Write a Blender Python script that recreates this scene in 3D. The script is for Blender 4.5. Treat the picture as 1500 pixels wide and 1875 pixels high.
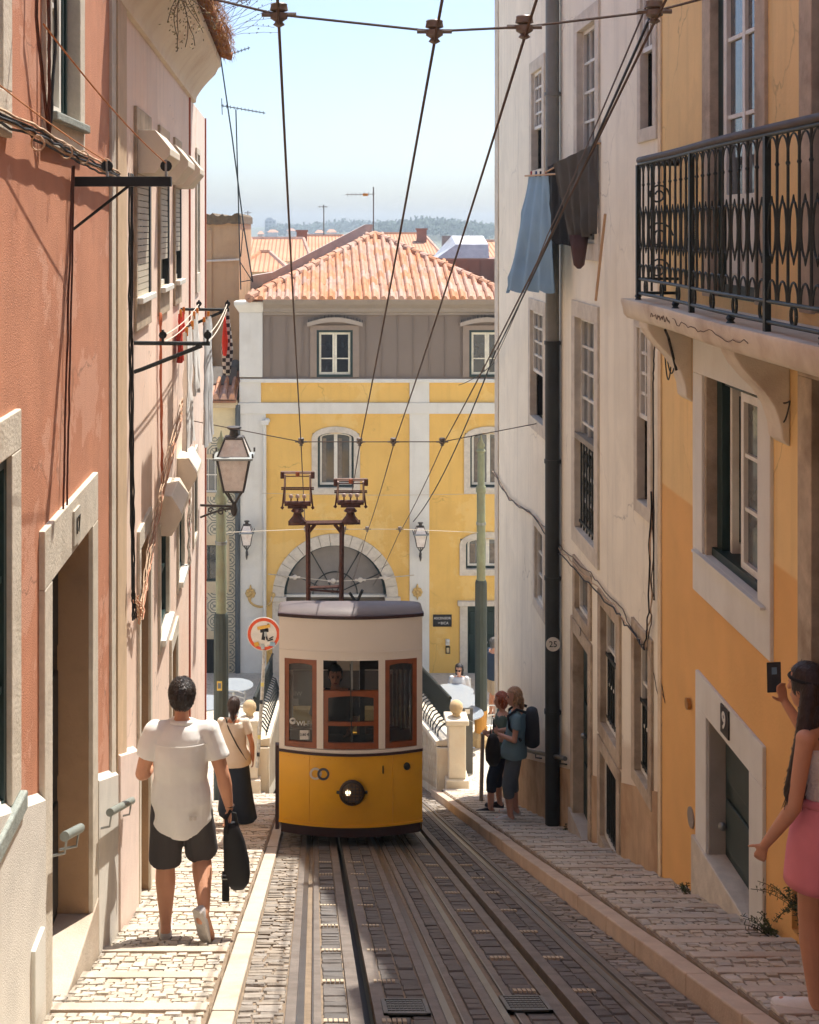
import bpy, bmesh, math, random
import mathutils
from mathutils import Vector, Matrix
from math import radians as R, sin, cos, pi, sqrt
random.seed(7)
sc = bpy.context.scene
for o in list(bpy.data.objects): bpy.data.objects.remove(o)
col = sc.collection

# ------------------------------------------------------------------ camera, sky, sun, exposure
FPX, VX, VY, EYE, SL = 2400.0, 576.0, 420.0, 1.6, 0.3625   # focal length and horizon in photo pixels, eye height, street slope
cam_d = bpy.data.cameras.new('camera'); cam = bpy.data.objects.new('camera', cam_d); col.objects.link(cam)
cam.location = (0, 0, EYE); cam.rotation_euler = (R(90), 0, 0)
cam_d.sensor_fit = 'HORIZONTAL'; cam_d.sensor_width = 36; cam_d.lens = 36*FPX/1500
cam_d.shift_x = (750-VX)/1500; cam_d.shift_y = -(937.5-VY)/1500
cam_d.clip_start = 0.1; cam_d.clip_end = 9000
sc.camera = cam
SUN = Vector((0.66, 0.93, 2.3)).normalized()
elev = math.asin(SUN.z); azim = math.atan2(SUN.x, SUN.y)
w = bpy.data.worlds.new('World'); sc.world = w; w.use_nodes = True
nt = w.node_tree; bg = nt.nodes['Background']
sky = nt.nodes.new('ShaderNodeTexSky'); sky.sky_type = 'NISHITA'; sky.sun_disc = False
sky.sun_elevation = elev; sky.sun_rotation = azim; sky.altitude = 50; sky.dust_density = 2.0; sky.air_density = 0.8; sky.ozone_density = 3.0
nt.links.new(sky.outputs[0], bg.inputs[0]); bg.inputs[1].default_value = 0.125
sd = bpy.data.lights.new('sun', 'SUN'); sd.energy = 4.0; sd.angle = R(0.53); sd.color = (1.0, 0.945, 0.86)
so = bpy.data.objects.new('sun', sd); col.objects.link(so); so.rotation_euler = SUN.to_track_quat('Z', 'Y').to_euler()
sc.view_settings.view_transform = 'Standard'; sc.view_settings.look = 'None'
sc.view_settings.gamma = 1.0; sc.view_settings.use_curve_mapping = False; sc.view_settings.exposure = 0.93
sc.render.engine = 'CYCLES'
sc.cycles.max_bounces = 5; sc.cycles.diffuse_bounces = 3; sc.cycles.glossy_bounces = 2; sc.cycles.transmission_bounces = 3; sc.cycles.transparent_max_bounces = 6; sc.cycles.volume_bounces = 0
sc.cycles.use_adaptive_sampling = True; sc.cycles.adaptive_threshold = 0.03; sc.cycles.use_denoising = True; sc.cycles.caustics_reflective = False; sc.cycles.caustics_refractive = False

# ------------------------------------------------------------------ mesh helpers
def worldloc(o):
    v = Vector((0, 0, 0))
    while o is not None: v += Vector(o.location); o = o.parent
    return v
def tag(o, label=None, cat=None, group=None, kind=None):
    if label: o['label'] = label
    if cat: o['category'] = cat
    if group: o['group'] = group
    if kind: o['kind'] = kind
    return o
def thing(name, loc, label=None, cat=None, group=None, kind=None):
    o = bpy.data.objects.new(name, None); col.objects.link(o); o.location = loc; o.empty_display_size = .2
    return tag(o, label, cat, group, kind)
class MB:
    def __init__(s): s.v = []; s.f = []
    def add(s, vs, fs):
        n = len(s.v); s.v += [Vector(p) for p in vs]; s.f += [tuple(i+n for i in f) for f in fs]; return s
    def hexa(s, p):   # 4 bottom (ccw), 4 top
        return s.add(p, [(3,2,1,0),(4,5,6,7),(0,1,5,4),(1,2,6,5),(2,3,7,6),(3,0,4,7)])
    def box(s, a, b):
        x0,y0,z0 = a; x1,y1,z1 = b
        return s.hexa([(x0,y0,z0),(x1,y0,z0),(x1,y1,z0),(x0,y1,z0),(x0,y0,z1),(x1,y0,z1),(x1,y1,z1),(x0,y1,z1)])
    def wbox(s, W, u0, u1, v0, v1, o0, o1):
        return s.hexa([W(u0,v0,o0),W(u1,v0,o0),W(u1,v0,o1),W(u0,v0,o1),W(u0,v1,o0),W(u1,v1,o0),W(u1,v1,o1),W(u0,v1,o1)])
    def wprism(s, W, poly, o0, o1):
        n = len(poly)
        vs = [W(u,v,o0) for u,v in poly]+[W(u,v,o1) for u,v in poly]
        return s.add(vs, [tuple(range(n-1,-1,-1)), tuple(range(n,2*n))]+[(i,(i+1)%n,n+(i+1)%n,n+i) for i in range(n)])
    def rings(s, rs, cap=True):
        k = len(rs[0]); base = len(s.v); fs = []
        for r in rs: s.v += [Vector(p) for p in r]
        for j in range(len(rs)-1):
            for i in range(k):
                a = base+j*k+i; b = base+j*k+(i+1)%k; s.f.append((a,b,b+k,a+k))
        if cap:
            s.f.append(tuple(base+i for i in range(k-1,-1,-1))); s.f.append(tuple(base+(len(rs)-1)*k+i for i in range(k)))
        return s
    def tube(s, pts, r, n=8):
        pts = [Vector(p) for p in pts]; rs = []
        rr = r if isinstance(r, (list, tuple)) else [r]*len(pts)
        up = None
        for i, p in enumerate(pts):
            d = (pts[min(i+1,len(pts)-1)]-pts[max(i-1,0)])
            if d.length < 1e-9: d = Vector((0,0,1))
            d.normalize()
            if up is None:
                up = Vector((0,0,1)) if abs(d.z) < .9 else Vector((1,0,0))
            x = d.cross(up)
            if x.length < 1e-6: x = d.orthogonal()
            x.normalize(); y = x.cross(d).normalized(); up = y
            rs.append([p+x*cos(2*pi*k/n)*rr[i]+y*sin(2*pi*k/n)*rr[i] for k in range(n)])
        return s.rings(rs)
    def ball(s, c, rx, ry=None, rz=None, nu=12, nv=8, rot=None):
        ry = rx if ry is None else ry; rz = rx if rz is None else rz
        c = Vector(c); rs = []
        for j in range(nv+1):
            t = pi*(j+.02)/(nv+.04)
            ring = [Vector((rx*sin(t)*cos(2*pi*i/nu), ry*sin(t)*sin(2*pi*i/nu), -rz*cos(t))) for i in range(nu)]
            if rot is not None: ring = [rot @ p for p in ring]
            rs.append([c+p for p in ring])
        return s.rings(rs)
    def caps(s, a, b, ra, rb, n=10):   # tapered capsule
        a = Vector(a); b = Vector(b); d = b-a; L = d.length; d.normalize()
        pts = []; rr = []
        for t in (90, 60, 30): pts.append(a-d*ra*sin(R(t))); rr.append(max(ra*cos(R(t)), ra*.08))
        pts.append(a); rr.append(ra); pts.append(b); rr.append(rb)
        for t in (30, 60, 90): pts.append(b+d*rb*sin(R(t))); rr.append(max(rb*cos(R(t)), rb*.08))
        return s.tube(pts, rr, n)
    def lathe(s, prof, c, n=16, axis='z', hollow=False):   # profile of (r, h)
        c = Vector(c); rs = []
        for r, h in prof:
            ring = []
            for i in range(n):
                a = 2*pi*i/n
                if axis == 'z': q = Vector((r*cos(a), r*sin(a), h))
                elif axis == 'y': q = Vector((r*cos(a), h, -r*sin(a)))
                else: q = Vector((h, r*cos(a), r*sin(a)))
                ring.append(c+q)
            rs.append(ring)
        return s.rings(rs+[rs[0]] if hollow else rs, cap=not hollow)
    def mesh(s, name, origin=Vector((0,0,0))):
        me = bpy.data.meshes.new(name)
        me.from_pydata([tuple(p-origin) for p in s.v], [], s.f); me.update()
        bm = bmesh.new(); bm.from_mesh(me); bmesh.ops.recalc_face_normals(bm, faces=bm.faces); bm.to_mesh(me); bm.free()
        return me
    def build(s, name, mat, parent=None, smooth=False, bevel=0, origin=None, label=None, cat=None, group=None, kind=None):
        if parent is None and origin is None:
            if s.v:
                xs = [p.x for p in s.v]; ys = [p.y for p in s.v]; zs = [p.z for p in s.v]
                origin = Vector(((min(xs)+max(xs))/2, (min(ys)+max(ys))/2, min(zs)))
            else: origin = Vector((0,0,0))
        org = worldloc(parent) if parent is not None else Vector(origin)
        me = s.mesh(name, org); o = bpy.data.objects.new(name, me); col.objects.link(o)
        if parent is not None: o.parent = parent
        else: o.location = org
        if mat is not None: me.materials.append(mat)
        if smooth:
            for p in me.polygons: p.use_smooth = True
            if smooth != 'all':
                try: me.set_sharp_from_angle(angle=R(40))
                except Exception: pass
        if bevel:
            m = o.modifiers.new('bevel', 'BEVEL'); m.width = bevel; m.segments = 2; m.limit_method = 'ANGLE'
        return tag(o, label, cat, group, kind)
def place(name, me, parent, loc, rot=(0,0,0), scale=(1,1,1)):
    o = bpy.data.objects.new(name, me); col.objects.link(o); o.parent = parent
    o.location = Vector(loc)-worldloc(parent); o.rotation_euler = rot; o.scale = scale
    return o
def catenary(a, b, sag, n=14):
    a = Vector(a); b = Vector(b)
    return [a.lerp(b, i/n)+Vector((0,0,-4*sag*(i/n)*(1-i/n))) for i in range(n+1)]
# photo pixel -> point at distance Y; road height
def at(px, py, Y): return Vector(((px-VX)*Y/FPX, Y, EYE-(py-VY)*Y/FPX))
def road(Y): return -SL*Y
def side(Y): return road(Y) if Y < 22.3 else road(22.3)-.157*(Y-22.3)     # ground beside the track
def XL(Y): return -1.35 if Y < 8.8 else -1.35-.019*(Y-8.8)
XR = 2.95
YF = 34.0
def WL(u, v, o): return Vector((XL(u)+o, u, v))
def WR(u, v, o): return Vector((XR-o, u, v))
def WF(u, v, o): return Vector((u, YF-o, v))
def pl(px, py=VY):
    Y = 3240/(576-px) if px < 207 else 2839/(530-px)
    return Y, EYE-(py-VY)*Y/FPX
def pr(px, py=VY):
    Y = XR*FPX/(px-576); return Y, EYE-(py-VY)*Y/FPX
def pf(px, py, Y=YF): return (px-VX)*Y/FPX, EYE-(py-VY)*Y/FPX

# ------------------------------------------------------------------ materials
def srgb(r, g, b):
    f = lambda c: (c/255/12.92) if c/255 <= .04045 else ((c/255+.055)/1.055)**2.4
    return (f(r), f(g), f(b))
MATS = {}
def M(name, c, rough=.8, var=.12, scale=5, bump=0, bscale=90, streak=0, rand=0, metal=0, spec=.4, dirt=None, dirtamt=.4, dirtscale=1.3, emit=0, patch=None):
    if name in MATS: return MATS[name]
    m = bpy.data.materials.new(name); m.use_nodes = True; t = m.node_tree; N = t.nodes; L = t.links
    b = N['Principled BSDF']; b.inputs['Roughness'].default_value = rough; b.inputs['Metallic'].default_value = metal
    b.inputs['Specular IOR Level'].default_value = spec
    geo = N.new('ShaderNodeNewGeometry'); pos = geo.outputs['Position']
    def noise(sc_, det=3, vec=None, ro=.6):
        n = N.new('ShaderNodeTexNoise'); n.inputs['Scale'].default_value = sc_; n.inputs['Detail'].default_value = det; n.inputs['Roughness'].default_value = ro
        L.new(vec if vec is not None else pos, n.inputs['Vector']); return n.outputs['Fac']
    def ramp(f, a, b_):
        r = N.new('ShaderNodeMapRange'); r.inputs['From Min'].default_value = a; r.inputs['From Max'].default_value = b_; L.new(f, r.inputs['Value']); return r.outputs['Result']
    def mix(f, ca, cb, mode='MIX'):
        x = N.new('ShaderNodeMix'); x.data_type = 'RGBA'; x.blend_type = mode
        if hasattr(f, 'is_linked') or not isinstance(f, (int, float)): L.new(f, x.inputs[0])
        else: x.inputs[0].default_value = f
        for k, cc in ((6, ca), (7, cb)):
            if isinstance(cc, tuple): x.inputs[k].default_value = (*cc[:3], 1)
            else: L.new(cc, x.inputs[k])
        return x.outputs[2]
    lo = tuple(max(0, k*(1-var)) for k in c); hi = tuple(min(1, k*(1+var)) for k in c)
    out = mix(ramp(noise(scale), .3, .7), lo, hi)
    if dirt is not None: 
        f = ramp(noise(dirtscale, 5), .48, .72); mm = N.new('ShaderNodeMath'); mm.operation = 'MULTIPLY'; L.new(f, mm.inputs[0]); mm.inputs[1].default_value = dirtamt
        out = mix(mm.outputs[0], out, dirt)
    if patch is not None:      # old repairs: flat coats with a ragged edge, and hairline cracks
        f = ramp(noise(patch[2], 6, None, .7), .56, .575); mm = N.new('ShaderNodeMath'); mm.operation = 'MULTIPLY'; L.new(f, mm.inputs[0]); mm.inputs[1].default_value = patch[1]
        out = mix(mm.outputs[0], out, patch[0])
        n1 = N.new('ShaderNodeTexNoise'); n1.inputs['Scale'].default_value = 3; n1.inputs['Detail'].default_value = 4; L.new(pos, n1.inputs['Vector'])
        va = N.new('ShaderNodeVectorMath'); va.operation = 'MULTIPLY_ADD'; L.new(n1.outputs['Color'], va.inputs[0]); va.inputs[1].default_value = (.35,.35,.35); L.new(pos, va.inputs[2])
        v = N.new('ShaderNodeTexVoronoi'); v.feature = 'DISTANCE_TO_EDGE'; v.inputs['Scale'].default_value = .8; L.new(va.outputs[0], v.inputs['Vector'])
        cr = ramp(v.outputs['Distance'], .007, .0); msk = ramp(noise(.9, 2), .52, .60); mm = N.new('ShaderNodeMath'); mm.operation = 'MULTIPLY'; L.new(cr, mm.inputs[0]); L.new(msk, mm.inputs[1])
        m2 = N.new('ShaderNodeMath'); m2.operation = 'MULTIPLY'; L.new(mm.outputs[0], m2.inputs[0]); m2.inputs[1].default_value = .55; m2.use_clamp = True
        out = mix(m2.outputs[0], out, tuple(k*.35 for k in c))
    if streak:
        mp = N.new('ShaderNodeMapping'); mp.inputs['Scale'].default_value = (7, 7, .45); L.new(pos, mp.inputs['Vector'])
        f = ramp(noise(1.0, 4, mp.outputs[0]), .5, .8); mm = N.new('ShaderNodeMath'); mm.operation = 'MULTIPLY'; L.new(f, mm.inputs[0]); mm.inputs[1].default_value = streak
        out = mix(mm.outputs[0], out, tuple(k*.45 for k in c))
    if rand:
        oi = N.new('ShaderNodeObjectInfo'); a = N.new('ShaderNodeMath'); a.operation = 'ADD'; L.new(oi.outputs['Random'], a.inputs[0]); L.new(geo.outputs['Random Per Island'], a.inputs[1])
        fr = N.new('ShaderNodeMath'); fr.operation = 'FRACT'; L.new(a.outputs[0], fr.inputs[0])
        r = N.new('ShaderNodeMapRange'); L.new(fr.outputs[0], r.inputs['Value']); r.inputs['To Min'].default_value = 1-rand; r.inputs['To Max'].default_value = 1+rand
        hv = N.new('ShaderNodeHueSaturation'); L.new(out, hv.inputs['Color']); L.new(r.outputs[0], hv.inputs['Value'])
        fr2 = N.new('ShaderNodeMath'); fr2.operation = 'MULTIPLY_ADD'; L.new(fr.outputs[0], fr2.inputs[0]); fr2.inputs[1].default_value = 7.31; fr2.inputs[2].default_value = 0
        f3 = N.new('ShaderNodeMath'); f3.operation = 'FRACT'; L.new(fr2.outputs[0], f3.inputs[0])
        r2 = N.new('ShaderNodeMapRange'); L.new(f3.outputs[0], r2.inputs['Value']); r2.inputs['To Min'].default_value = .75; r2.inputs['To Max'].default_value = 1.2
        L.new(r2.outputs[0], hv.inputs['Saturation']); out = hv.outputs[0]
    L.new(out, b.inputs['Base Color'])
    if bump:
        bp = N.new('ShaderNodeBump'); bp.inputs['Strength'].default_value = bump; bp.inputs['Distance'].default_value = .012
        L.new(noise(bscale, 2), bp.inputs['Height']); L.new(bp.outputs[0], b.inputs['Normal'])
    if emit:
        b.inputs['Emission Color'].default_value = (1, .8, .5, 1); b.inputs['Emission Strength'].default_value = emit
    m['bsdf'] = 1; MATS[name] = m
    return m
def glass(name, tint=(.02,.025,.03), clear=0.0):
    if name in MATS: return MATS[name]
    m = M(name, tint, rough=.06, var=.2, scale=2, spec=.9)
    if clear:
        t = m.node_tree; b = t.nodes['Principled BSDF']; tr = t.nodes.new('ShaderNodeBsdfTransparent'); mx = t.nodes.new('ShaderNodeMixShader')
        mx.inputs[0].default_value = clear; t.links.new(b.outputs[0], mx.inputs[1]); t.links.new(tr.outputs[0], mx.inputs[2])
        t.links.new(mx.outputs[0], t.nodes['Material Output'].inputs['Surface'])
    return m
salmon = M('salmon stucco', srgb(206,144,112), var=.10, scale=2.2, bump=.4, bscale=120, dirt=srgb(182,114,84), dirtamt=.6, dirtscale=.9, streak=.2, patch=(srgb(226,176,150), .5, .9))
pinkw = M('pink plaster', srgb(246,220,200), var=.05, scale=2, bump=.15, bscale=40, dirt=srgb(236,192,164), dirtamt=.45, dirtscale=.8, streak=.25, patch=(srgb(248,222,204), .6, 1.1))
palew = M('pale pink plaster', srgb(244,222,206), var=.05, scale=2, bump=.1, bscale=40, streak=.25, patch=(srgb(226,196,170), .5, 1.3))
cream = M('cream plaster', srgb(232,216,190), var=.04, scale=1.6, bump=.2, bscale=45, dirt=srgb(206,180,142), dirtamt=.4, dirtscale=.6, streak=.25)
dado = M('white stucco dado', srgb(222,216,204), var=.08, scale=3, bump=.4, bscale=140, streak=.1)
stone = M('pale limestone', srgb(214,204,186), var=.10, scale=9, bump=.35, bscale=50, dirt=srgb(160,145,122), dirtamt=.4, dirtscale=3)
stonew = M('weathered limestone', srgb(190,172,148), var=.15, scale=8, bump=.4, bscale=45, dirt=srgb(122,100,78), dirtamt=.7, dirtscale=2.5)
reveal = M('tan door reveal', srgb(176,142,108), var=.12, scale=4, bump=.3, bscale=50, dirt=srgb(120,96,74), dirtamt=.6, dirtscale=2)
whitep = M('white painted wood', srgb(226,222,210), rough=.5, var=.04, dirt=srgb(180,170,150), dirtamt=.3, dirtscale=6)
whitew = M('white masonry paint', srgb(226,224,214), var=.04, scale=3, bump=.1, dirt=srgb(190,180,160), dirtamt=.35, dirtscale=1, streak=.15)
greenp = M('dark green paint', srgb(28,52,50), rough=.45, var=.15)
darkp = M('near black paint', srgb(24,30,32), rough=.5, var=.2)
iron = M('dark iron', srgb(34,42,42), rough=.5, var=.25, scale=20, bump=.2, bscale=120)
steel = M('galvanised steel', srgb(150,152,148), rough=.4, var=.15, metal=.7)
rust = M('rusty brown iron', srgb(88,52,40), rough=.65, var=.3, scale=25)
cable = M('copper brown wire', srgb(84,66,54), rough=.6, var=.2)
blackc = M('black cable', srgb(28,28,28), rough=.6)
tanc = M('sun bleached cable', srgb(206,176,146), rough=.8, var=.15, scale=20)
paneg = glass('dark window glass')
panesky = glass('greyish window glass', (.10,.11,.11))
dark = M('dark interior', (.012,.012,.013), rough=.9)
# ------------------------------------------------------------------ ground, street, pavements
mortar = M('sandy mortar', srgb(134,116,96), var=.2, scale=12, bump=.5, bscale=70)
sett_m = M('worn basalt and limestone setts', srgb(146,136,124), var=.16, scale=14, bump=.5, bscale=60, rand=.22, dirt=srgb(110,96,82), dirtamt=.4, dirtscale=2)
brick_m = M('track paving blocks', srgb(104,99,95), var=.12, scale=14, bump=.35, bscale=70, rand=.16, dirt=srgb(74,68,64), dirtamt=.5, dirtscale=2)
cob_m = M('limestone cobbles', srgb(190,179,162), var=.10, scale=16, bump=.45, bscale=60, rand=.15)
edge_m = M('limestone step edge', srgb(196,183,166), var=.08, scale=6, bump=.3, bscale=50, dirt=srgb(170,140,112), dirtamt=.5, dirtscale=2.5)
curbr_m = M('pinkish curb stone', srgb(198,176,154), var=.10, scale=6, bump=.35, bscale=50, dirt=srgb(160,132,112), dirtamt=.5, dirtscale=2)
railm = M('polished rail steel', srgb(128,126,124), rough=.35, var=.15, metal=.8)
band_m = M('rusty slot band', srgb(118,109,101), rough=.6, var=.2, scale=10, bump=.2, dirt=srgb(86,70,60), dirtamt=.6, dirtscale=4)
slot_shade = M('black slot shade', (.01,.01,.011), rough=.5)  # near-black colour stands in for the shade down in slots and rail grooves
stone_meshes = []
rs_ = random.Random(3)
for k in range(5):
    j = lambda a: a+rs_.uniform(-.05, .05)
    b = [(-.5,-.5),(.5,-.5),(.5,.5),(-.5,.5)]
    lo = [(j(x)*.97, j(y)*.97) for x, y in b]
    mb = MB(); mb.rings([[Vector((x,y,-1)) for x,y in lo],[Vector((x,y,-.2)) for x,y in lo],[Vector((x*.91,y*.91,rs_.uniform(-.06,.06))) for x,y in lo]])
    stone_meshes.append(mb.mesh('paving_stone'))
def stone_variant(mat):
    out = []
    for me in stone_meshes:
        m2 = me.copy(); m2.materials.append(mat); out.append(m2)
    return out
def pave(parent, name, cells, cap=300):
    """cells: (x, y, z, sx, sy, slope, rz, mat). Nearest ones are objects, the rest one mesh per material."""
    cells = sorted(cells, key=lambda c: c[1]); vis = [c for c in cells if c[1] > 5.9]
    var = {}; rest = {}
    chosen = set(id(c) for c in vis[:cap])
    for c in cells:
        x,y,z,sx,sy,slope,rz,mat = c
        if id(c) in chosen:
            if mat.name not in var: var[mat.name] = stone_variant(mat)
            place(name, random.choice(var[mat.name]), parent, (x,y,z+random.uniform(-.004,.004)), (-math.atan(slope),0,rz), (sx,sy,.05))
        else:
            mb = rest.setdefault(mat.name, (MB(), mat))[0]
            t = random.choice(stone_meshes); n = len(mb.v); cr, sr = cos(rz), sin(rz); dz = random.uniform(-.004,.004)
            for v in t.vertices:
                a, b, h = v.co.x*sx, v.co.y*sy, v.co.z*.05
                X, Y_ = a*cr-b*sr, a*sr+b*cr
                mb.v.append(Vector((x+X, y+Y_, z+h+dz-slope*Y_)))
            for p in t.polygons: mb.f.append(tuple(i+n for i in p.vertices))
    for mb, mat in rest.values(): mb.build(name+'s_beyond', mat, parent, kind='stuff')

gm = M('distant town ground', srgb(150,140,122), var=.2, scale=.02)
mb = MB(); n = 48
mb.rings([[Vector((0.01*cos(2*pi*i/n), 40+.01*sin(2*pi*i/n), -14)) for i in range(n)], [Vector((6500*cos(2*pi*i/n), 6500*sin(2*pi*i/n), -14)) for i in range(n)]], cap=False)
mb.build('ground', gm, kind='structure')

Y0, Y1 = -6.0, 34.6
RAILS = (-.05, .71, 1.0, 1.73); SLOTS = (.28, 1.343)
street = thing('road', (0.8, 6, road(6)), kind='structure')
bed = MB()
def sl_strip(mb, x0, x1, d, ya=Y0, yb=Y1, zf=road):
    mb.add([(x0,ya,zf(ya)+d),(x1,ya,zf(ya)+d),(x1,yb,zf(yb)+d),(x0,yb,zf(yb)+d)], [(0,1,2,3)])
def sl_bar(mb, x0, x1, d0, d1, ya=Y0, yb=Y1):
    mb.hexa([(x0,ya,road(ya)+d0),(x1,ya,road(ya)+d0),(x1,yb,road(yb)+d0),(x0,yb,road(yb)+d0),(x0,ya,road(ya)+d1),(x1,ya,road(ya)+d1),(x1,yb,road(yb)+d1),(x0,yb,road(yb)+d1)])
edges = [-.56, SLOTS[0]-.033, SLOTS[0]+.033, SLOTS[1]-.033, SLOTS[1]+.033, 2.22]
for a, b in ((0,1),(2,3),(4,5)): sl_strip(bed, edges[a], edges[b], -.011)
bed.build('mortar_bed', mortar, street)
for x in SLOTS:
    mb = MB(); sl_bar(mb, x-.10, x-.030, -.06, .006); sl_bar(mb, x+.030, x+.10, -.06, .006); mb.build('slot_edge', band_m, street)
    mb = MB(); sl_bar(mb, x-.0299, x+.0299, -.34, -.16); mb.build('cable_slot', slot_shade, street)
for x in RAILS:
    mb = MB(); sl_bar(mb, x-.10, x-.045, -.06, .003); sl_bar(mb, x+.045, x+.085, -.06, .003); mb.build('rail_bedding', band_m, street)
    mb = MB(); sl_bar(mb, x-.044, x-.004, -.06, .009); sl_bar(mb, x+.036, x+.044, -.06, .006); mb.build('rail', railm, street)
    mb = MB(); sl_bar(mb, x-.003, x+.035, -.06, -.026); mb.build('rail_groove', slot_shade, street)
cells = []
def rough_strip(x0, x1, mat, s=.085):
    y = 5.0
    while y < 34:
        sy = s*random.uniform(.75,1.1); x = x0-random.uniform(0,.05)
        while x < x1-.01:
            sx = random.uniform(.09,.17); a = max(x,x0); b = min(x+sx,x1)
            if b-a > .03: cells.append(((a+b)/2, y, road(y)+random.uniform(-.006,.004), b-a-.008, sy-.009, SL, random.uniform(-.05,.05), mat))
            x += sx
        y += sy
def block_strip(x0, x1, mat, ncol, sy=.115):
    wd = (x1-x0)/ncol
    for c_ in range(ncol):
        y = 5.0+random.uniform(0,.08)
        while y < 34:
            l = sy*random.uniform(.85,1.35)
            cells.append((x0+wd*(c_+.5), y+l/2, road(y+l/2)+random.uniform(-.003,.003), wd-.007, l-.008, SL, random.uniform(-.012,.012), mat)); y += l
rough_strip(-.40, -.155, sett_m); 
block_strip(.04, .175, brick_m, 1, .1); block_strip(.385, .605, brick_m, 2, .12); block_strip(.80, .895, brick_m, 1, .11)
block_strip(1.09, 1.238, brick_m, 1, .11); block_strip(1.448, 1.625, brick_m, 2, .11)
rough_strip(1.82, 2.04, sett_m, .08)
pave(street, 'sett', cells)
# small ribbed marker blocks beside the slots, in groups of five
ribm = M('pale ribbed block', srgb(186,170,146), var=.1, bump=.3)
mk = MB(); mk.rings([[Vector((x*.9,y*.9,-1)) for x,y in ((-.5,-.5),(.5,-.5),(.5,.5),(-.5,.5))],[Vector((x,y,0)) for x,y in ((-.5,-.5),(.5,-.5),(.5,.5),(-.5,.5))]])
mkm = mk.mesh('marker_block'); mkm.materials.append(ribm)
for x0 in (.105, .40, 1.165, 1.50):
    y = 6.35+ (.25 if x0 < 1 else 0)
    while y < 14:
        for i in range(5): place('marker_block', mkm, street, (x0-.05+i*.026, y, road(y)+.0115), (-math.atan(SL),0,0), (.018,.07,.03))
        y += .95
def drain(px, py, wd):
    Y = 3840/(py-1290); X = (px-576)*Y/FPX
    d = MB(); 
    def s(x0,x1,y0,y1,h): d.hexa([(x0,y0,road(y0)+.0),(x1,y0,road(y0)+.0),(x1,y1,road(y1)+.0),(x0,y1,road(y1)+.0),(x0,y0,road(y0)+h),(x1,y0,road(y0)+h),(x1,y1,road(y1)+h),(x0,y1,road(y1)+h)])
    L = .34
    s(X-wd/2, X+wd/2, Y-L/2, Y+L/2, .010)
    for a,b,c_,e in ((X-wd/2,X-wd/2+.02,Y-L/2,Y+L/2),(X+wd/2-.02,X+wd/2,Y-L/2,Y+L/2),(X-wd/2,X+wd/2,Y-L/2,Y-L/2+.02),(X-wd/2,X+wd/2,Y+L/2-.02,Y+L/2)): s(a,b,c_,e,.019)
    for i in range(9):
        for j in range(6):
            xx = X-wd/2+.035+(wd-.07)*i/8; yy = Y-L/2+.045+(L-.09)*j/5
            s(xx-.009, xx+.009, yy-.017, yy+.012, .017)
    d.build('drain_cover', M('cast iron cover', srgb(112,112,108), rough=.5, var=.15, metal=.4), street)
drain(742, 1848, .24); drain(962, 1842, .235)

# stepped pavements on both sides
def steps(name, x0, x1, pitch, y_edge, rise0, tread_slope, label_m, cob, nose, ystop, cap, curb):
    root = thing(name, ((x0+x1)/2, 6, road(6)), kind='structure')
    k0 = int((Y0-y_edge)/pitch)-1; bedm = MB(); cells = []
    def zf(y):
        k = math.floor((y-y_edge)/pitch); ya = y_edge+k*pitch
        return road(ya)+rise0-(y-ya)*tread_slope
    k = k0
    while y_edge+k*pitch < ystop:
        ya = y_edge+k*pitch; yb = ya+pitch; za = road(ya)+rise0; zb = za-pitch*tread_slope
        bedm.hexa([(x0,ya,za-.6),(x1,ya,za-.6),(x1,yb-.001,za-.6-SL*pitch),(x0,yb-.001,za-.6-SL*pitch),(x0,ya,za-.010),(x1,ya,za-.010),(x1,yb-.001,zb-.010),(x0,yb-.001,zb-.010)])
        if yb > 5.5:
            e = MB(); q = nose; xa, xb = x0+.012, x1-.012
            jt = random.uniform(-.008,.008)
            e.hexa([(xa,yb-q,zb-.16),(xb,yb-q,zb-.16),(xb,yb+.012,zb-.16),(xa,yb+.012,zb-.16),(xa,yb-q+jt,zb+q*tread_slope+.006),(xb,yb-q-jt,zb+q*tread_slope+.006),(xb,yb+.012,zb+.004),(xa,yb+.012,zb+.004)])
            e.build('step_edge', edge_m, root, bevel=.008)
        y = ya+.016
        while y < yb-nose-.02 and yb > 5.0:
            sy = cob*random.uniform(.8,1.15); sy = min(sy, yb-nose-y)
            x = x0+.02
            if sy > .035:
                while x < x1-.03:
                    sx = cob*random.uniform(.8,1.25); sx = min(sx, x1-.015-x)
                    if sx > .03: cells.append((x+sx/2, y+sy/2+random.uniform(-.006,.006), zf(y+sy/2)+random.uniform(-.004,.004), sx-.005, sy-.005, tread_slope, random.uniform(-.09,.09), cob_m))
                    x += sx
            y += sy
        k += 1
    bedm.build('mortar_bed', mortar, root)
    pave(root, 'cobble', cells, cap)
    return root, zf
left_walk, ZLW = steps('sidewalk_left', -1.62, -.53, .78, 9.0, .035, .31, None, .070, .11, 22.0, 300, None)
right_walk, ZRW = steps('sidewalk_right', 2.17, 3.0, .46, 9.94, .125, .305, None, .074, .10, 22.3, 300, None)
def curbs(root, x0, x1, h, ln, m):
    y = -5.5
    while y < 22.2:
        l = ln*random.uniform(.8,1.15); c_ = MB()
        sl_bar(c_, x0, x1, -.2, h+random.uniform(-.005,.005), y+.004, y+l-.004)
        c_.build('curb_stone', m, root, bevel=.010); y += l
curbs(left_walk, -.528, -.405, .035, 1.25, edge_m); curbs(right_walk, 2.045, 2.168, .115, 1.0, curbr_m)

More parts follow.
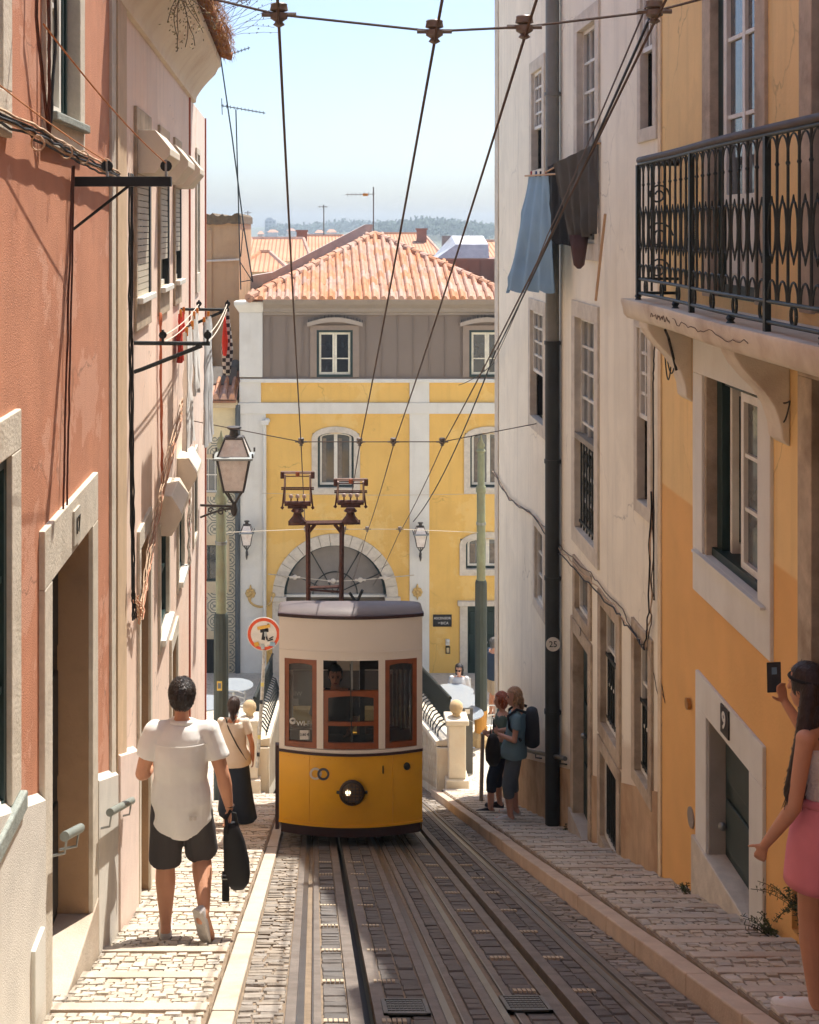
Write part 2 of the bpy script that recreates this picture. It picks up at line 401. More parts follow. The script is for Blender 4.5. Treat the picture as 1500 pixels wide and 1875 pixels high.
# open square at the foot of the street
def mosaic_mat():
    m = M('white mosaic paving', srgb(204,194,176), var=.06, scale=3, bump=0)
    t = m.node_tree; N = t.nodes; L = t.links; b = N['Principled BSDF']
    v = N.new('ShaderNodeTexVoronoi'); v.feature = 'DISTANCE_TO_EDGE'; v.inputs['Scale'].default_value = 9
    g = N.new('ShaderNodeNewGeometry'); L.new(g.outputs['Position'], v.inputs['Vector'])
    r = N.new('ShaderNodeMapRange'); r.inputs['From Max'].default_value = .05; L.new(v.outputs['Distance'], r.inputs['Value'])
    src = b.inputs['Base Color'].links[0].from_socket
    x = N.new('ShaderNodeMix'); x.data_type = 'RGBA'; L.new(r.outputs[0], x.inputs[0]); x.inputs[6].default_value = (*srgb(150,132,108), 1); L.new(src, x.inputs[7]); L.new(x.outputs[2], b.inputs['Base Color'])
    bp = N.new('ShaderNodeBump'); bp.inputs['Strength'].default_value = .6; bp.inputs['Distance'].default_value = .02; L.new(r.outputs[0], bp.inputs['Height']); L.new(bp.outputs[0], b.inputs['Normal'])
    return m
mos = mosaic_mat()
mb = MB()
for (xa, xb, ya) in ((2.17, 16, 21.0), (-14, -.85, 18.4)):
    ys = [ya, 22.3, 26, 30, 33.95]
    for i in range(4):
        a, b = ys[i], ys[i+1]
        x_a = xa if xa > 0 or a > 22 else xa
        mb.add([(xa,a,side(a)+.02),(xb if xb > 0 or a >= 22 else -1.63,a,side(a)+.02),(xb if xb > 0 or a >= 22 else -1.63,b,side(b)+.02),(xa,b,side(b)+.02)], [(0,1,2,3)])
mb.build('plaza_pavement', mos, kind='structure')

# parapets with pierced panels, ball-topped piers and dark railings along the cutting
paraw = M('sun worn white parapet', srgb(222,210,188), var=.08, scale=4, bump=.3, dirt=srgb(176,140,100), dirtamt=.5, dirtscale=2)
def parapet(sgn, label):
    cx = .665; X = lambda a: cx+sgn*a
    root = thing('parapet', (X(1.5), 22.8, road(22.8)), label, 'parapet', 'parapets beside the track')
    top = lambda y: -7.34-.268*(y-22.8)
    ya, yb = 22.75, 33.4
    m = MB()      # solid slab behind the pierced face with sloping cap
    xa, xb = sorted((X(1.60), X(1.74)))
    m.hexa([(xa,ya,-9),(xb,ya,-9),(xb,yb,-13),(xa,yb,-13),(xa,ya,top(ya)-.06),(xb,ya,top(ya)+.0),(xb,yb,top(yb)+.0),(xa,yb,top(yb)-.06)])
    m.build('wall_core', M('dark opening shade', srgb(110,96,82), var=.2), root)  # dark colour stands for the shade seen through the pierced openings
    m = MB(); xa, xb = sorted((X(1.475), X(1.76))); m.box((xa,ya-.07,-9),(xb,ya-.002,top(ya)-.052)); m.build('end_wall', paraw, root, bevel=.01)
    m = MB(); xa, xb = sorted((X(1.44), X(1.80)))
    m.hexa([(xa,ya,top(ya)-.05),(xb,ya,top(ya)-.05),(xb,yb,top(yb)-.05),(xa,yb,top(yb)-.05),(xa,ya,top(ya)+.04),(xb,ya,top(ya)+.1),(xb,yb,top(yb)+.1),(xa,yb,top(yb)+.04)])
    m.build('cap', paraw, root, bevel=.015)
    m = MB(); xa, xb = sorted((X(1.45), X(1.475)))    # base and end frame of the pierced panel
    m.hexa([(xa,ya,road(ya)-.1),(xb,ya,road(ya)-.1),(xb,yb,road(yb)-.1),(xa,yb,road(yb)-.1),(xa,ya,road(ya)+.13),(xb,ya,road(ya)+.13),(xb,yb,road(yb)+.13),(xa,yb,road(yb)+.13)])
    m.box((xa,ya-.06,road(ya)-.1),(xb,ya+.06,top(ya)-.05)); m.build('panel_frame', paraw, root, bevel=.01)
    y = ya+.14; i = 0
    while y < 31:
        m = MB(); w_ = .05; z0 = road(y)+.10; z1 = top(y)-.04
        m.box((xa,y-w_/2,z0),(xb,y+w_/2,z1))
        k = 0; zz = z0+.10+(.12 if i % 2 else 0)
        while zz < z1:
            m.box((xa+.004,y+w_/2,zz-.03),(xb-.004,y+.19-w_/2,zz+.05)); zz += .26
        m.build('lattice_bar', paraw, root); y += .19; i += 1
    # pier
    px_ = X(1.79); m = MB()
    zb = side(22.7)-.25
    m.box((px_-.20,22.45,zb),(px_+.20,22.95,zb+.55)); m.box((px_-.15,22.52,zb+.55),(px_+.15,22.88,-6.92)); m.build('pier', paraw, root, bevel=.02)
    m = MB(); m.box((px_-.20,22.47,-6.92),(px_+.20,22.93,-6.83)); m.build('pier_cap', paraw, root, bevel=.02)
    m = MB(); m.lathe([(.05,-6.83),(.07,-6.81),(.06,-6.79),(.105,-6.74),(.12,-6.68),(.105,-6.61),(.06,-6.565),(.01,-6.55)], (px_,22.7,0), 16); m.build('ball_finial', M('mossy ball stone', srgb(196,170,130), var=.2, bump=.3), root, smooth=True)
    # dark railing
    xr = X(1.72); rt = lambda y: -6.6-.247*(y-22.9)
    m = MB(); m.tube([(xr,23.0,rt(23.0)),(xr,33,rt(33))], .028, 8); m.build('handrail', iron, root)
    m = MB(); m.tube([(xr,23.0,rt(23.0)-.5),(xr,33,rt(33)-.5)], .018, 6); m.build('lower_rail', iron, root)
    y = 23.05; bm_ = MB(); bm_.box((-.011,-.011,-.5),(.011,.011,0)); bme = bm_.mesh('railing_bar'); bme.materials.append(iron)
    while y < 32.9: place('railing_bar', bme, root, (xr,y,rt(y))); y += .085
    y = 23.2
    while y < 32:   # hooked brackets on the cap
        m = MB(); m.tube([(xr-sgn*.02,y,rt(y)-.45),(X(1.60),y,rt(y)-.50),(X(1.52),y,top(y)+.17),(X(1.52),y,top(y)+.07)], .014, 6); m.build('bracket', iron, root); y += .5
parapet(1, 'white pierced parapet with pier and dark railing right of the tram')
parapet(-1, 'white pierced parapet with ball topped pier left of the tram')
# ------------------------------------------------------------------ building helpers
def wall(W, u0, u1, v0, v1, holes, depth=.3, mb=None, step=None):
    mb = mb or MB()
    us = sorted(set([u0, u1]+[max(u0,min(u1,h[k])) for h in holes for k in (0,1)]))
    vs = sorted(set([v0, v1]+[max(v0,min(v1,h[k])) for h in holes for k in (2,3)]))
    for i in range(len(us)-1):
        for j in range(len(vs)-1):
            cu, cv = (us[i]+us[i+1])/2, (vs[j]+vs[j+1])/2
            if any(h[0] < cu < h[1] and h[2] < cv < h[3] for h in holes): continue
            mb.add([W(us[i],vs[j],0),W(us[i+1],vs[j],0),W(us[i+1],vs[j+1],0),W(us[i],vs[j+1],0)], [(0,1,2,3)])
    for a,b,c,d in holes:
        for q in (((a,c),(a,d)),((b,c),(b,d)),((a,c),(b,c)),((a,d),(b,d))):
            (p,r),(s,t) = q
            mb.add([W(p,r,0),W(s,t,0),W(s,t,-depth),W(p,r,-depth)], [(0,1,2,3)])
    return mb
class House:
    def __init__(s, name, loc, label, W, cat='building'):
        s.root = thing(name, loc, label, cat); s.W = W; s.holes = []
    def surround(s, u0, u1, v0, v1, sw, depth, mat, st=None, sb=None, proud=.025, name='window_surround', bot=True):
        st = sw if st is None else st; sb = sw if sb is None else sb
        W = s.W; m = MB()
        a, b = u0-sw, u1+sw
        m.wbox(W, a, u0, v0, v1, -depth, proud); m.wbox(W, u1, b, v0, v1, -depth, proud)
        m.wbox(W, a, b, v1, v1+st, -depth, proud)
        if bot and sb > 0: m.wbox(W, a, b, v0-sb, v0, -depth, proud)
        m.build(name, mat, s.root, bevel=.006)
        s.holes.append((a+.006, b-.006, (v0-sb if bot else v0)+.006, v1+st-.006))
    def window(s, u0, u1, v0, v1, depth, fm=None, nu=2, nv=3, pane=None, fw=.05, open_frac=None, sash=False, sill=None, lowopen=0, outer=None):
        W = s.W; fm = fm or whitep; pane = pane or paneg
        f = MB(); o0, o1 = -depth, -depth+.05
        if outer is not None:     # painted outer frame
            g = MB(); t = .05
            for a,b,c,d in ((u0,u0+t,v0,v1),(u1-t,u1,v0,v1),(u0+t,u1-t,v1-t,v1),(u0+t,u1-t,v0,v0+t)): g.wbox(W,a,b,c,d,-depth-.02,-depth+.06)
            u0 += t; u1 -= t; v0 += t; v1 -= t
        v00 = v0+(v1-v0)*lowopen
        for a,b,c,d in ((u0,u0+fw,v00,v1),(u1-fw,u1,v00,v1),(u0+fw,u1-fw,v1-fw,v1),(u0+fw,u1-fw,v00,v00+fw)): f.wbox(W,a,b,c,d,o0,o1)
        iu0, iu1, iv0, iv1 = u0+fw, u1-fw, v00+fw, v1-fw
        for i in range(1, nu):
            c = iu0+(iu1-iu0)*i/nu; t = fw*.75 if nu == 2 else .018
            f.wbox(W, c-t/2, c+t/2, iv0, iv1, o0+.004, o1-.006)
        for j in range(1, nv):
            c = iv0+(iv1-iv0)*j/nv; f.wbox(W, iu0, iu1, c-.014, c+.014, o0+.006, o1-.010)
        fo = f.build('window', fm, s.root)
        if outer is not None: g.build('outer_frame', outer, fo)
        p = MB(); p.wbox(W, iu0-.005, iu1+.005, iv0-.005, iv1+.005, o0+.012, o0+.018); p.build('pane', pane, fo)
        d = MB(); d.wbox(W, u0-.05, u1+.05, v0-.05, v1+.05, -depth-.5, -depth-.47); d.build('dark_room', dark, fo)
        if lowopen:
            d = MB(); 
            for a,b in ((u0-.012,u0),(u1,u1+.012)): d.wbox(W,a,b,v0,v00,-depth-.46,-depth)
            d.build('opening_side', dark, fo)
        if sill is not None:
            q = MB(); q.wbox(W, u0-.06, u1+.06, v0-.05, v0-.004, -depth, .05); q.build('sill', sill, fo, bevel=.006)
        return fo
    def door(s, u0, u1, v0, v1, depth, mat, panels=3, leaf=1, knob=None):
        W = s.W; f = MB(); f.wbox(W, u0, u1, v0, v1, -depth-.06, -depth)
        fo = f.build('door', mat, s.root)
        for l in range(leaf):
            a = u0+(u1-u0)*l/leaf; b = u0+(u1-u0)*(l+1)/leaf; hh = (v1-v0)/panels
            for k in range(panels):
                q = MB(); q.wbox(W, a+.09, b-.09, v0+k*hh+.09, v0+(k+1)*hh-.05, -depth+.001, -depth+.022); q.build('door_panel', mat, fo, bevel=.012)
        if knob: 
            q = MB(); q.ball(W(knob[0], knob[1], -depth+.05), .032, nu=10, nv=6); q.build('knob', steel, fo, smooth=True)
        return fo
    def finish(s, mat, u0, u1, v0, v1, name='wall', back=6.0, roofmat=None, depth=.3):
        m = wall(s.W, u0, u1, v0, v1, s.holes, depth); m.build(name, mat, s.root)
        W = s.W; c = MB()       # the rest of the block: ends, back and top
        A = [W(u0,v0,0),W(u1,v0,0),W(u1,v1,0),W(u0,v1,0)]; B = [W(u0,v0,-back),W(u1,v0,-back),W(u1,v1,-back),W(u0,v1,-back)]
        c.add(A+B, [(0,4,7,3),(1,2,6,5),(3,7,6,2),(4,5,6,7)])
        c.build('block', roofmat or mat, s.root)
def text_mesh(body, size, mat, parent, P, ex, ey, name='lettering', bold=0.0, extrude=.002, center=True):
    """flat lettering lying in the plane spanned by ex, ey at point P"""
    cu = bpy.data.curves.new('t', 'FONT'); cu.body = body; cu.size = size; cu.extrude = extrude; cu.offset = bold; cu.resolution_u = 3
    if center: cu.align_x = 'CENTER'; cu.align_y = 'CENTER'
    ob = bpy.data.objects.new('t', cu); col.objects.link(ob)
    dg = bpy.context.evaluated_depsgraph_get(); me = bpy.data.meshes.new_from_object(ob.evaluated_get(dg)); bpy.data.objects.remove(ob)
    ex = Vector(ex).normalized(); ey = Vector(ey).normalized(); ez = ex.cross(ey); P = Vector(P)-worldloc(parent)
    for v in me.vertices: v.co = P+ex*v.co.x+ey*v.co.y+ez*v.co.z
    me.materials.clear(); me.materials.append(mat)
    o = bpy.data.objects.new(name, me); col.objects.link(o); o.parent = parent
    return o
def wobble(W, pts, r, off, mat, parent, name, n=5, amp=.012, seg=10):
    """a cable stapled along wall points (u, v)"""
    P = []
    for i in range(len(pts)-1):
        (a,b),(c,d) = pts[i], pts[i+1]
        for k in range(seg):
            t = k/seg; P.append(W(a+(c-a)*t+random.uniform(-amp,amp), b+(d-b)*t+random.uniform(-amp,amp), off+random.uniform(-amp,amp)*.6))
    P.append(W(pts[-1][0], pts[-1][1], off))
    m = MB(); m.tube(P, r, n); return m.build(name, mat, parent, smooth='all')

# ------------------------------------------------------------------ left: salmon house nearest the camera
H = House('salmon_house', (-1.35, 6, road(6)), 'salmon stucco house with white dado, nearest on the left', WL)
H.surround(6.63, 7.42, 2.2, 3.9, .15, .10, stone, sb=.18)
H.window(6.63, 7.08, 2.2, 3.9, .07, whitep, 1, 3, panesky, fw=.05); 
q = MB(); q.wbox(WL, 7.085, 7.42, 2.2, 3.9, -.09, -.05); q.build('shutter', greenp, H.root)
for i in range(3): 
    q = MB(); q.wbox(WL, 7.12+i*.1, 7.15+i*.1, 2.25, 3.85, -.05, -.038); q.build('shutter_board', greenp, H.root)
q = MB(); q.wbox(WL, 6.58, 7.55, 2.15, 2.198, -.2, .06); q.build('sill', M('lichen grey sill', srgb(150,156,148), var=.2, scale=20, bump=.4), H.root, bevel=.008)
H.surround(4.5, 5.58, 2.2, 3.9, .17, .1, stone, sb=.2); H.window(4.5, 5.58, 2.2, 3.9, .08)
H.surround(4.6, 5.745, -.93, .61, .185, .07, stone, st=.18, sb=0); H.window(4.6, 5.745, -.93, .61, .05, greenp, 2, 3, paneg)
q = MB(); q.wbox(WL, 4.5, 5.93, -1.02, -.932, -.1, .055); q.build('sill', M('lichen grey sill', srgb(150,156,148)), H.root, bevel=.01)
H.surround(6.61, 7.81, -2.48, -.17, .19, .24, stone, st=.29, bot=False, name='door_surround', proud=.03)
H.door(6.61, 7.81, -2.48, -.17, .18, darkp, 3, 1)
q = MB(); q.wbox(WL, 7.795, 7.812, -2.47, -.172, -.2, .004); q.build('reveal', reveal, H.root)
q = MB(); q.wbox(WL, 6.42, 8.0, -3.4, -2.472, -.3, .036); q.build('threshold', edge_m, H.root, bevel=.01)
q = MB(); q.wbox(WL, 7.15, 7.33, -.13, .06, .03, .042); pt = q.build('number_plate', M('enamel plate', srgb(196,190,176), rough=.4), H.root)
text_mesh('17', .13, darkp, H.root, WL(7.24, -.035, .046), (0,1,0), (0,0,1), 'number')
for ua, ub in ((-6, 6.415), (8.005, 8.79)):
    q = MB(); q.hexa([WL(ua,road(ua)-1.2,-.02),WL(ub,road(ub)-1.2,-.02),WL(ub,road(ub)-1.2,.035),WL(ua,road(ua)-1.2,.035),WL(ua,road(ua)+1.19,-.02),WL(ub,road(ub)+1.19,-.02),WL(ub,road(ub)+1.13,.035),WL(ua,road(ua)+1.13,.035)])
    q.build('dado', dado, H.root)
q = MB(); q.wbox(WL, 6.08, 6.3, -2.1, -1.75, .03, .055); q.build('meter_hatch', whitew, H.root, bevel=.005)
H.finish(salmon, -6, 8.8, -6, 6.2, back=7)
# cable bundle with rings, drop wires, clothes beam, handrails
b = thing('cable_bundle', WL(7, 2.0, .05), 'bundle of pale cables strung across the salmon house', 'cable')
for i in range(6): wobble(WL, [(4.2,2.06+i*.012),(6.0,2.03+i*.01),(7.2,1.97+i*.012),(8.7,1.93+i*.008)], .0065, .045+.008*(i%3), tanc if i%2 else blackc, b, 'cable', amp=.007)
for u in (6.05, 6.75, 7.25, 8.05):
    m = MB(); c = WL(u, 2.0, .07); m.tube([c+Vector((.03*cos(a*pi/6), .01*a/6, .035*sin(a*pi/6))) for a in range(13)], .005, 6); m.build('cable_ring', tanc, b)
for u, du, mt in ((6.25,-.1,rust),(6.38,.06,rust),(6.5,.12,blackc)): wobble(WL, [(u,4.4),(u+du,2.6),(6.45,2.03)], .009, .045, mt, b, 'drop_cable', amp=.004)
for i, (ua, ub) in enumerate(((7.2, 6.9), (7.25, 7.0))): wobble(WL, [(ua,1.95),(ub+.1,.6),(ub,-.15)], .006, .02, rust, b, 'thin_wire', amp=.004)
b = thing('clothes_beam', WL(7.33, 1.86, 0), 'black steel clothes beam jutting from the salmon house', 'clothes bracket')
m = MB(); m.box((-1.36,7.30,1.84),(-.80,7.36,1.895)); m.build('beam', darkp, b, bevel=.004)
m = MB(); m.tube([(-1.35,7.33,1.60),(-1.03,7.33,1.85)], .009, 6); m.build('brace', darkp, b)
for x in (-1.16, -.83):
    m = MB(); m.lathe([(.012,-.012),(.032,-.012),(.025,0),(.032,.012),(.012,.012)], (x,7.33,1.955), 12, 'y'); m.build('pulley', darkp, b)
    m = MB(); m.box((x-.006,7.315,1.89),(x+.006,7.345,1.99)); m.build('pulley_bracket', steel, b)
for k, (x, z) in enumerate(((-1.16,1.98),(-.83,1.97))):
    m = MB(); m.tube(catenary((x-.2+.12*k,4.4,2.34-.05*k),(x,7.33,z),.03), .0035, 5); m.build('clothes_line', M('orange cord', srgb(196,132,84)), b)
def handrail(ya, yb, off, label):
    z = lambda y: road(y)+.94
    b = thing('handrail', WL(ya, z(ya)-.1, 0), label, 'handrail', 'wall handrails')
    m = MB(); m.tube([WL(ya, z(ya), off), WL(yb, z(yb), off)], .024, 12); m.build('bar', M('weathered aluminium tube', srgb(140,146,138), rough=.5, metal=.3), b, smooth=True)
    for u in (ya+.06, yb-.06):
        m = MB(); m.tube([WL(u,z(u)-.02,off),WL(u,z(u)-.09,off-.01),WL(u,z(u)-.11,.0)], .007, 6); m.build('bracket', steel, b)
handrail(6.55, 7.0, .10, 'short metal handrail beside the left doorway nearest the camera')
handrail(8.0, 9.0, .10, 'longer metal handrail on the left wall behind the man in white')

# ------------------------------------------------------------------ left: pink house
P = House('pink_house', (XL(12), 12, road(12)), 'pale pink plaster house with roller shutters, left side', WL)
shut = M('grey beige shutter slats', srgb(200,190,170), rough=.6, var=.06)
boxm = M('beige shutter box', srgb(232,218,196), rough=.6, var=.05, dirt=srgb(180,150,110), dirtamt=.3)
slat_mb = MB(); slat_mb.rings([[Vector((x,-.5,-.022)) for x in (-.012,.008)]+[Vector((x,-.5,.022)) for x in (.008,-.012)],[Vector((x,.5,-.022)) for x in (-.012,.008)]+[Vector((x,.5,.022)) for x in (.008,-.012)]])
slat_me = slat_mb.mesh('shutter_slat'); slat_me.materials.append(shut)
def octbox(u0, u1, z0, z1, pr_, parent):
    zc = (z0+z1)/2; h = (z1-z0)/2; k = .42
    prof = [(0,z0),(pr_*(1-k),z0),(pr_,zc-h*(1-2*k)),(pr_,zc+h*(1-2*k)),(pr_*(1-k),z1),(0,z1)]
    m = MB(); m.rings([[WL(u0,z,o) for o,z in prof],[WL(u1,z,o) for o,z in prof]]); m.build('shutter_box', boxm, parent, bevel=.004)
for (u0,u1,drop) in ((10.03,10.92,1.0),(11.83,12.6,.72),(13.39,14.0,.66)):
    P.surround(u0,u1,1.08,2.02,.09,.06,stonew,st=.52,sb=.26)
    fo = P.window(u0,u1,1.08,2.05,.06,whitep,2,2)
    octbox(u0-.03,u1+.0,2.03,2.36,.27,P.root)
    z = 2.0
    while z > 2.02-.94*drop:
        place('shutter_slat', slat_me, P.root, WL((u0+u1)/2-.05,z,.012), (0,0,.019), (1,u1-u0-.12,1)); z -= .05
    q = MB(); q.wbox(WL,u1-.09,u1-.01,1.08,2.03,-.03,.03); q.build('shutter_guide', darkp, P.root)
    q = MB(); q.wbox(WL,u0-.05,u1+.06,1.03,1.078,-.1,.07); q.build('sill', whitew, P.root, bevel=.006)
for (u0,u1) in ((11.85,12.65),(13.8,14.45)):
    P.surround(u0,u1,-2.1,-1.14,.09,.08,stone,sb=.12); P.window(u0,u1,-2.1,-1.14,.06,greenp,2,2)
    octbox(u0-.06,u1+.03,-1.16,-.80,.21,P.root)
    q = MB(); q.wbox(WL,u0-.05,u1+.05,-2.16,-2.102,-.08,.07); q.build('sill', whitew, P.root, bevel=.006)
for (u0,u1,zt) in ((10.25,10.95,-.9),(13.0,13.6,-2.6)):
    zb = road(u1)-.02
    P.surround(u0,u1,zb,zt,.11,.22,stone,st=.16,bot=False,name='door_surround'); P.door(u0,u1,zb,zt,.16,M('brown door', srgb(92,66,50), rough=.6, var=.2),3)
    q = MB(); q.wbox(WL,u1-.014,u1+.003,zb,zt-.002,-.16,.003); q.build('reveal', reveal, P.root)
    q = MB(); q.wbox(WL,u0-.12,u1+.12,zb-.9,zb+.013,-.25,.03); q.build('threshold', edge_m, P.root)
P.finish(pinkw, 8.8, 15.4, -8, 3.25, back=7)
q = MB(); q.wbox(WL, 8.81, 9.28, -6, 3.3, -.02, .03); q.build('quoin_strip', M('tan stone strip', srgb(212,184,150), var=.08, bump=.2, streak=.2), P.root)
q = MB(); q.wbox(WL, 8.62, 8.80, road(8.7)-.8, road(8.7)+6.4, -.02, .018); q.build('edge_strip', stone, P.root)
q = MB(); q.hexa([WL(8.83,road(8.83)-1,-.02),WL(9.9,road(9.9)-1,-.02),WL(9.9,road(9.9)-1,.045),WL(8.83,road(8.83)-1,.045),WL(8.83,road(8.83)+1.3,-.02),WL(9.9,road(9.9)+1.3,-.02),WL(9.9,road(9.9)+1.25,.045),WL(8.83,road(8.83)+1.25,.045)]); q.build('dado', M('pinkish white dado', srgb(236,214,200), var=.06, bump=.3, bscale=60), P.root)
# cove cornice, eave tiles and dry weeds
def cove(u0, u1):
    prof = [(0,3.15),(.035,3.16),(.04,3.22),(.07,3.27),(.12,3.34),(.19,3.42),(.27,3.50),(.31,3.58),(.34,3.60),(.34,3.68),(0,3.72)]
    m = MB(); k = 10
    m.rings([[WL(u0+(u1-u0)*i/k,z,o) for o,z in prof] for i in range(k+1)]); return m
cove(8.82, 16.1).build('cornice', M('cream cove cornice', srgb(240,222,194), var=.05, scale=2, bump=.15, dirt=srgb(200,160,120), dirtamt=.4, dirtscale=1.5), P.root, smooth=True)
tile_terra = M('terracotta tile', srgb(198,148,118), var=.12, scale=9, bump=.3, bscale=60, rand=.06, dirt=srgb(120,84,58), dirtamt=.45, dirtscale=3)
old_tile = M('old brown eave tile', srgb(170,112,72), var=.2, scale=9, bump=.4, bscale=60, rand=.2, dirt=srgb(96,70,46), dirtamt=.6, dirtscale=4)
bt = MB(); k = 7
bt.rings([[Vector((.085*cos(pi*i/(k-1)), y, .075*sin(pi*i/(k-1)))) for i in range(k)]+[Vector((.07*cos(pi*(k-1-i)/(k-1)), y, .06*sin(pi*(k-1-i)/(k-1)))) for i in range(k)] for y in (0,.42)])
eave_me = bt.mesh('eave_tile'); eave_me.materials.append(old_tile)
y = 8.9
while y < 16.1:
    for lay in range(3): place('eave_tile', eave_me, P.root, (XL(y)+.46-.05*lay+random.uniform(-.02,.02), y+.08*(lay%2), 3.68+.055*lay), (R(18)+random.uniform(-.05,.05), random.uniform(-.05,.05), R(90)+random.uniform(-.04,.04)))
    y += .18
q = MB(); q.hexa([(XL(12)-7,8.8,5.6),(XL(12)+.3,8.8,3.72),(XL(12)+.3,16.1,3.72),(XL(12)-7,16.1,5.6),(XL(12)-7,8.8,5.7),(XL(12)+.3,8.8,3.82),(XL(12)+.3,16.1,3.82),(XL(12)-7,16.1,5.7)]); q.build('roof', old_tile, P.root)
weedm = M('dry straw weeds', srgb(176,126,66), var=.3, scale=30, rand=.25)
m = MB(); rw = random.Random(5)
for i in range(2600):
    y = rw.uniform(9.0, 16.05); ctr = .6+.4*sin(y*2.3)
    p = Vector((XL(y)+.47+rw.uniform(-.10,.05), y, 3.80+rw.uniform(-.14,.10))); d = Vector((rw.uniform(-.3,.9), rw.uniform(-.6,.6), rw.uniform(-1.5,.9)))*.085*(.5+ctr)
    s_ = Vector((rw.uniform(-1,1), rw.uniform(-1,1), rw.uniform(-.3,.3))).normalized()*.004
    m.add([p-s_, p+s_, p+d], [(0,1,2)])
m.build('dry_weeds', weedm, P.root, kind='stuff')
# two bushy roof plants hanging over the cornice
def hanging_plant(c, label, n=260, s=.22, seed=1):
    r_ = random.Random(seed); b = thing('roof_plant', c, label, 'plant')
    m = MB(); st = MB()
    for k in range(9):
        pts = [Vector(c)]; d = Vector((r_.uniform(-.2,1), r_.uniform(-1,1), r_.uniform(-1.0,.4))).normalized()
        for i in range(6): d = (d+Vector((0,0,-.22))+Vector((r_.uniform(-.25,.25),)*3)).normalized(); pts.append(pts[-1]+d*s*.3)
        st.tube(pts, .0035, 4)
        for i in range(n//9):
            t = r_.random()*5.99; p = pts[int(t)].lerp(pts[int(t)+1], t-int(t))+Vector((r_.gauss(0,.025),r_.gauss(0,.025),r_.gauss(0,.025)))
            a = Vector((r_.gauss(0,1),r_.gauss(0,1),r_.gauss(0,1))).normalized()*.012; e = a.orthogonal().normalized()*.007
            m.add([p-a,p+e,p+a,p-e], [(0,1,2,3)])
    st.build('stems', M('woody stem', srgb(92,76,56)), b); m.build('leaves', M('dry olive leaf', srgb(140,124,84), var=.3, scale=30, rand=.3), b)
hanging_plant((XL(10.6)+.30, 10.6, 3.5), 'dry leafy weed hanging under the pink house cornice', 320, .26, 4)
m = MB(); rr = random.Random(9); c0 = Vector((XL(14.2)+.45, 14.2, 3.86))
for k in range(22):
    p = Vector(c0)+Vector((0,rr.uniform(-1.2,1.2),0)); d = Vector((rr.uniform(.3,1), rr.uniform(-.5,.5), rr.uniform(.1,.9))).normalized(); pts = [p]
    for i in range(7): d = (d+Vector((rr.uniform(-.2,.2),rr.uniform(-.2,.2),rr.uniform(-.2,.2)))).normalized(); pts.append(pts[-1]+d*.085)
    m.tube(pts, .0028, 3)
    for i in range(5): m.ball(pts[rr.randint(3,7)]+Vector((rr.gauss(0,.02),)*3), .008, nu=5, nv=3)
m.build('bare_weed', M('dark dry twig', srgb(88,78,70)), label='bare twiggy weed sprouting from the left roof edge', cat='plant')
# wires on the pink wall
b = thing('wall_cables', WL(9.5, 0, .05), 'black and tan cables drooping down the pink wall', 'cable')
for i in range(3): wobble(WL, [(9.35+i*.03,2.0),(9.33+i*.02,.9),(9.42+i*.03,-.3),(9.5,-1.0),(9.55+i*.03,-1.25)], .007, .04+.008*i, blackc, b, 'cable', amp=.006)
for i in range(9): wobble(WL, [(9.5+.02*i,-1.1),(9.9,-1.38+.012*i),(10.5,-1.1+.02*i),(11.7,-.75+.02*i),(13.4,-.45+.03*i),(14.0,-.2)], .0045, .05+.008*(i%4), tanc if i%3 else M('pinkish wire', srgb(196,140,112)), b, 'cable', amp=.018)
for i in range(6): wobble(WL, [(14.8+.03*i,-.9),(14.6,-1.5),(14.45,-2.2+.04*i)], .006, .06+.01*(i%3), M('white cable', srgb(232,222,208)), b, 'cable', amp=.03)
for i in range(4): wobble(WL, [(11.65+.05*i,.85),(11.7+.03*i,.2),(11.8+.04*i,-.7)], .007, .03, M('orange wire', srgb(200,112,76)), b, 'cable', amp=.008)
# clothes brackets with washing
def arm(Y, x1, zz, label):
    b = thing('clothes_bracket', WL(Y,zz,0), label, 'clothes bracket', 'clothes brackets on the pink house')
    m = MB(); m.tube([WL(Y,zz,0),(x1,Y,zz-.005)], .016, 8); m.build('arm', iron, b)
    m = MB(); m.tube([WL(Y,zz-.22,0),WL(Y,zz-.20,.06),(x1-.06,Y,zz-.02)], .016, 8); m.build('brace', iron, b)
    for t in (.38, .97):
        x = XL(Y)+(x1-XL(Y))*t; m = MB(); m.lathe([(.012,-.014),(.03,-.014),(.022,0),(.03,.014),(.012,.014)], (x,Y,zz+.06), 10, 'y'); m.box((x-.008,Y-.02,zz),(x+.008,Y+.02,zz+.1)); m.build('pulley', darkp, b)
arm(9.96, -.795, .737, 'lower clothes bracket nearest the camera on the pink house'); arm(14.2, -.925, .735, 'farther clothes bracket with plaid cloth on the pink house')
lm = M('white line', srgb(210,200,184))
def line_at(t): return [(XL(9.96)+.57*t, 9.96, .79), (XL(14.2)+.52*t, 14.2, .79)]
for t in (.38,.97):
    a, c = line_at(t); m = MB(); m.tube(catenary(a,c,.04), .005, 4); m.tube(catenary((a[0],a[1],a[2]-.05),(c[0],c[1],c[2]-.05),.05), .005, 4); m.build('washing_line', lm, label='thin line between clothes brackets %s the pink wall' % ('close to' if t < .5 else 'farther from'), cat='line')
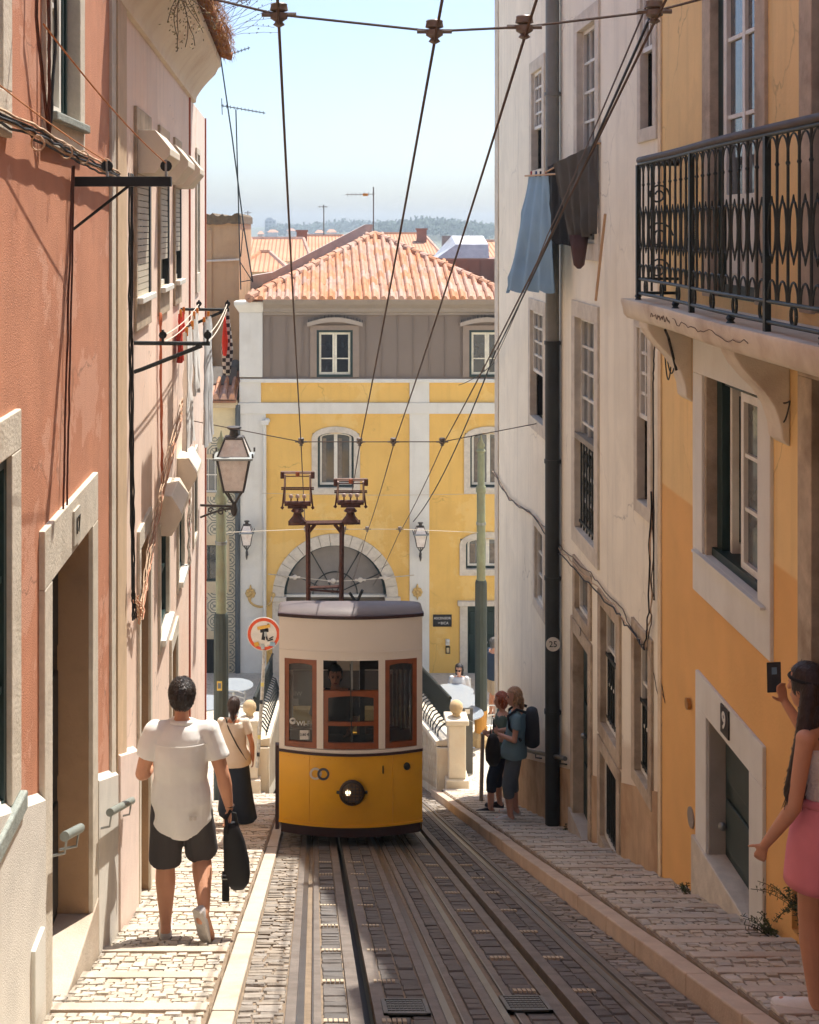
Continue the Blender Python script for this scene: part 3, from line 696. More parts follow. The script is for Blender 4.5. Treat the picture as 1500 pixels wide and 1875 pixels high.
def cloth(name, ya, yb, t, ztop, drop, mat, label, seed, thick=.006, wav=.03, dropb=None):
    r_ = random.Random(seed); m = MB(); nu, nv = 22, 14; ph = r_.uniform(0,6)
    dropb = drop if dropb is None else dropb
    def pt(i, j, s):
        y = ya+(yb-ya)*i/nu; f = j/nv; a, c = line_at(t); x = a[0]+(c[0]-a[0])*(y-9.96)/(14.2-9.96)
        x += wav*.6*mathutils.noise.noise(Vector((i*.5,j*.4,ph)))+wav*f*sin(ph+i*1.1)+wav*.5*sin(ph*2+i*2.3+f*2)+s*thick
        return Vector((x, y+.02*f*sin(i*1.7+ph), ztop-(drop+(dropb-drop)*i/nu)*f))
    for s in (0,1):
        n = len(m.v); m.v += [pt(i,j,s) for j in range(nv+1) for i in range(nu+1)]
        m.f += [(n+j*(nu+1)+i, n+j*(nu+1)+i+1, n+(j+1)*(nu+1)+i+1, n+(j+1)*(nu+1)+i) for j in range(nv) for i in range(nu)]
    root = m.build(name, mat, smooth='all', label=label, cat='laundry', group='washing on the pink house')
    for y in (ya+.03, yb-.03):
        p = pt(0 if y < (ya+yb)/2 else nu, 0, .5); q = MB(); q.box((p.x-.012,y-.012,p.z-.03),(p.x+.012,y+.012,p.z+.045)); q.build('clothes_peg', M('orange peg', srgb(226,140,60)), root)
whc = M('white cotton', srgb(236,234,228), rough=.9, var=.04); strc = M('grey striped cotton', srgb(206,208,208), rough=.9, var=.1, scale=14)
cloth('towel', 10.9, 11.7, .55, .74, 1.0, whc, 'white towel on the washing line by the pink wall', 1)
cloth('sheet', 12.0, 12.9, .75, .75, 1.15, strc, 'pale grey sheet hanging between the clothes brackets', 2)
cloth('shirt', 13.0, 13.6, .42, .74, .8, whc, 'small white garment close to the pink wall', 3)
cloth('red_cloth', 13.3, 13.8, .12, .74, .5, M('red cotton', srgb(206,70,52), rough=.9), 'red cloth against the pink wall behind white washing', 8)
def plaid_mat():
    m = M('plaid cotton', srgb(200,200,196), rough=.9); t = m.node_tree; N = t.nodes; L = t.links
    c = N.new('ShaderNodeTexChecker'); c.inputs['Scale'].default_value = 24; c.inputs[1].default_value = (*srgb(214,212,206),1); c.inputs[2].default_value = (*srgb(58,54,60),1)
    g = N.new('ShaderNodeNewGeometry'); L.new(g.outputs['Position'], c.inputs['Vector']); L.new(c.outputs[0], N['Principled BSDF'].inputs['Base Color']); return m
def hanging_rag(name, c, wd, drop, mat, label, lean=0):
    m = MB(); rs = []
    for j in range(9):
        f = j/8; wv = wd*(.25+.75*min(1, f*1.6))*(1-.45*max(0,f-.7)/.3)
        rs.append([Vector((c[0]+lean*f+wv*cos(2*pi*i/14)*(1+.18*cos(5*i)), c[1]+wv*.55*sin(2*pi*i/14), c[2]-drop*f)) for i in range(14)])
    m.rings(rs); return m.build(name, mat, smooth='all', label=label, cat='laundry')
hanging_rag('plaid_cloth', (-.955,14.2,.80), .062, .78, plaid_mat(), 'black and white plaid cloth bunched on the far clothes bracket')
hanging_rag('red_garment', (-.968,14.10,.66), .032, .42, M('bright red cotton', srgb(230,72,58), rough=.85), 'small bright red garment in front of the plaid cloth')

# ------------------------------------------------------------------ left: narrow pale house at the corner
Q = House('pale_corner_house', (XL(17), 17, road(17)), 'narrow pale pink house at the left street corner', WL)
Q.surround(16.5,16.95,1.05,2.55,.08,.06,stone,sb=.25); Q.window(16.5,16.95,1.05,2.55,.05,whitep,1,3)
Q.surround(16.0,16.5,-2.2,-1.2,.08,.06,stone); Q.window(16.0,16.5,-2.2,-1.2,.05,greenp,2,2)
Q.finish(palew, 15.4, 18.3, -8.5, 3.15, back=6)
q = MB(); q.wbox(WL,18.27,18.33,-8,3.15,-.05,.02); q.build('corner_trim', M('red brown trim', srgb(186,106,80)), Q.root)
q = MB(); q.wbox(WL,15.38,15.43,-8,3.15,-.05,.02); q.build('joint_pipe', M('red brown trim', srgb(186,106,80)), Q.root)
# old street lantern on a scrolled bracket
def lantern(name, c, s, label, arm_from=None, wallpt=None):
    c = Vector(c); b = thing(name, c, label, 'lantern')
    gl = M('frosted lantern glass', srgb(236,226,216), rough=.35, var=.12, scale=9, dirt=srgb(190,150,120), dirtamt=.35, dirtscale=8)
    fr = M('aged lantern iron', srgb(70,64,58), rough=.55, var=.25, scale=18)
    def ring(w_, z): return [c+Vector((x*w_*s,y*w_*s,z*s)) for x,y in ((-1,-1),(1,-1),(1,1),(-1,1))]
    m = MB(); m.rings([ring(.115,-.40),ring(.19,0)]); m.build('glass_body', gl, b)
    m = MB(); m.rings([ring(.185,.03),ring(.105,.24)]); m.build('glass_hood', gl, b)
    m = MB(); m.rings([ring(.235,-.005),ring(.24,.02),ring(.20,.035)]); m.build('rim', M('pale lantern rim', srgb(150,156,154), rough=.5), b)
    f = MB()
    for i in range(4):
        f.tube([ring(.117,-.40)[i],ring(.193,0)[i]], .014*s, 6); f.tube([ring(.19,.03)[i],ring(.107,.24)[i]], .012*s, 6)
        f.tube([ring(.117,-.40)[i],ring(.117,-.40)[(i+1)%4]], .013*s, 6); f.tube([ring(.108,.24)[i],ring(.108,.24)[(i+1)%4]], .012*s, 6)
        p = ring(.235,.03)[i]; f.tube([p,p+Vector((0,0,.05*s))], .012*s, 5)
        f.tube([ring(.10,-.41)[i], c+Vector((0,0,-.58*s))], .012*s, 6)
    f.build('frame', fr, b)
    m = MB(); m.lathe([(.11,.24),(.11,.255),(.06,.27),(.05,.33),(.085,.35),(.09,.37),(.0,.375)], (0,0,0), 12); m.v = [c+p*s for p in m.v]; m.build('chimney', fr, b, smooth=True)
    m = MB(); m.lathe([(.01,-.72),(.03,-.70),(.045,-.64),(.03,-.58),(.02,-.54)], (0,0,0), 10); m.v = [c+p*s for p in m.v]; m.build('finial', fr, b, smooth=True)
    if arm_from is not None:
        a = Vector(arm_from); e = c+Vector((0,0,-.60*s)); m = MB(); m.tube([a,(e)], .016, 8)
        mid = a.lerp(e,.5); ex = (e-a).normalized()
        sc_ = [a+Vector((0,0,-.16))+ex*(e-a).length*t+Vector((0,0,.14*sin(t*1.4))) for t in (0,.2,.4,.6,.75,.9)]
        m.tube(sc_, .014, 6)
        for cc, r0 in ((a+ex*(e-a).length*.62+Vector((0,0,-.075)), .06),(a+ex*(e-a).length*.30+Vector((0,0,-.06)), .04)):
            m.tube([cc+ex*cos(t*.5)*r0*(1-t*.055)+Vector((0,0,1))*sin(t*.5)*r0*(1-t*.055) for t in range(0,15)], .010, 6)
        m.build('scroll_bracket', fr, b)
    if wallpt is not None:
        m = MB(); e = c+Vector((0,0,-.6*s)); wl = Vector(wallpt); m.tube([e,e+Vector((0,.06,-.12*s)),wl+Vector((0,-.02,-.3*s)),wl+Vector((0,0,-.42*s))], [.03*s,.045*s,.035*s,.015*s], 8); m.tube([e,wl], .02*s, 6); m.build('wall_bracket', fr, b, smooth=True)
    return b
lantern('street_lantern', (-1.055,17.2,-1.39), 1.08, 'large rusty street lantern on a scrolled bracket at the left corner', arm_from=(-1.50,17.2,-2.02))
# ------------------------------------------------------------------ right: cream house
def patched(name, c1, c2, expr, edge=.04, nz=.12):
    """two coats of paint meeting along a rough line: expr gives (ay, az, c): ay*Y+az*Z > c is coat 1"""
    m = M(name, c1, var=.05, scale=1.8, bump=.2, bscale=45, dirt=tuple(k*.80 for k in c1), dirtamt=.45, dirtscale=.7, streak=.28, patch=(tuple(k*.92 for k in c1), .5, 1.0))
    t = m.node_tree; N = t.nodes; L = t.links; b = N['Principled BSDF']; src = b.inputs['Base Color'].links[0].from_socket
    g = N.new('ShaderNodeNewGeometry'); d = N.new('ShaderNodeVectorMath'); d.operation = 'DOT_PRODUCT'; L.new(g.outputs['Position'], d.inputs[0]); d.inputs[1].default_value = (0, expr[0], expr[1])
    n = N.new('ShaderNodeTexNoise'); n.inputs['Scale'].default_value = 1.4; n.inputs['Detail'].default_value = 3; L.new(g.outputs['Position'], n.inputs['Vector'])
    a = N.new('ShaderNodeMath'); a.operation = 'MULTIPLY_ADD'; L.new(n.outputs['Fac'], a.inputs[0]); a.inputs[1].default_value = nz*2; L.new(d.outputs['Value'], a.inputs[2])
    r = N.new('ShaderNodeMapRange'); r.inputs['From Min'].default_value = expr[2]+nz-edge; r.inputs['From Max'].default_value = expr[2]+nz+edge; L.new(a.outputs[0], r.inputs['Value'])
    x = N.new('ShaderNodeMix'); x.data_type = 'RGBA'; L.new(r.outputs[0], x.inputs[0])
    n2 = N.new('ShaderNodeTexNoise'); n2.inputs['Scale'].default_value = 2.5; n2.inputs['Detail'].default_value = 6; L.new(g.outputs['Position'], n2.inputs['Vector'])
    y = N.new('ShaderNodeMix'); y.data_type = 'RGBA'; L.new(n2.outputs['Fac'], y.inputs[0]); y.inputs[6].default_value = (*[k*.82 for k in c2],1); y.inputs[7].default_value = (*[min(1,k*1.12) for k in c2],1)
    L.new(y.outputs[2], x.inputs[6]); L.new(src, x.inputs[7]); L.new(x.outputs[2], b.inputs['Base Color'])
    return m
creamp = patched('cream plaster with worn lower coat', srgb(247,238,216), srgb(230,214,190), (SL, 1, 1.25))
yellowp = patched('ochre yellow paint in two coats', srgb(243,206,142), srgb(237,182,110), (0, 1, -.55), edge=.012, nz=.03)
Rr = House('cream_house', (XR, 16, road(16)), 'tall cream plaster house with drainpipe, right side', WR)
def sash(H, u0, u1, v0, v1, sw=.16, lowopen=.42, nu=3, nv=4, depth=.07, mat=None, sb=None):
    H.surround(u0,u1,v0,v1,sw,depth+.02,mat or stone,sb=sb); return H.window(u0,u1,v0,v1,depth,whitep,nu,nv,panesky,fw=.04,lowopen=lowopen)
sash(Rr,16.9,17.7,2.39,3.7)
sash(Rr,13.7,14.63,1.45,3.8,.18,0,3,7,.10)
sash(Rr,11.36,11.78,2.5,4.2,.12,.4,2,4,.05)
sash(Rr,16.8,17.8,-.92,.51)
sash(Rr,13.74,14.76,-1.75,.62,.18,0,3,8,.10)
sash(Rr,11.53,11.9,-.85,.71,.12,.48,2,4,.05)
sash(Rr,16.8,17.45,-3.3,-2.34,.13,0,2,3,.07)
sash(Rr,14.05,14.75,-2.66,-2.2,.12,0,1,1,.08,stonew)
sash(Rr,12.73,13.42,-3.45,-2.25,.14,0,2,3,.09,stonew)
sash(Rr,11.52,12.0,-3.35,-2.1,.12,0,1,3,.09,stonew)
sash(Rr,12.73,13.45,-4.62,-3.75,.13,0,1,1,.08,stonew)
zb = road(14.3)+.16
Rr.surround(14.05,14.85,zb,-2.96,.15,.14,stonew,bot=False,name='door_surround'); Rr.door(14.05,14.85,zb,-2.96,.10,greenp,3,1,knob=(14.62,-4.05))
q = MB(); q.wbox(WR,13.9,15.0,zb-.6,zb+.013,-.3,.05); q.build('threshold', edge_m, Rr.root)
text_mesh('7', .14, darkp, Rr.root, WR(14.4,-2.83,.03), (0,-1,0), (0,0,1), 'number')
def grille(H, u0, u1, v0, v1, off, n, mat=iron, rail=True):
    fo = MB(); fo.wbox(H.W,u0,u1,v1-.035,v1,off-.02,off+.02); fo.wbox(H.W,u0,u1,v0+.05,v0+.08,off-.012,off+.012); g = fo.build('grille', mat, H.root)
    for i in range(n):
        u = u0+(u1-u0)*(i+.5)/n; b_ = MB(); b_.tube([H.W(u,v0,off),H.W(u,v1-.02,off)], .011, 6); b_.build('grille_bar', mat, g)
    return g
g = grille(Rr,13.74,14.76,-1.74,-.72,-.04,7)
for i in range(6):
    u = 13.82+i*.15
    for v in (-1.55,-1.25,-.95):
        m = MB(); m.tube([WR(u+.06*cos(a*.6)*(1-a*.05),v+.1*sin(a*.6)*(1-a*.05),-.05) for a in range(13)], .008, 5); m.build('scroll', iron, g)
q = MB(); q.wbox(WR,13.72,14.78,-.74,-.68,-.10,.02); q.build('grille_rail', M('worn grey rail', srgb(150,140,124)), g)
grille(Rr,12.73,13.42,-3.44,-2.72,-.05,7); grille(Rr,12.73,13.45,-4.61,-3.76,-.05,8); grille(Rr,11.52,12.0,-3.34,-2.68,-.05,5); grille(Rr,14.05,14.75,-2.65,-2.21,-.08,4)
Rr.finish(creamp, 11.2, 21.3, -9, 6.0, back=7)
q = MB(); q.wbox(WR,20.95,21.32,-8.4,6.0,-.05,.02); q.build('quoin_strip', stone, Rr.root)
# weathered stone base along the pavement
q = MB()
for ua,ub in ((11.22,12.55),(13.6,13.88),(15.05,21.2)):
    q.hexa([WR(ua,road(ua)-.8,-.02),WR(ub,road(ub)-.8,-.02),WR(ub,road(ub)-.8,.016),WR(ua,road(ua)-.8,.016),WR(ua,road(ua)+.85,-.02),WR(ub,road(ub)+.85,-.02),WR(ub,road(ub)+.85,.016),WR(ua,road(ua)+.85,.016)])
q.build('stone_base', M('stained stone base', srgb(196,164,128), var=.14, scale=3, bump=.4, dirt=srgb(146,100,60), dirtamt=.7, dirtscale=1.6, streak=.4), Rr.root)
# drainpipe
b = thing('drainpipe', (2.84,15.7,road(15.7)), 'thick dark drainpipe down the cream house', 'drainpipe')
m = MB(); m.tube([(2.85,15.7,.25),(2.85,15.7,5.9)], .082, 16); m.build('upper_pipe', M('grey zinc pipe', srgb(122,120,112), rough=.45, var=.12, streak=.2), b, smooth=True)
m = MB(); m.tube([(2.85,15.7,road(15.7)+.17),(2.85,15.7,.25)], .088, 16); m.build('lower_pipe', M('dark painted pipe', srgb(38,44,46), rough=.45, var=.2), b, smooth=True)
for z in (-4.2,-2.6,-1.2,.22,1.6,3.2,5.0):
    m = MB(); m.tube([(2.85,15.7,z),(2.85,15.7,z+.045)], .098, 16); m.box((2.85,15.68,z),(2.95,15.72,z+.04)); m.build('pipe_clip', M('grey zinc pipe', srgb(122,120,112)) if z > .3 else M('dark painted pipe', srgb(38,44,46)), b)
m = MB(); m.lathe([(.0,-.004),(.085,-.004),(.085,.0),(0,.0)], (2.84,15.605,-3.34), 20, 'y'); st = m.build('sticker', M('white sticker', srgb(222,216,204)), b)
text_mesh('25', .10, darkp, b, (2.84,15.596,-3.34), (1,0,0), (0,0,1), 'sticker_text')
b = thing('wall_handrail', WR(17,road(17)+.9,0), 'dark sloping handrail on the cream wall beside the leaning woman', 'handrail', 'wall handrails')
m = MB(); zh = lambda y: road(y)+.98; m.tube([(2.87,15.0,zh(15.0)),(2.87,19,zh(19))], .026, 10); m.build('bar', M('dark grey tube', srgb(84,84,80), rough=.5), b, smooth=True)
for u in (15.3,17,18.8): 
    m = MB(); m.tube([(2.87,u,zh(u)),(2.87,u,zh(u)-.07),(2.95,u,zh(u)-.08)], .009, 6); m.build('bracket', iron, b)
# cable sagging down the cream and yellow walls
b = thing('sagging_cable', WR(15,-2,.05), 'brown cable sagging across the cream house', 'cable')
for k, mt in enumerate((cable, tanc, blackc)):
    wobble(WR, [pr(908,865),pr(940,915),pr(985,945),pr(1030,1000+6*k),pr(1085,1050+9*k),pr(1140,1110+6*k),pr(1175,1170),pr(1190,1186),pr(1200,1120),pr(1203,900)], .0055+.001*k, .03+.01*k, mt, b, 'cable', amp=.02, seg=7)
wobble(WR, [pr(1204,1100),pr(1203,700),pr(1205,620)], .007, .03, blackc, b, 'cable', amp=.006)
# pole on the wall
m = MB(); m.tube([WR(*pr(1113,550),.12),WR(*pr(1131,392),.12)], .014, 8); m.build('wall_rod', M('wooden rod', srgb(196,160,124)), label='thin wooden rod fixed to the cream wall beside dark washing', cat='rod')
# washing on the cream house
def drape(name, pts_top, pts_bot, mat, label, folds=7, amp=.02, group=None, thick=.008, split=0):
    a0, a1 = Vector(pts_top[0]), Vector(pts_top[1]); b0, b1 = Vector(pts_bot[0]), Vector(pts_bot[1]); m = MB(); nu, nv = 36, 16
    nrm = (a1-a0).cross(b0-a0).normalized()
    def pt(i,j,s):
        f, e = i/nu, j/nv; p = a0.lerp(a1,f).lerp(b0.lerp(b1,f), e)
        wn = mathutils.noise.noise(Vector((f*5,e*4,folds)))*.9+mathutils.noise.noise(Vector((f*13,e*11,folds)))*.35
        return p+nrm*(amp*(.25+.75*e)*sin(f*folds*2*pi+1.3*sin(e*2.0)+wn*1.5)+amp*.8*wn*(.3+e)+s*thick)+Vector((0,0,.03*wn*(e if e > .9 else 0)))+Vector((0,0,-.012*cos(f*folds*2*pi)*e))
    for s in (0,1):
        n = len(m.v); m.v += [pt(i,j,s) for j in range(nv+1) for i in range(nu+1)]
        m.f += [(n+j*(nu+1)+i,n+j*(nu+1)+i+1,n+(j+1)*(nu+1)+i+1,n+(j+1)*(nu+1)+i) for j in range(nv) for i in range(nu)]
    return m.build(name, mat, smooth='all', label=label, cat='laundry', group=group)
def pts(px,py,Y): return at(px,py,Y)
bl = drape('blue_sheet', (pts(968,322,15.9),pts(1003,322,15.0)), (pts(924,533,15.9),pts(1012,533,15.0)), M('light blue cotton', srgb(136,166,186), rough=.9, var=.05), 'light blue sheet hanging from a pole on the cream house', 3.2, .035)
gr1 = drape('dark_trousers', (pts(1003,305,14.9),pts(1040,290,14.3)), (pts(1006,440,14.9),pts(1046,452,14.3)), M('black cotton', srgb(36,38,40), rough=.9), 'black garment hanging behind the grey brown jacket', 2.5, .03)
gr2 = drape('grey_jacket', (pts(1012,300,14.3),pts(1093,262,13.5)), (pts(1040,440,14.3),pts(1093,428,13.5)), M('grey brown cotton', srgb(84,80,74), rough=.9, var=.1), 'grey brown jacket hung over the line outside the cream house window', 4.2, .04)
q = MB(); q.rings([[at(1050+dx*w_,y,13.9)+Vector((0,.03*sin(k*pi/3),0)) for k,dx in enumerate((-1,-.5,.5,1,.5,-.5))] for y,w_ in ((430,18),(460,14),(485,10),(492,3))]); q.v=[p+Vector((.06,0,0)) for p in q.v]; q.build('sleeve', M('faded plum cotton', srgb(96,72,68), rough=.9), gr2, smooth='all')
b = thing('washing_pole', pts(960,322,15.9), 'slim pole with pegs carrying washing on the cream house', 'pole')
m = MB(); m.tube([pts(962,322,16.0),pts(1022,318,14.4)], .012, 6); m.tube([pts(1000,315,14.9),pts(1095,262,13.5)], .010, 6); m.tube([pts(1022,318,14.4),WR(14.35,pts(1022,318,14.4).z,0)], .012, 6); m.tube([pts(1095,262,13.5),WR(13.5,pts(1095,262,13.5).z,0)], .012, 6); m.build('rods', M('wooden rod', srgb(196,160,124)), b)
for i,(x,cc) in enumerate(((973,srgb(190,60,60)),(982,srgb(60,90,140)),(990,srgb(40,50,60)),(1000,srgb(190,90,80)))):
    p = pts(x,318,15.9-.9*(x-968)/35); m = MB(); m.box(p-Vector((.01,.01,.035)),p+Vector((.01,.01,.03))); m.build('peg', M('peg %d' % i, cc), b)
# ------------------------------------------------------------------ right: yellow house
Yh = House('yellow_house', (XR, 9, road(9)), 'ochre yellow house with balcony, nearest on the right', WR)
Yh.surround(8.66,9.9,-.85,.5,.24,.26,whitew,st=.26,sb=.33)
q = MB()
for a,b_,c,d in ((9.86,9.903,-.85,.5),): q.wbox(WR,a,b_,c,d,-.20,.002)
q.build('stone_jamb', stonew, Yh.root)
Yh.window(8.66,9.28,-.80,.45,.12,whitep,1,3,panesky,fw=.06)
q = MB(); q.wbox(WR,9.74,9.86,-.85,.5,-.24,-.08); q.wbox(WR,8.66,9.86,.44,.5,-.24,-.10); q.wbox(WR,8.66,9.86,-.85,-.79,-.24,-.04); q.build('outer_frame', greenp, Yh.root)
q = MB(); q.wbox(WR,9.30,9.72,-.78,.43,-.62,-.57); q.build('curtain', M('grey beige curtain', srgb(150,132,116), var=.15), Yh.root)
q = MB()   # inward opened leaf
for a,b_,c,d in ((0,.05,-.79,.44),(.40,.45,-.79,.44),(.05,.40,-.79,-.72),(.05,.40,.37,.44)): q.hexa([Vector((XR+.13+a,9.66,c)),Vector((XR+.13+b_,9.66,c)),Vector((XR+.13+b_,9.71,c)),Vector((XR+.13+a,9.71,c)),Vector((XR+.13+a,9.66,d)),Vector((XR+.13+b_,9.66,d)),Vector((XR+.13+b_,9.71,d)),Vector((XR+.13+a,9.71,d))])
q.build('open_leaf', whitep, Yh.root)
q = MB(); q.wbox(WR,8.5,10.05,-.87,-.852,-.2,.06); q.build('sill', whitew, Yh.root)
zt = -3.08
Yh.surround(8.83,9.8,zt,-2.05,.27,.20,whitew,st=.27,bot=False,name='door_surround')
Yh.door(8.83,9.8,zt,-2.05,.12,M('very dark green door', srgb(44,62,60), rough=.45, var=.15),2,1,knob=(9.7,-2.82))
q = MB(); q.wbox(WR,9.785,9.802,zt,-2.052,-.12,.002); q.build('reveal', M('grey plaster reveal', srgb(178,170,156), var=.1, bump=.3), Yh.root)
q = MB(); q.wbox(WR,8.5,10.12,zt-.9,zt+.013,-.3,.045); q.build('threshold', stone, Yh.root, bevel=.01)
q = MB(); q.wbox(WR,9.23,9.41,-2.0,-1.80,.025,.037); q.build('number_plate', M('black enamel', srgb(36,36,38), rough=.4), Yh.root)
text_mesh('9', .17, M('white enamel', srgb(226,222,210)), Yh.root, WR(9.32,-1.9,.041), (0,-1,0), (0,0,1), 'number', bold=.004)
Yh.surround(8.72,9.7,1.1,3.6,.20,.12,stonew,sb=0)
Yh.window(8.72,9.58,1.78,3.6,.09,whitep,2,3,panesky,fw=.07)
q = MB(); q.wbox(WR,9.58,9.7,1.1,3.6,-.13,-.04); q.wbox(WR,8.72,9.58,1.1,1.2,-.12,-.04); q.build('outer_frame', greenp, Yh.root)
for a_,c_ in ((8.73,9.14),(9.16,9.57)):
    q = MB(); q.wbox(WR,a_,c_,1.202,1.775,-.11,-.06); dp_ = q.build('door_base', whitep, Yh.root); q = MB(); q.wbox(WR,a_+.07,c_-.07,1.28,1.70,-.06,-.045); q.build('raised_panel', whitep, dp_, bevel=.008)
Yh.surround(6.5,7.72,1.1,3.6,.20,.18,stonew,sb=0); Yh.window(6.5,7.72,1.1,3.6,.14,greenp,2,3)
Yh.surround(6.5,7.72,-1.1,.72,.22,.24,stonew); Yh.window(6.5,7.72,-1.1,.72,.14,greenp,2,3)
Yh.holes.append((7.86,8.10,-2.72,-2.38))
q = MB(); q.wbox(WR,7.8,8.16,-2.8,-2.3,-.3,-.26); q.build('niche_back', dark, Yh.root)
Yh.finish(yellowp, -6, 11.2, -6, 7.1, back=7, depth=.28)
q = MB(); q.wbox(WR,11.12,11.215,-6,7.0,-.02,.014); q.build('edge_strip', M('cream joint', srgb(226,204,168), streak=.3), Yh.root)
q = MB(); q.wbox(WR,7.66,7.92,-3.2,-1.3,-.02,.02); q.build('stone_pier', stonew, Yh.root)
q = MB(); q.lathe([(0,0),(.045,0),(.045,.03),(.03,.035),(0,.035)], (XR-.035,10.28,-2.12), 16, 'x'); q.build('bell_push', M('brass bell', srgb(176,130,72), metal=.5, rough=.4), Yh.root)
q = MB(); q.lathe([(0,0),(.08,0),(.08,.012),(0,.012)], (XR-.012,10.25,-3.0), 18, 'x'); q.build('round_hatch', M('grey metal hatch', srgb(150,140,128)), Yh.root)
# graffiti strokes on the yellow wall
gf = M('black spray paint', srgb(60,46,38), rough=.9)
def stroke(pxs, w_=.018):
    m = MB(); P = [pr(x,y) for x,y in pxs]; vs = []
    for i,(u,v) in enumerate(P):
        a = P[max(i-1,0)]; c = P[min(i+1,len(P)-1)]; d = Vector((c[0]-a[0],c[1]-a[1])); d = d.normalized() if d.length > 1e-6 else Vector((1,0)); n = Vector((-d.y,d.x))*w_/2
        vs += [WR(u+n.x,v+n.y,.004),WR(u-n.x,v-n.y,.004)]
    m.add(vs, [(2*i,2*i+1,2*i+3,2*i+2) for i in range(len(P)-1)]); m.build('graffiti', gf, Yh.root)
stroke([(1198,1232),(1203,1262),(1209,1285),(1211,1262),(1206,1218)]); stroke([(1206,1216),(1212,1250),(1219,1288),(1214,1270)]); stroke([(1209,1285),(1213,1330)], .010)
# balcony
b = thing('balcony', WR(9,.86,.2), 'white slab balcony with green black iron railing on the yellow house', 'balcony')
slabm = M('cracked white slab', srgb(222,212,194), var=.06, scale=4, bump=.3, dirt=srgb(160,130,104), dirtamt=.5, dirtscale=2.2)
def edge(y): return .40+.10*(1/(1+math.exp((y-8.9)*2.6)))-(.0)      # bowed front
m = MB(); rs = []; k = 24
for i in range(k+1):
    y = 4.5+(10.85-4.5)*i/k; e = edge(y)
    rs.append([WR(y,.88,-.02),WR(y,.86,e-.10),WR(y,.87,e-.04),WR(y,.90,e-.01),WR(y,.96,e),WR(y,1.01,e+.015),WR(y,1.03,e+.01),WR(y,1.03,-.02)])
m.rings(rs); m.build('slab', slabm, b, smooth=True)
ck = M('hairline crack', srgb(96,76,62))
for seed, ya, yb in ((1,9.9,9.3),(2,9.2,7.4)):
    r_ = random.Random(seed); P_ = []; n = 26
    for i in range(n+1): y = ya+(yb-ya)*i/n; P_.append(WR(y,.955+r_.uniform(-.022,.022),edge(y)+.0045))
    m = MB(); m.tube(P_, .0028, 4); m.build('crack', ck, b)
for yc in (10.35, 8.25, 6.2):
    prof = [(0,.87),(.36,.87),(.35,.82),(.31,.75),(.24,.67),(.16,.59),(.10,.50),(.06,.38),(.05,.29),(0,.25)]
    m = MB(); m.rings([[WR(yc-.13,z,o) for o,z in prof],[WR(yc+.13,z,o) for o,z in prof]]); m.build('console', slabm, b, bevel=.012)
railm2 = M('green black cast iron', srgb(34,46,46), rough=.45, var=.25, scale=30, bump=.2, bscale=100)
def rail_line(y): return WR(y, 0, edge(y)-.075)
ys = [10.62-.165*i for i in range(0,37)]
path = [WR(10.62,0,0)]+[rail_line(y) for y in ys]
def at_z(p, z): return Vector((p.x,p.y,z))
for nm, z, r in (('handrail',2.16,.026),('upper_rail',2.128,.014),('lower_rail',1.20,.012),('bottom_rail',1.085,.013)):
    m = MB(); m.tube([at_z(p,z) for p in path], r, 8); m.build(nm, M('worn brown handrail', srgb(74,64,58), rough=.6, var=.2) if nm == 'handrail' else railm2, b, smooth='all')
for i, y in enumerate(ys):
    p = rail_line(y); q_ = rail_line(y-.165); mid = (p+q_)/2; ex = (q_-p)/2
    m = MB(); thick = i % 10 == 0
    if thick: m.box(at_z(p,1.03)-Vector((.018,.018,0)), at_z(p,2.12)+Vector((.018,.018,0)))
    else: m.tube([at_z(p,1.20),at_z(p,2.12)], .0085, 8)
    m.build('post' if thick else 'baluster', railm2, b)
    m = MB(); m.tube([at_z(p+ex*(1-cos(t))*1.0,1.98+.13*sin(t)) for t in [k*pi/10 for k in range(11)]], .006, 5); m.ball(at_z(p,1.955), .014, nu=6, nv=4); m.build('pointed_arch', railm2, b)
    m = MB(); m.tube([at_z(mid+ex*.74*cos(t)*1.0,1.60+.15*sin(t)) for t in [k*2*pi/16 for k in range(17)]], .007, 5)
    m.tube([at_z(mid,1.745),at_z(mid,1.785)], [.011,.004], 5); m.tube([at_z(mid,1.455),at_z(mid,1.41)], [.012,.003], 5); m.build('oval_ornament', railm2, b)
    m = MB(); m.tube([at_z(mid+ex*.8*cos(t),1.21+.11*sin(t)) for t in [k*pi/8 for k in range(9)]], .0065, 5); m.build('foot_arch', railm2, b)
    if i % 3 == 1:
        m = MB(); m.tube([at_z(mid+ex*.5*cos(t),1.143+.055*sin(t)) for t in [k*2*pi/14 for k in range(15)]], .010, 5); m.build('foot_ring', railm2, b)
    if i in (0,7,16,25):
        m = MB(); m.lathe([(.012,1.02),(.03,1.03),(.018,1.045),(.03,1.06),(.014,1.085)], (p.x,p.y,0), 8); m.build('foot', railm2, b)
e0 = rail_line(10.62); 
for k in range(1,3):
    p = e0.lerp(WR(10.62,0,0), k/3); m = MB(); m.tube([at_z(p,1.10),at_z(p,2.12)], .010, 6); m.build('baluster', railm2, b)
for cz, r0 in ((1.55,.12),(1.88,.09),(1.28,.09)):
    p = e0.lerp(WR(10.62,0,0), .5); d = (WR(10.62,0,0)-e0).normalized(); m = MB(); m.tube([at_z(p,cz)+d*r0*(1-t*.045)*cos(t*.55)+Vector((0,0,r0*(1-t*.045)*sin(t*.55))) for t in range(18)], .008, 5); m.build('scroll', railm2, b)
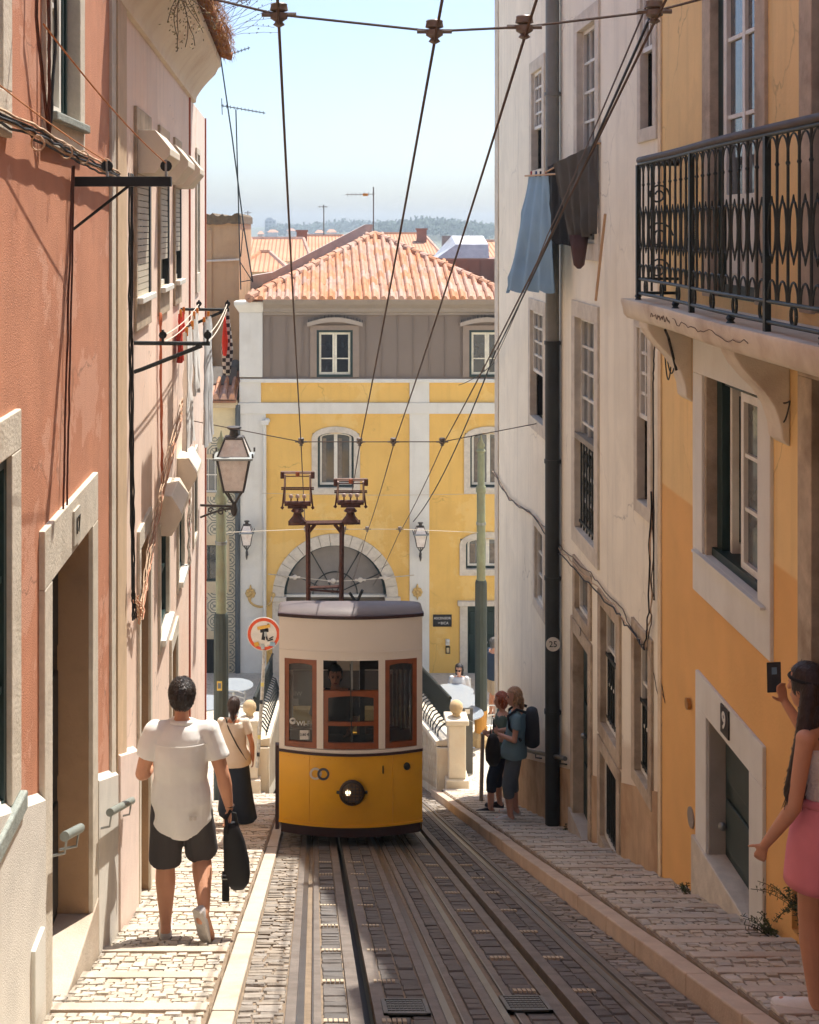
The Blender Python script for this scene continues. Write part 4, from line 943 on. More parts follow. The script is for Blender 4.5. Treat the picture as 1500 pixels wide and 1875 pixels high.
# loose black wires below the balcony
lw = thing('loose_wires', WR(10.5,.6,.1), 'loose black wires hanging under the balcony', 'wire')
for k in range(3):
    a = WR(10.95-.06*k,.85,.03+.02*k); c = WR(10.30+.09*k,.50,.10); m = MB(); m.tube(catenary(a,c,.12+.07*k), .006, 5); m.build('wire', blackc, lw)
for k in range(2): m = MB(); m.tube(catenary(WR(8.55-.2*k,.80,.05),WR(8.02,.55,.04),.12+.14*k), .005, 5); m.build('wire', blackc, lw)
m = MB(); m.tube([WR(10.25,.50,.12),WR(10.18,.76,.2),WR(9.9,.84,.30)], .011, 6); m.build('wire', blackc, lw)
# weeds at the foot of the yellow wall
def weed(c, label, n, h, seed):
    r_ = random.Random(seed); b_ = thing('weed', c, label, 'plant', 'weeds at the yellow wall'); m = MB(); st = MB(); c = Vector(c)
    for k in range(n):
        d = Vector((r_.uniform(-1,.2), r_.uniform(-.9,.9), r_.uniform(.1,1))).normalized(); L = h*r_.uniform(.5,1.1); P_ = [c+Vector((r_.uniform(-.03,.03),r_.uniform(-.05,.05),0))]
        for i in range(5): d = (d+Vector((0,0,-.16))).normalized(); P_.append(P_[-1]+d*L/5)
        st.tube(P_, .0025, 3)
        for i in range(16):
            t = r_.uniform(.8,4.99); p = P_[int(t)].lerp(P_[int(t)+1],t-int(t)); a = (d.cross(Vector((r_.gauss(0,1),r_.gauss(0,1),r_.gauss(0,1))))).normalized()*r_.uniform(.015,.035); e = a.cross(d).normalized()*.0045
            m.add([p,p+a*.5+e,p+a,p+a*.5-e], [(0,1,2,3)])
    st.build('stems', M('green stem', srgb(70,76,50)), b_); m.build('leaves', M('dusty green leaf', srgb(70,84,56), var=.25, scale=20, rand=.25), b_)
weed((2.93,7.98,-2.52), 'leafy weed growing out of the wall niche', 16, .26, 2); weed((2.90,8.35,ZRW(8.35)), 'bushy weed at the foot of the yellow wall beside the doorstep', 22, .2, 3); weed((2.90,10.15,ZRW(10.15)), 'tiny grass tuft where the yellow wall meets the pavement', 7, .1, 6); weed((2.90,15.0,ZRW(15.0)), 'small dry weed at the cream house doorstep', 9, .12, 7)
# ------------------------------------------------------------------ yellow house closing the view
F = House('yellow_station_house', (1.7, YF, side(YF)), 'yellow and white house with tiled hip roof closing the street', WF)
fy = M('warm yellow render', srgb(236,192,104), var=.04, scale=1.5, bump=.12, bscale=40, dirt=srgb(214,166,84), dirtamt=.5, dirtscale=.7, streak=.18, patch=(srgb(240,204,128), .5, .6))
attic = M('grey brown sheet cladding', srgb(132,118,106), rough=.6, var=.05, scale=1)
UX = lambda px: pf(px,0)[0]; VZ = lambda py: pf(0,py)[1]
zbase = -13.0; xl, xr = UX(440), 7.0
# openings
ARC = (UX(614), VZ(1092), 94*YF/FPX)   # centre x, springing z, inner radius
def arched(u0,u1,v0,v1,rise,n=8):   # outline with segmental top
    c = (u0+u1)/2; w_ = (u1-u0)/2
    return [(u0,v0),(u1,v0)]+[(c+w_*cos(t),v1-rise+rise*sin(t)) for t in [k*pi/n for k in range(n+1)]]
def arch_window(px0,px1,py0,py1,rise=.10,small=False, nu=2, openleaf=False):
    u0,u1 = UX(px0),UX(px1); v0,v1 = VZ(py1),VZ(py0); sw = .16
    # stone surround as an arched ring
    n = 10; c = (u0+u1)/2; w_ = (u1-u0)/2
    inn = [(u0,v0)]+[(c-w_*cos(t),v1-rise+rise*sin(t)) for t in [k*pi/n for k in range(n+1)]]+[(u1,v0)]
    out = [(u0-sw,v0-sw)]+[(c-(w_+sw)*cos(t),v1-rise+(rise+sw)*sin(t)) for t in [k*pi/n for k in range(n+1)]]+[(u1+sw,v0-sw)]
    m = MB(); k = len(inn)
    for i in range(k):
        j = (i+1)%k; m.add([WF(*inn[i],-.2),WF(*inn[j],-.2),WF(*inn[j],.04),WF(*inn[i],.04),WF(*out[i],-.2),WF(*out[j],-.2),WF(*out[j],.04),WF(*out[i],.04)], [(3,2,6,7),(0,1,2,3),(4,7,6,5)])
    m.build('window_surround', stone, F.root)
    F.holes.append((u0-sw+.02,u1+sw-.02,v0-sw+.02,v1-.02 if rise > .05 else v1+sw-.02))
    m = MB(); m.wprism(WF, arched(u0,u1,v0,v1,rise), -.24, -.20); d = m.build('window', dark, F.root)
    g = MB()
    def ringpoly(t0,t1,mat,nm,o0,o1):
        a = [(u0+t0,v0+t0)]+[(c-(w_-t0)*cos(t),v1-rise+(rise-t0*.6)*sin(t)) for t in [k*pi/n for k in range(n+1)]]+[(u1-t0,v0+t0)]
        b_ = [(u0+t1,v0+t1)]+[(c-(w_-t1)*cos(t),v1-rise+(rise-t1*.6)*sin(t)) for t in [k*pi/n for k in range(n+1)]]+[(u1-t1,v0+t1)]
        q = MB(); kk = len(a)
        for i in range(kk):
            j = (i+1)%kk; q.add([WF(*a[i],o1),WF(*a[j],o1),WF(*b_[j],o1),WF(*b_[i],o1),WF(*b_[i],o0),WF(*b_[j],o0),WF(*a[i],o0),WF(*a[j],o0)], [(0,1,2,3),(3,2,5,4)])
        return q.build(nm, mat, d)
    ringpoly(0,.055,greenp,'outer_frame',-.2,-.10); ringpoly(.056,.11,whitep,'sash_frame',-.2,-.125)
    q = MB(); q.wbox(WF,c-.045,c+.045,v0+.09,v1-rise*.4,-.19,-.12); q.build('meeting_stile', whitep, d)
    q = MB(); q.wprism(WF, arched(u0+.09,u1-.09,v0+.09,v1-.07,rise*.9), -.19,-.165); q.build('pane', panesky, d)
    for s_ in (0,1):
        q = MB(); uu = (u0+.13, c-.07) if s_ == 0 else (c+.07,u1-.13); q.wbox(WF,uu[0],uu[0]+(uu[1]-uu[0])*.35,v0+.12,v1-rise-.03,-.163,-.158); q.build('curtain', M('dim curtain', srgb(126,116,104), var=.3, scale=9), d)
    return d
arch_window(582,648,792,893,.14); arch_window(861,930,792,893,.14)
arch_window(853,935,985,1042,.16)
# attic windows with curved hoods
def attic_window(px0,px1):
    u0,u1 = UX(px0),UX(px1); v0,v1 = VZ(690),VZ(604); sw = .17
    A = attic_m = M('taupe window surround', srgb(148,132,118), rough=.6, var=.05)
    m = MB(); m.wbox(WF,u0-sw,u0,v0,v1+.12,-.1,.06); m.wbox(WF,u1,u1+sw,v0,v1+.12,-.1,.06); m.wbox(WF,u0,u1,v1,v1+.12,-.1,.06); m.build('window_surround', A, F.root)
    n = 8; c = (u0+u1)/2; w_ = (u1-u0)/2+.25
    top = [(c-w_+2*w_*k/n, v1+.20+.14*sin(pi*k/n)) for k in range(n+1)]; bot = [(c-w_+2*w_*k/n, v1+.10+.12*sin(pi*k/n)) for k in range(n,-1,-1)]
    m = MB(); m.wprism(WF, top+bot, -.05, .20); m.build('window_hood', M('pale hood', srgb(176,162,146), var=.06), F.root)
    m = MB(); r_ = random.Random(2)
    for k in range(40):
        x = c-w_+2*w_*r_.random(); z = v1+.20+.14*sin(pi*(x-c+w_)/(2*w_)); m.box((x-.004,YF-.18,z),(x+.004,YF-.172,z+.07))
    m.build('bird_spikes', iron, F.root, kind='stuff')
    F.holes.append((u0+.002,u1-.002,v0+.002,v1-.002))
    g = MB()
    for a,b_,c_,d_ in ((u0,u0+.06,v0,v1),(u1-.06,u1,v0,v1),(u0+.06,u1-.06,v1-.06,v1),(u0+.06,u1-.06,v0,v0+.06)): g.wbox(WF,a,b_,c_,d_,-.1,.03)
    w_o = g.build('window', greenp, F.root)
    q = MB(); cc = (u0+u1)/2
    for a,b_ in ((u0+.062,cc-.002),(cc+.002,u1-.062)):
        for a2,b2,c2,d2 in ((a,a+.055,v0+.06,v1-.06),(b_-.055,b_,v0+.06,v1-.06),(a+.055,b_-.055,v1-.12,v1-.06),(a+.055,b_-.055,v0+.06,v0+.12)): q.wbox(WF,a2,b2,c2,d2,-.09,-.02)
        q.wbox(WF,a+.055,b_-.055,v0+.46,v0+.49,-.08,-.03)
    q.build('sash_frame', M('cream sash', srgb(232,226,204)), w_o)
    q = MB(); q.wbox(WF,u0+.1,u1-.1,v0+.1,v1-.1,-.06,-.05); q.build('pane', paneg, w_o)
attic_window(580,646); attic_window(859,925)
# big arch
u, zsp, r = ARC
F.holes.append((u-r-.3,u+r+.3,VZ(1300),zsp+r+.3))
F.holes.append((UX(842)+.0,UX(842)+1.9,VZ(1300),VZ(1108)))
mw = wall(WF, xl, xr, zbase, VZ(700), [h for h in F.holes if h[3] < VZ(700)], .3); mw.build('wall', fy, F.root)
wa = wall(WF, xl, xr, VZ(692), VZ(560), [h for h in F.holes if h[3] > VZ(692)], .2); wa.build('attic_wall', attic, F.root)
for i in range(18):
    xx = UX(497)+i*.41
    if any(h[0]-.2 < xx < h[1]+.2 for h in F.holes if h[3] > VZ(692)): continue
    q = MB(); q.wbox(WF,xx-.012,xx+.012,VZ(690),VZ(575),0,.03); q.build('standing_seam', attic, F.root)
# ring of voussoirs
n = 17
for k in range(n):
    t0, t1 = pi*k/n+.004, pi*(k+1)/n-.004; m = MB(); R0, R1 = r, r+.30
    P_ = [(u+R0*cos(t0),zsp+R0*sin(t0)),(u+R1*cos(t0),zsp+R1*sin(t0)),(u+R1*cos((t0+t1)/2),zsp+R1*sin((t0+t1)/2)),(u+R1*cos(t1),zsp+R1*sin(t1)),(u+R0*cos(t1),zsp+R0*sin(t1)),(u+R0*cos((t0+t1)/2),zsp+R0*sin((t0+t1)/2))]
    m.wprism(WF, P_, -.3, .05); m.build('voussoir', stone, F.root)
for s_ in (-1,1):
    # yellow spandrel left by the rectangular hole
    n = 10; P_ = [(u+s_*(r+.3)*cos(t),zsp+(r+.3)*sin(t)) for t in [k*pi/2/n for k in range(n+1)]]+[(u+s_*(r+.3),zsp+r+.3)]
    m = MB(); m.wprism(WF, P_, -.05, 0); m.build('spandrel', fy, F.root)
    a = u+s_*r; c = u+s_*(r+.3); a, c = min(a,c), max(a,c)
    m = MB(); m.wbox(WF,a,c,zbase,zsp-.12,-.3,.04); m.build('arch_jamb', stone, F.root, bevel=.01)
    m = MB(); m.wbox(WF,a-.04,c+.06,zsp-.12,zsp-.002,-.3,.09); m.build('impost', stone, F.root, bevel=.01)
fl = M('smoky fanlight glass', (.24,.215,.19), rough=.12, var=.06, spec=.8)
m = MB(); m.wprism(WF, [(u+(r-.0)*cos(pi*k/20),zsp+(r-.0)*sin(pi*k/20)) for k in range(21)], -.26, -.24); fan = m.build('fanlight', fl, F.root)
m = MB(); P_ = [WF(u+(r-.03)*cos(pi*k/24),zsp+(r-.03)*sin(pi*k/24),-.22) for k in range(25)]; m.tube(P_, .045, 6); m.build('fan_rim', greenp, fan)
m = MB(); m.tube([WF(u+.58*cos(pi*k/16),zsp+.58*sin(pi*k/16),-.22) for k in range(17)], .016, 5); m.build('fan_arc', iron, fan)
for t in (25,60,90+30,180-25):
    m = MB(); m.tube([WF(u+.05*cos(R(t)),zsp+.05*sin(R(t)),-.22),WF(u+r*cos(R(t)),zsp+r*sin(R(t)),-.22)], .014, 5); m.build('fan_spoke', iron, fan)
m = MB(); m.wbox(WF,u-r,u+r,zsp-.06,zsp+.0,-.27,-.15); m.build('transom', whitew, F.root)
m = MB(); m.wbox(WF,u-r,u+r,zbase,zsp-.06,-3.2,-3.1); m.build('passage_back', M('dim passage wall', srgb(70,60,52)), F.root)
m = MB(); n = 12
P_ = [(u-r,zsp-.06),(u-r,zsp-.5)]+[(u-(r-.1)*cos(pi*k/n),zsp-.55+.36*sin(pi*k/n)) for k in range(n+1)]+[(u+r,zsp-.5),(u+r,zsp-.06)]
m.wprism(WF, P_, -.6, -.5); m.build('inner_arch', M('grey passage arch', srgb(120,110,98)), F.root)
# tall door on the right
a, c = UX(842), UX(842)+1.9
m = MB(); zt = VZ(1108); m.wbox(WF,a,a+.2,zbase,zt-.002,-.3,.05); m.wbox(WF,c-.2,c,zbase,zt-.002,-.3,.05); m.wbox(WF,a-.06,c+.06,zt,zt+.12,-.3,.12); m.build('door_surround', stone, F.root, bevel=.01)
m = MB(); m.wbox(WF,a+.2,c-.2,zbase,zt,-.25,-.2); dd = m.build('door', greenp, F.root)
for i in range(2):
    for k in range(3):
        q = MB(); x0 = a+.28+i*.76; q.wbox(WF,x0,x0+.6,side(YF)+.2+k*.75,side(YF)+.8+k*.75,-.199,-.17); q.build('door_panel', greenp, dd, bevel=.02)
for z in (VZ(1180),VZ(1195)):
    q = MB(); q.ball(WF(UX(893),z,-.16), .035, nu=8, nv=5); q.build('knob', steel, dd)
# white trim: bands, pilasters, corner pier, cornice and gutter
tw = whitew
def band(x0,x1,z0,z1,o,nm='band',mat=None): m = MB(); m.wbox(WF,x0,x1,z0,z1,-.02,o); return m.build(nm, mat or tw, F.root, bevel=.01)
band(xl-.06,xr,VZ(757),VZ(737),.08,'string_course'); band(xl,xr,VZ(700),VZ(693),.10,'string_course'); 
band(xl-.02,UX(487),VZ(1268),VZ(757),.05,'pilaster'); band(UX(750),UX(786),VZ(1268),VZ(757),.05,'pilaster'); band(xl-.02,UX(478),VZ(737),VZ(700),.05,'pilaster'); band(UX(750),UX(786),VZ(737),VZ(700),.05,'pilaster')
for a_,c_ in ((xl-.05,UX(490)),(UX(748),UX(788))): band(a_,c_,zbase,VZ(1262),.07,'plinth',stone)
m = MB(); m.wbox(WF,xl-.02,UX(481),VZ(690),VZ(572),-.3,.09); m.build('corner_pier', tw, F.root, bevel=.015)
m = MB(); m.rings([[WF(xl-.02-d,z,.09+d),WF(UX(481)+d,z,.09+d),WF(UX(481)+d,z,-.3-d),WF(xl-.02-d,z,-.3-d)] for d,z in ((0,VZ(572)),(.05,VZ(567)),(.11,VZ(560)),(.13,VZ(557)),(.13,VZ(552)),(0,VZ(550)))]); m.build('pier_cap', tw, F.root)
gut = M('grey brown eave mould', srgb(150,138,124), rough=.5, var=.06)
m = MB(); prof = [(0,VZ(577)),(.10,VZ(576)),(.10,VZ(572)),(.16,VZ(570)),(.17,VZ(564)),(.30,VZ(556)),(.36,VZ(549)),(.36,VZ(546)),(0,VZ(546))]
m.rings([[WF(UX(481)+.02,z,o) for o,z in prof],[WF(xr,z,o) for o,z in prof]]); m.build('gutter', gut, F.root)
# white rain pipe
m = MB(); m.tube([WF(UX(485),VZ(1265),.10),WF(UX(485),VZ(772),.10)], .045, 10); dp = m.build('rain_pipe', tw, F.root, smooth=True)
m = MB(); m.wbox(WF,UX(481)-.03,UX(490)+.03,VZ(776),VZ(768),.02,.2); m.ball(WF(UX(490),VZ(769),.12),.07); m.build('pipe_hopper', tw, dp)
# plaque, box, ornaments
b_ = MB(); b_.wbox(WF,UX(793),UX(827),VZ(1147),VZ(1125),.01,.03); pq = b_.build('wall_plaque', M('black plaque', srgb(34,32,32), rough=.4), label='black plaque lettered ASCENSOR DA BICA on the yellow wall', cat='sign')
wl = M('white lettering', srgb(226,222,212))
text_mesh('ASCENSOR', .088, wl, pq, WF(UX(810),VZ(1131.5),.034), (1,0,0), (0,0,1), 'lettering'); text_mesh('DA', .04, wl, pq, WF(UX(804),VZ(1140),.034), (1,0,0), (0,0,1), 'lettering'); text_mesh('BICA', .094, wl, pq, WF(UX(814),VZ(1140.5),.034), (1,0,0), (0,0,1), 'lettering')
b_ = MB(); b_.wbox(WF,UX(816),UX(824),VZ(1196),VZ(1183),.0,.05); o = b_.build('notice_box', darkp, label='small framed notice on the yellow wall under the plaque', cat='notice'); q = MB(); q.wbox(WF,UX(817.5),UX(822.5),VZ(1194),VZ(1185),.05,.054); q.build('paper', M('notice paper', srgb(206,186,140)), o)
b_ = MB(); b_.wbox(WF,UX(816),UX(823),VZ(1180),VZ(1170),.0,.08); b_.ball(WF(UX(819.5),VZ(1172),.1),.05); b_.build('intercom', tw, label='small white fixture above the framed notice', cat='fixture')
gold = M('ochre stucco ornament', srgb(206,172,108), var=.15, bump=.3)
for px_, py_ in ((764,1083),(459,1085)):
    m = MB(); c = WF(UX(px_),VZ(py_),.05)
    for k in range(8):
        t = k*pi/4; m.ball(c+Vector((.09*cos(t),-.02,.09*sin(t))), .05,.03,.05, nu=8, nv=5)
    m.ball(c+Vector((0,-.04,0)),.05); m.tube([c+Vector((0,-.02,.1)),c+Vector((0,-.02,.22))],[.05,.01],6); m.tube([c+Vector((0,-.02,-.1)),c+Vector((0,-.02,-.2))],[.04,.01],6)
    m.build('rosette', gold, F.root, smooth='all')
m = MB(); c = WF(UX(478),VZ(1095),.07); m.tube([c+Vector((.32*cos(t),0,.26*sin(t)+.05)) for t in [pi+k*pi/10 for k in range(11)]], .03, 6); m.ball(c+Vector((.32,0,.1)),.06); m.ball(c+Vector((-.32,0,.1)),.06); m.build('garland', gold, F.root, smooth='all')
# hip roof
ze = VZ(548); ye = YF-.34; apex = Vector((pf(686,432,38.6)[0], 38.6, pf(686,432,38.6)[1])); x0, x1 = UX(458)-.02, 2*apex.x-UX(458)
E0, E1 = Vector((x0,ye,ze)), Vector((x1,ye,ze)); rdg = apex+Vector((0,6,0))
m = MB(); m.add([E0-Vector((0,0,.03)),E1-Vector((0,0,.03)),apex-Vector((0,0,.03)),rdg-Vector((0,0,.03)),Vector((x0,46,ze)),Vector((x1,46,ze))], [(0,1,2),(0,2,3,4),(1,5,3,2),(4,3,5)]); rf = m.build('roof', M('roof underlay terracotta', srgb(170,110,74), var=.15, bump=.3), F.root)
tm = MB(); k = 6
def tprof(y, s): 
    top = [Vector((.07*s*cos(pi*i/(k-1)), y, .095*s*sin(pi*i/(k-1))+.004)) for i in range(k)]
    return [Vector((.115,y,.012)),Vector((.115,y,.028))]+[Vector((p.x,p.y,p.z+.02)) for p in top]+[Vector((-.115,y,.028)),Vector((-.115,y,.012))]
tm.rings([tprof(0,1.08),tprof(.47,.92)]); tme = tm.mesh('roof_tile'); tme.materials.append(tile_terra)
slope_v = Vector((apex.x, apex.y, apex.z))-Vector((apex.x, ye, ze)); sl_len = slope_v.length; sv = slope_v/sl_len; ang = math.atan2(sv.z, sv.y)
nrow = 11; ncol = int((x1-x0)/.225)
for i in range(nrow):
    f = (i+.02)/nrow; hw = (x1-x0)/2*(1-f)
    for j in range(ncol+1):
        x = apex.x+(j-ncol/2)*.225
        if abs(x-apex.x) > hw-.06: continue
        p = Vector((x,ye,ze))+sv*(sl_len*f-.03)
        if 576+2400*x/ye > 930 and x > apex.x: continue
        place('roof_tile', tme, F.root, p+Vector((random.uniform(-.006,.006),0,.0+random.uniform(0,.008))), (ang+.075,random.uniform(-.03,.03),random.uniform(-.02,.02)))
for E_ in (E0,E1):
    d = (apex-E_); L = d.length; d /= L; n = 17
    rt = MB(); rt.tube([Vector((0,0,0)),Vector((0,.40,0))], [.125,.10], 10)
    rme = rt.mesh('hip_tile'); rme.materials.append(tile_terra)
    for i in range(n):
        p = E_+d*(L*i/n); o = place('hip_tile', rme, F.root, p+Vector((0,0,.05)), d.to_track_quat('Y','Z').to_euler())
m = MB(); c = xl; m.add([WF(xl,zbase,0),WF(xl,VZ(560),0),WF(xl,VZ(560),-12),WF(xl,zbase,-12),WF(xr,zbase,0),WF(xr,VZ(560),0),WF(xr,VZ(560),-12),WF(xr,zbase,-12)], [(0,1,2,3),(4,7,6,5),(3,2,6,7)]); m.build('block', fy, F.root)
# wall lanterns
lantern('wall_lantern', at(452,975,33.55), .80, 'grey wall lantern on the white pilaster left of the arch', wallpt=(pf(452,0)[0],33.95,VZ(1000)))
lantern('wall_lantern', at(770,978,33.55), .80, 'grey wall lantern on the white pilaster right of the arch', wallpt=(pf(770,0)[0],33.95,VZ(1003)))

# ------------------------------------------------------------------ tiled house to the left of it
def azulejo():
    m = M('blue grey patterned wall tiles', srgb(206,196,170), rough=.35, var=.05); t = m.node_tree; N = t.nodes; L = t.links; b = N['Principled BSDF']
    g = N.new('ShaderNodeNewGeometry'); sx = N.new('ShaderNodeSeparateXYZ'); L.new(g.outputs['Position'], sx.inputs[0])
    def mth(op, a, b_=None, c_=None):
        n = N.new('ShaderNodeMath'); n.operation = op
        for k, v in enumerate((a,b_,c_)):
            if v is None: continue
            if isinstance(v,(int,float)): n.inputs[k].default_value = v
            else: L.new(v, n.inputs[k])
        return n.outputs[0]
    T = .40
    fx = mth('ABSOLUTE', mth('SUBTRACT', mth('FRACT', mth('DIVIDE', sx.outputs[0], T)), .5)); fz = mth('ABSOLUTE', mth('SUBTRACT', mth('FRACT', mth('DIVIDE', sx.outputs[2], T)), .5))
    octd = mth('MAXIMUM', mth('MAXIMUM', fx, fz), mth('MULTIPLY', mth('ADD', fx, fz), .72))
    ring1 = mth('LESS_THAN', mth('ABSOLUTE', mth('SUBTRACT', octd, .43)), .035)
    rd = mth('SQRT', mth('ADD', mth('POWER', fx, 2.0), mth('POWER', fz, 2.0)))
    ring2 = mth('LESS_THAN', mth('ABSOLUTE', mth('SUBTRACT', rd, .27)), .03); dot = mth('LESS_THAN', rd, .09)
    pet = mth('LESS_THAN', mth('ABSOLUTE', mth('SUBTRACT', fx, fz)), .03); pet2 = mth('MULTIPLY', pet, mth('LESS_THAN', rd, .24))
    cor = mth('LESS_THAN', mth('ABSOLUTE', mth('SUBTRACT', mth('ADD', fx, fz), .93)), .02)
    f = mth('MINIMUM', mth('ADD', mth('ADD', mth('ADD', ring1, ring2), mth('ADD', dot, pet2)), cor), 1.0)
    src = b.inputs['Base Color'].links[0].from_socket; x = N.new('ShaderNodeMix'); x.data_type = 'RGBA'; L.new(mth('MULTIPLY', f, .85), x.inputs[0]); L.new(src, x.inputs[6]); x.inputs[7].default_value = (*srgb(96,104,98),1); L.new(x.outputs[2], b.inputs['Base Color'])
    return m
az = azulejo()
T = House('tiled_house', (-3.2, YF+.1, side(YF)), 'house clad in patterned tiles behind the left pole', lambda u,v,o: Vector((u,YF+.1-o,v)))
U2 = lambda px: (px-576)*(YF+.1)/FPX; V2 = lambda py: EYE-(py-VY)*(YF+.1)/FPX
beige = M('beige stone trim', srgb(210,192,158), var=.08, bump=.2)
T.surround(U2(352),U2(410),V2(902),V2(838),.10,.15,beige); T.window(U2(352),U2(410),V2(902),V2(838),.1,whitep,4,2,panesky)
T.surround(U2(352),U2(412),V2(1065),V2(998),.12,.15,beige); T.window(U2(352),U2(412),V2(1065),V2(998),.12,greenp,2,1,paneg)
T.surround(U2(352),U2(410),V2(1290),V2(1170),.14,.15,beige,bot=False); T.door(U2(352),U2(410),V2(1290),V2(1170),.15,darkp,3,2)
T.holes = [h for h in T.holes]
T.finish(az, -9, xl-.06, -12.5, V2(738), back=8)
for (a_,c_,z0,z1) in ((-9,xl-.07,V2(838),V2(800)),(-9,xl-.07,V2(765),V2(735)),(-9,xl-.07,V2(905)-.12,V2(905)+.0)): pass
m = MB(); m.wbox(T.W,-9,xl-.07,V2(800),V2(742),-.02,.03); m.build('frieze', M('cream frieze', srgb(226,210,168), var=.06), T.root)
m = MB(); m.wbox(T.W,-9,xl-.07,V2(745),V2(732),-.02,.2); m.build('eave', beige, T.root)
for py_ in (985,1078,1160): 
    m = MB(); m.wbox(T.W,-9,xl-.3,V2(py_+7),V2(py_-5),-.02,.03); m.build('string_course', beige, T.root)
m = MB(); m.tube([(U2(436),YF-.06,-10.5),(U2(436),YF-.06,V2(740))], .07, 10); m.build('rain_pipe', M('slate grey pipe', srgb(84,90,92), rough=.5), T.root, smooth=True)
m = MB(); m.hexa([(-9,YF-.2,V2(735)),(xl-.1,YF-.2,V2(735)),(xl-.1,YF+4,V2(690)),(-9,YF+4,V2(690)),(-9,YF-.2,V2(735)+.06),(xl-.1,YF-.2,V2(735)+.06),(xl-.1,YF+4,V2(690)+.06),(-9,YF+4,V2(690)+.06)]); m.build('roof', old_tile, T.root)
for j in range(9):
    x = xl-.2-j*.21
    for i in range(3): place('roof_tile', tme, T.root, Vector((x,YF-.2+i*.44,V2(735)+.07+i*.10)), (R(12)+.03,0,0), (1,1,1.5))
m = MB(); m.hexa([(-3.3,YF+.8,V2(715)),(-2.1,YF+.8,V2(735)+.25),(-2.1,YF+1.6,V2(735)+.6),(-3.3,YF+1.6,V2(715)+.4),(-3.3,YF+.8,V2(715)+.12),(-2.1,YF+.8,V2(735)+.37),(-2.1,YF+1.6,V2(735)+.72),(-3.3,YF+1.6,V2(715)+.52)]); sk = m.build('skylight', M('skylight frame', srgb(96,88,80)), T.root)
# tan block above with mossy top, dish and wire mast
b = thing('tan_block', (-2.8,37.5,-10), 'plain tan rendered building with mossy top behind the tiled house', 'building')
z0, z1 = -12, EYE-(402-VY)*37/FPX; xa, xb = (358-576)*37/FPX-4, (438-576)*37/FPX
tanm = M('tan render', srgb(196,162,122), var=.06, scale=1, bump=.2, streak=.25, dirt=srgb(150,118,84), dirtamt=.4)
m = MB(); m.box((xa,37,z0),(xb,44,z1)); m.build('wall', tanm, b)
m = MB(); m.box((xa+2.6,36.93,z0),((388-576)*37/FPX,36.995,z1-.3)); m.build('pilaster', tanm, b)
m = MB(); r_ = random.Random(4); n = 60
rs = []
for i in range(n+1): x = xa+(xb+.05-xa)*i/n; h_ = .12+r_.uniform(-.03,.07); rs.append([Vector((x,36.9,z1-.12+r_.uniform(-.03,.03))),Vector((x,36.9,z1+h_)),Vector((x,44,z1+h_)),Vector((x,44,z1-.1))])
m.rings(rs); m.build('mossy_top', M('dark moss crust', srgb(110,92,66), var=.35, scale=9, bump=.8, bscale=30), b)
m = MB(); m.lathe([(.02,-.12),(.14,-.08),(.17,-.0),(.16,.0),(.12,-.06),(.0,-.1)], (xb-.1,36.8,EYE-(668-VY)*37/FPX), 16, 'y'); m.build('dish', M('grey dish', srgb(110,108,104)), b)
m = MB(); m.tube([((376-576)*37/FPX,36.9,EYE-(478-VY)*37/FPX),((440-576)*37/FPX,36.9,EYE-(475-VY)*37/FPX)], .035, 6); m.build('pole', M('pale pole', srgb(214,204,188)), b)
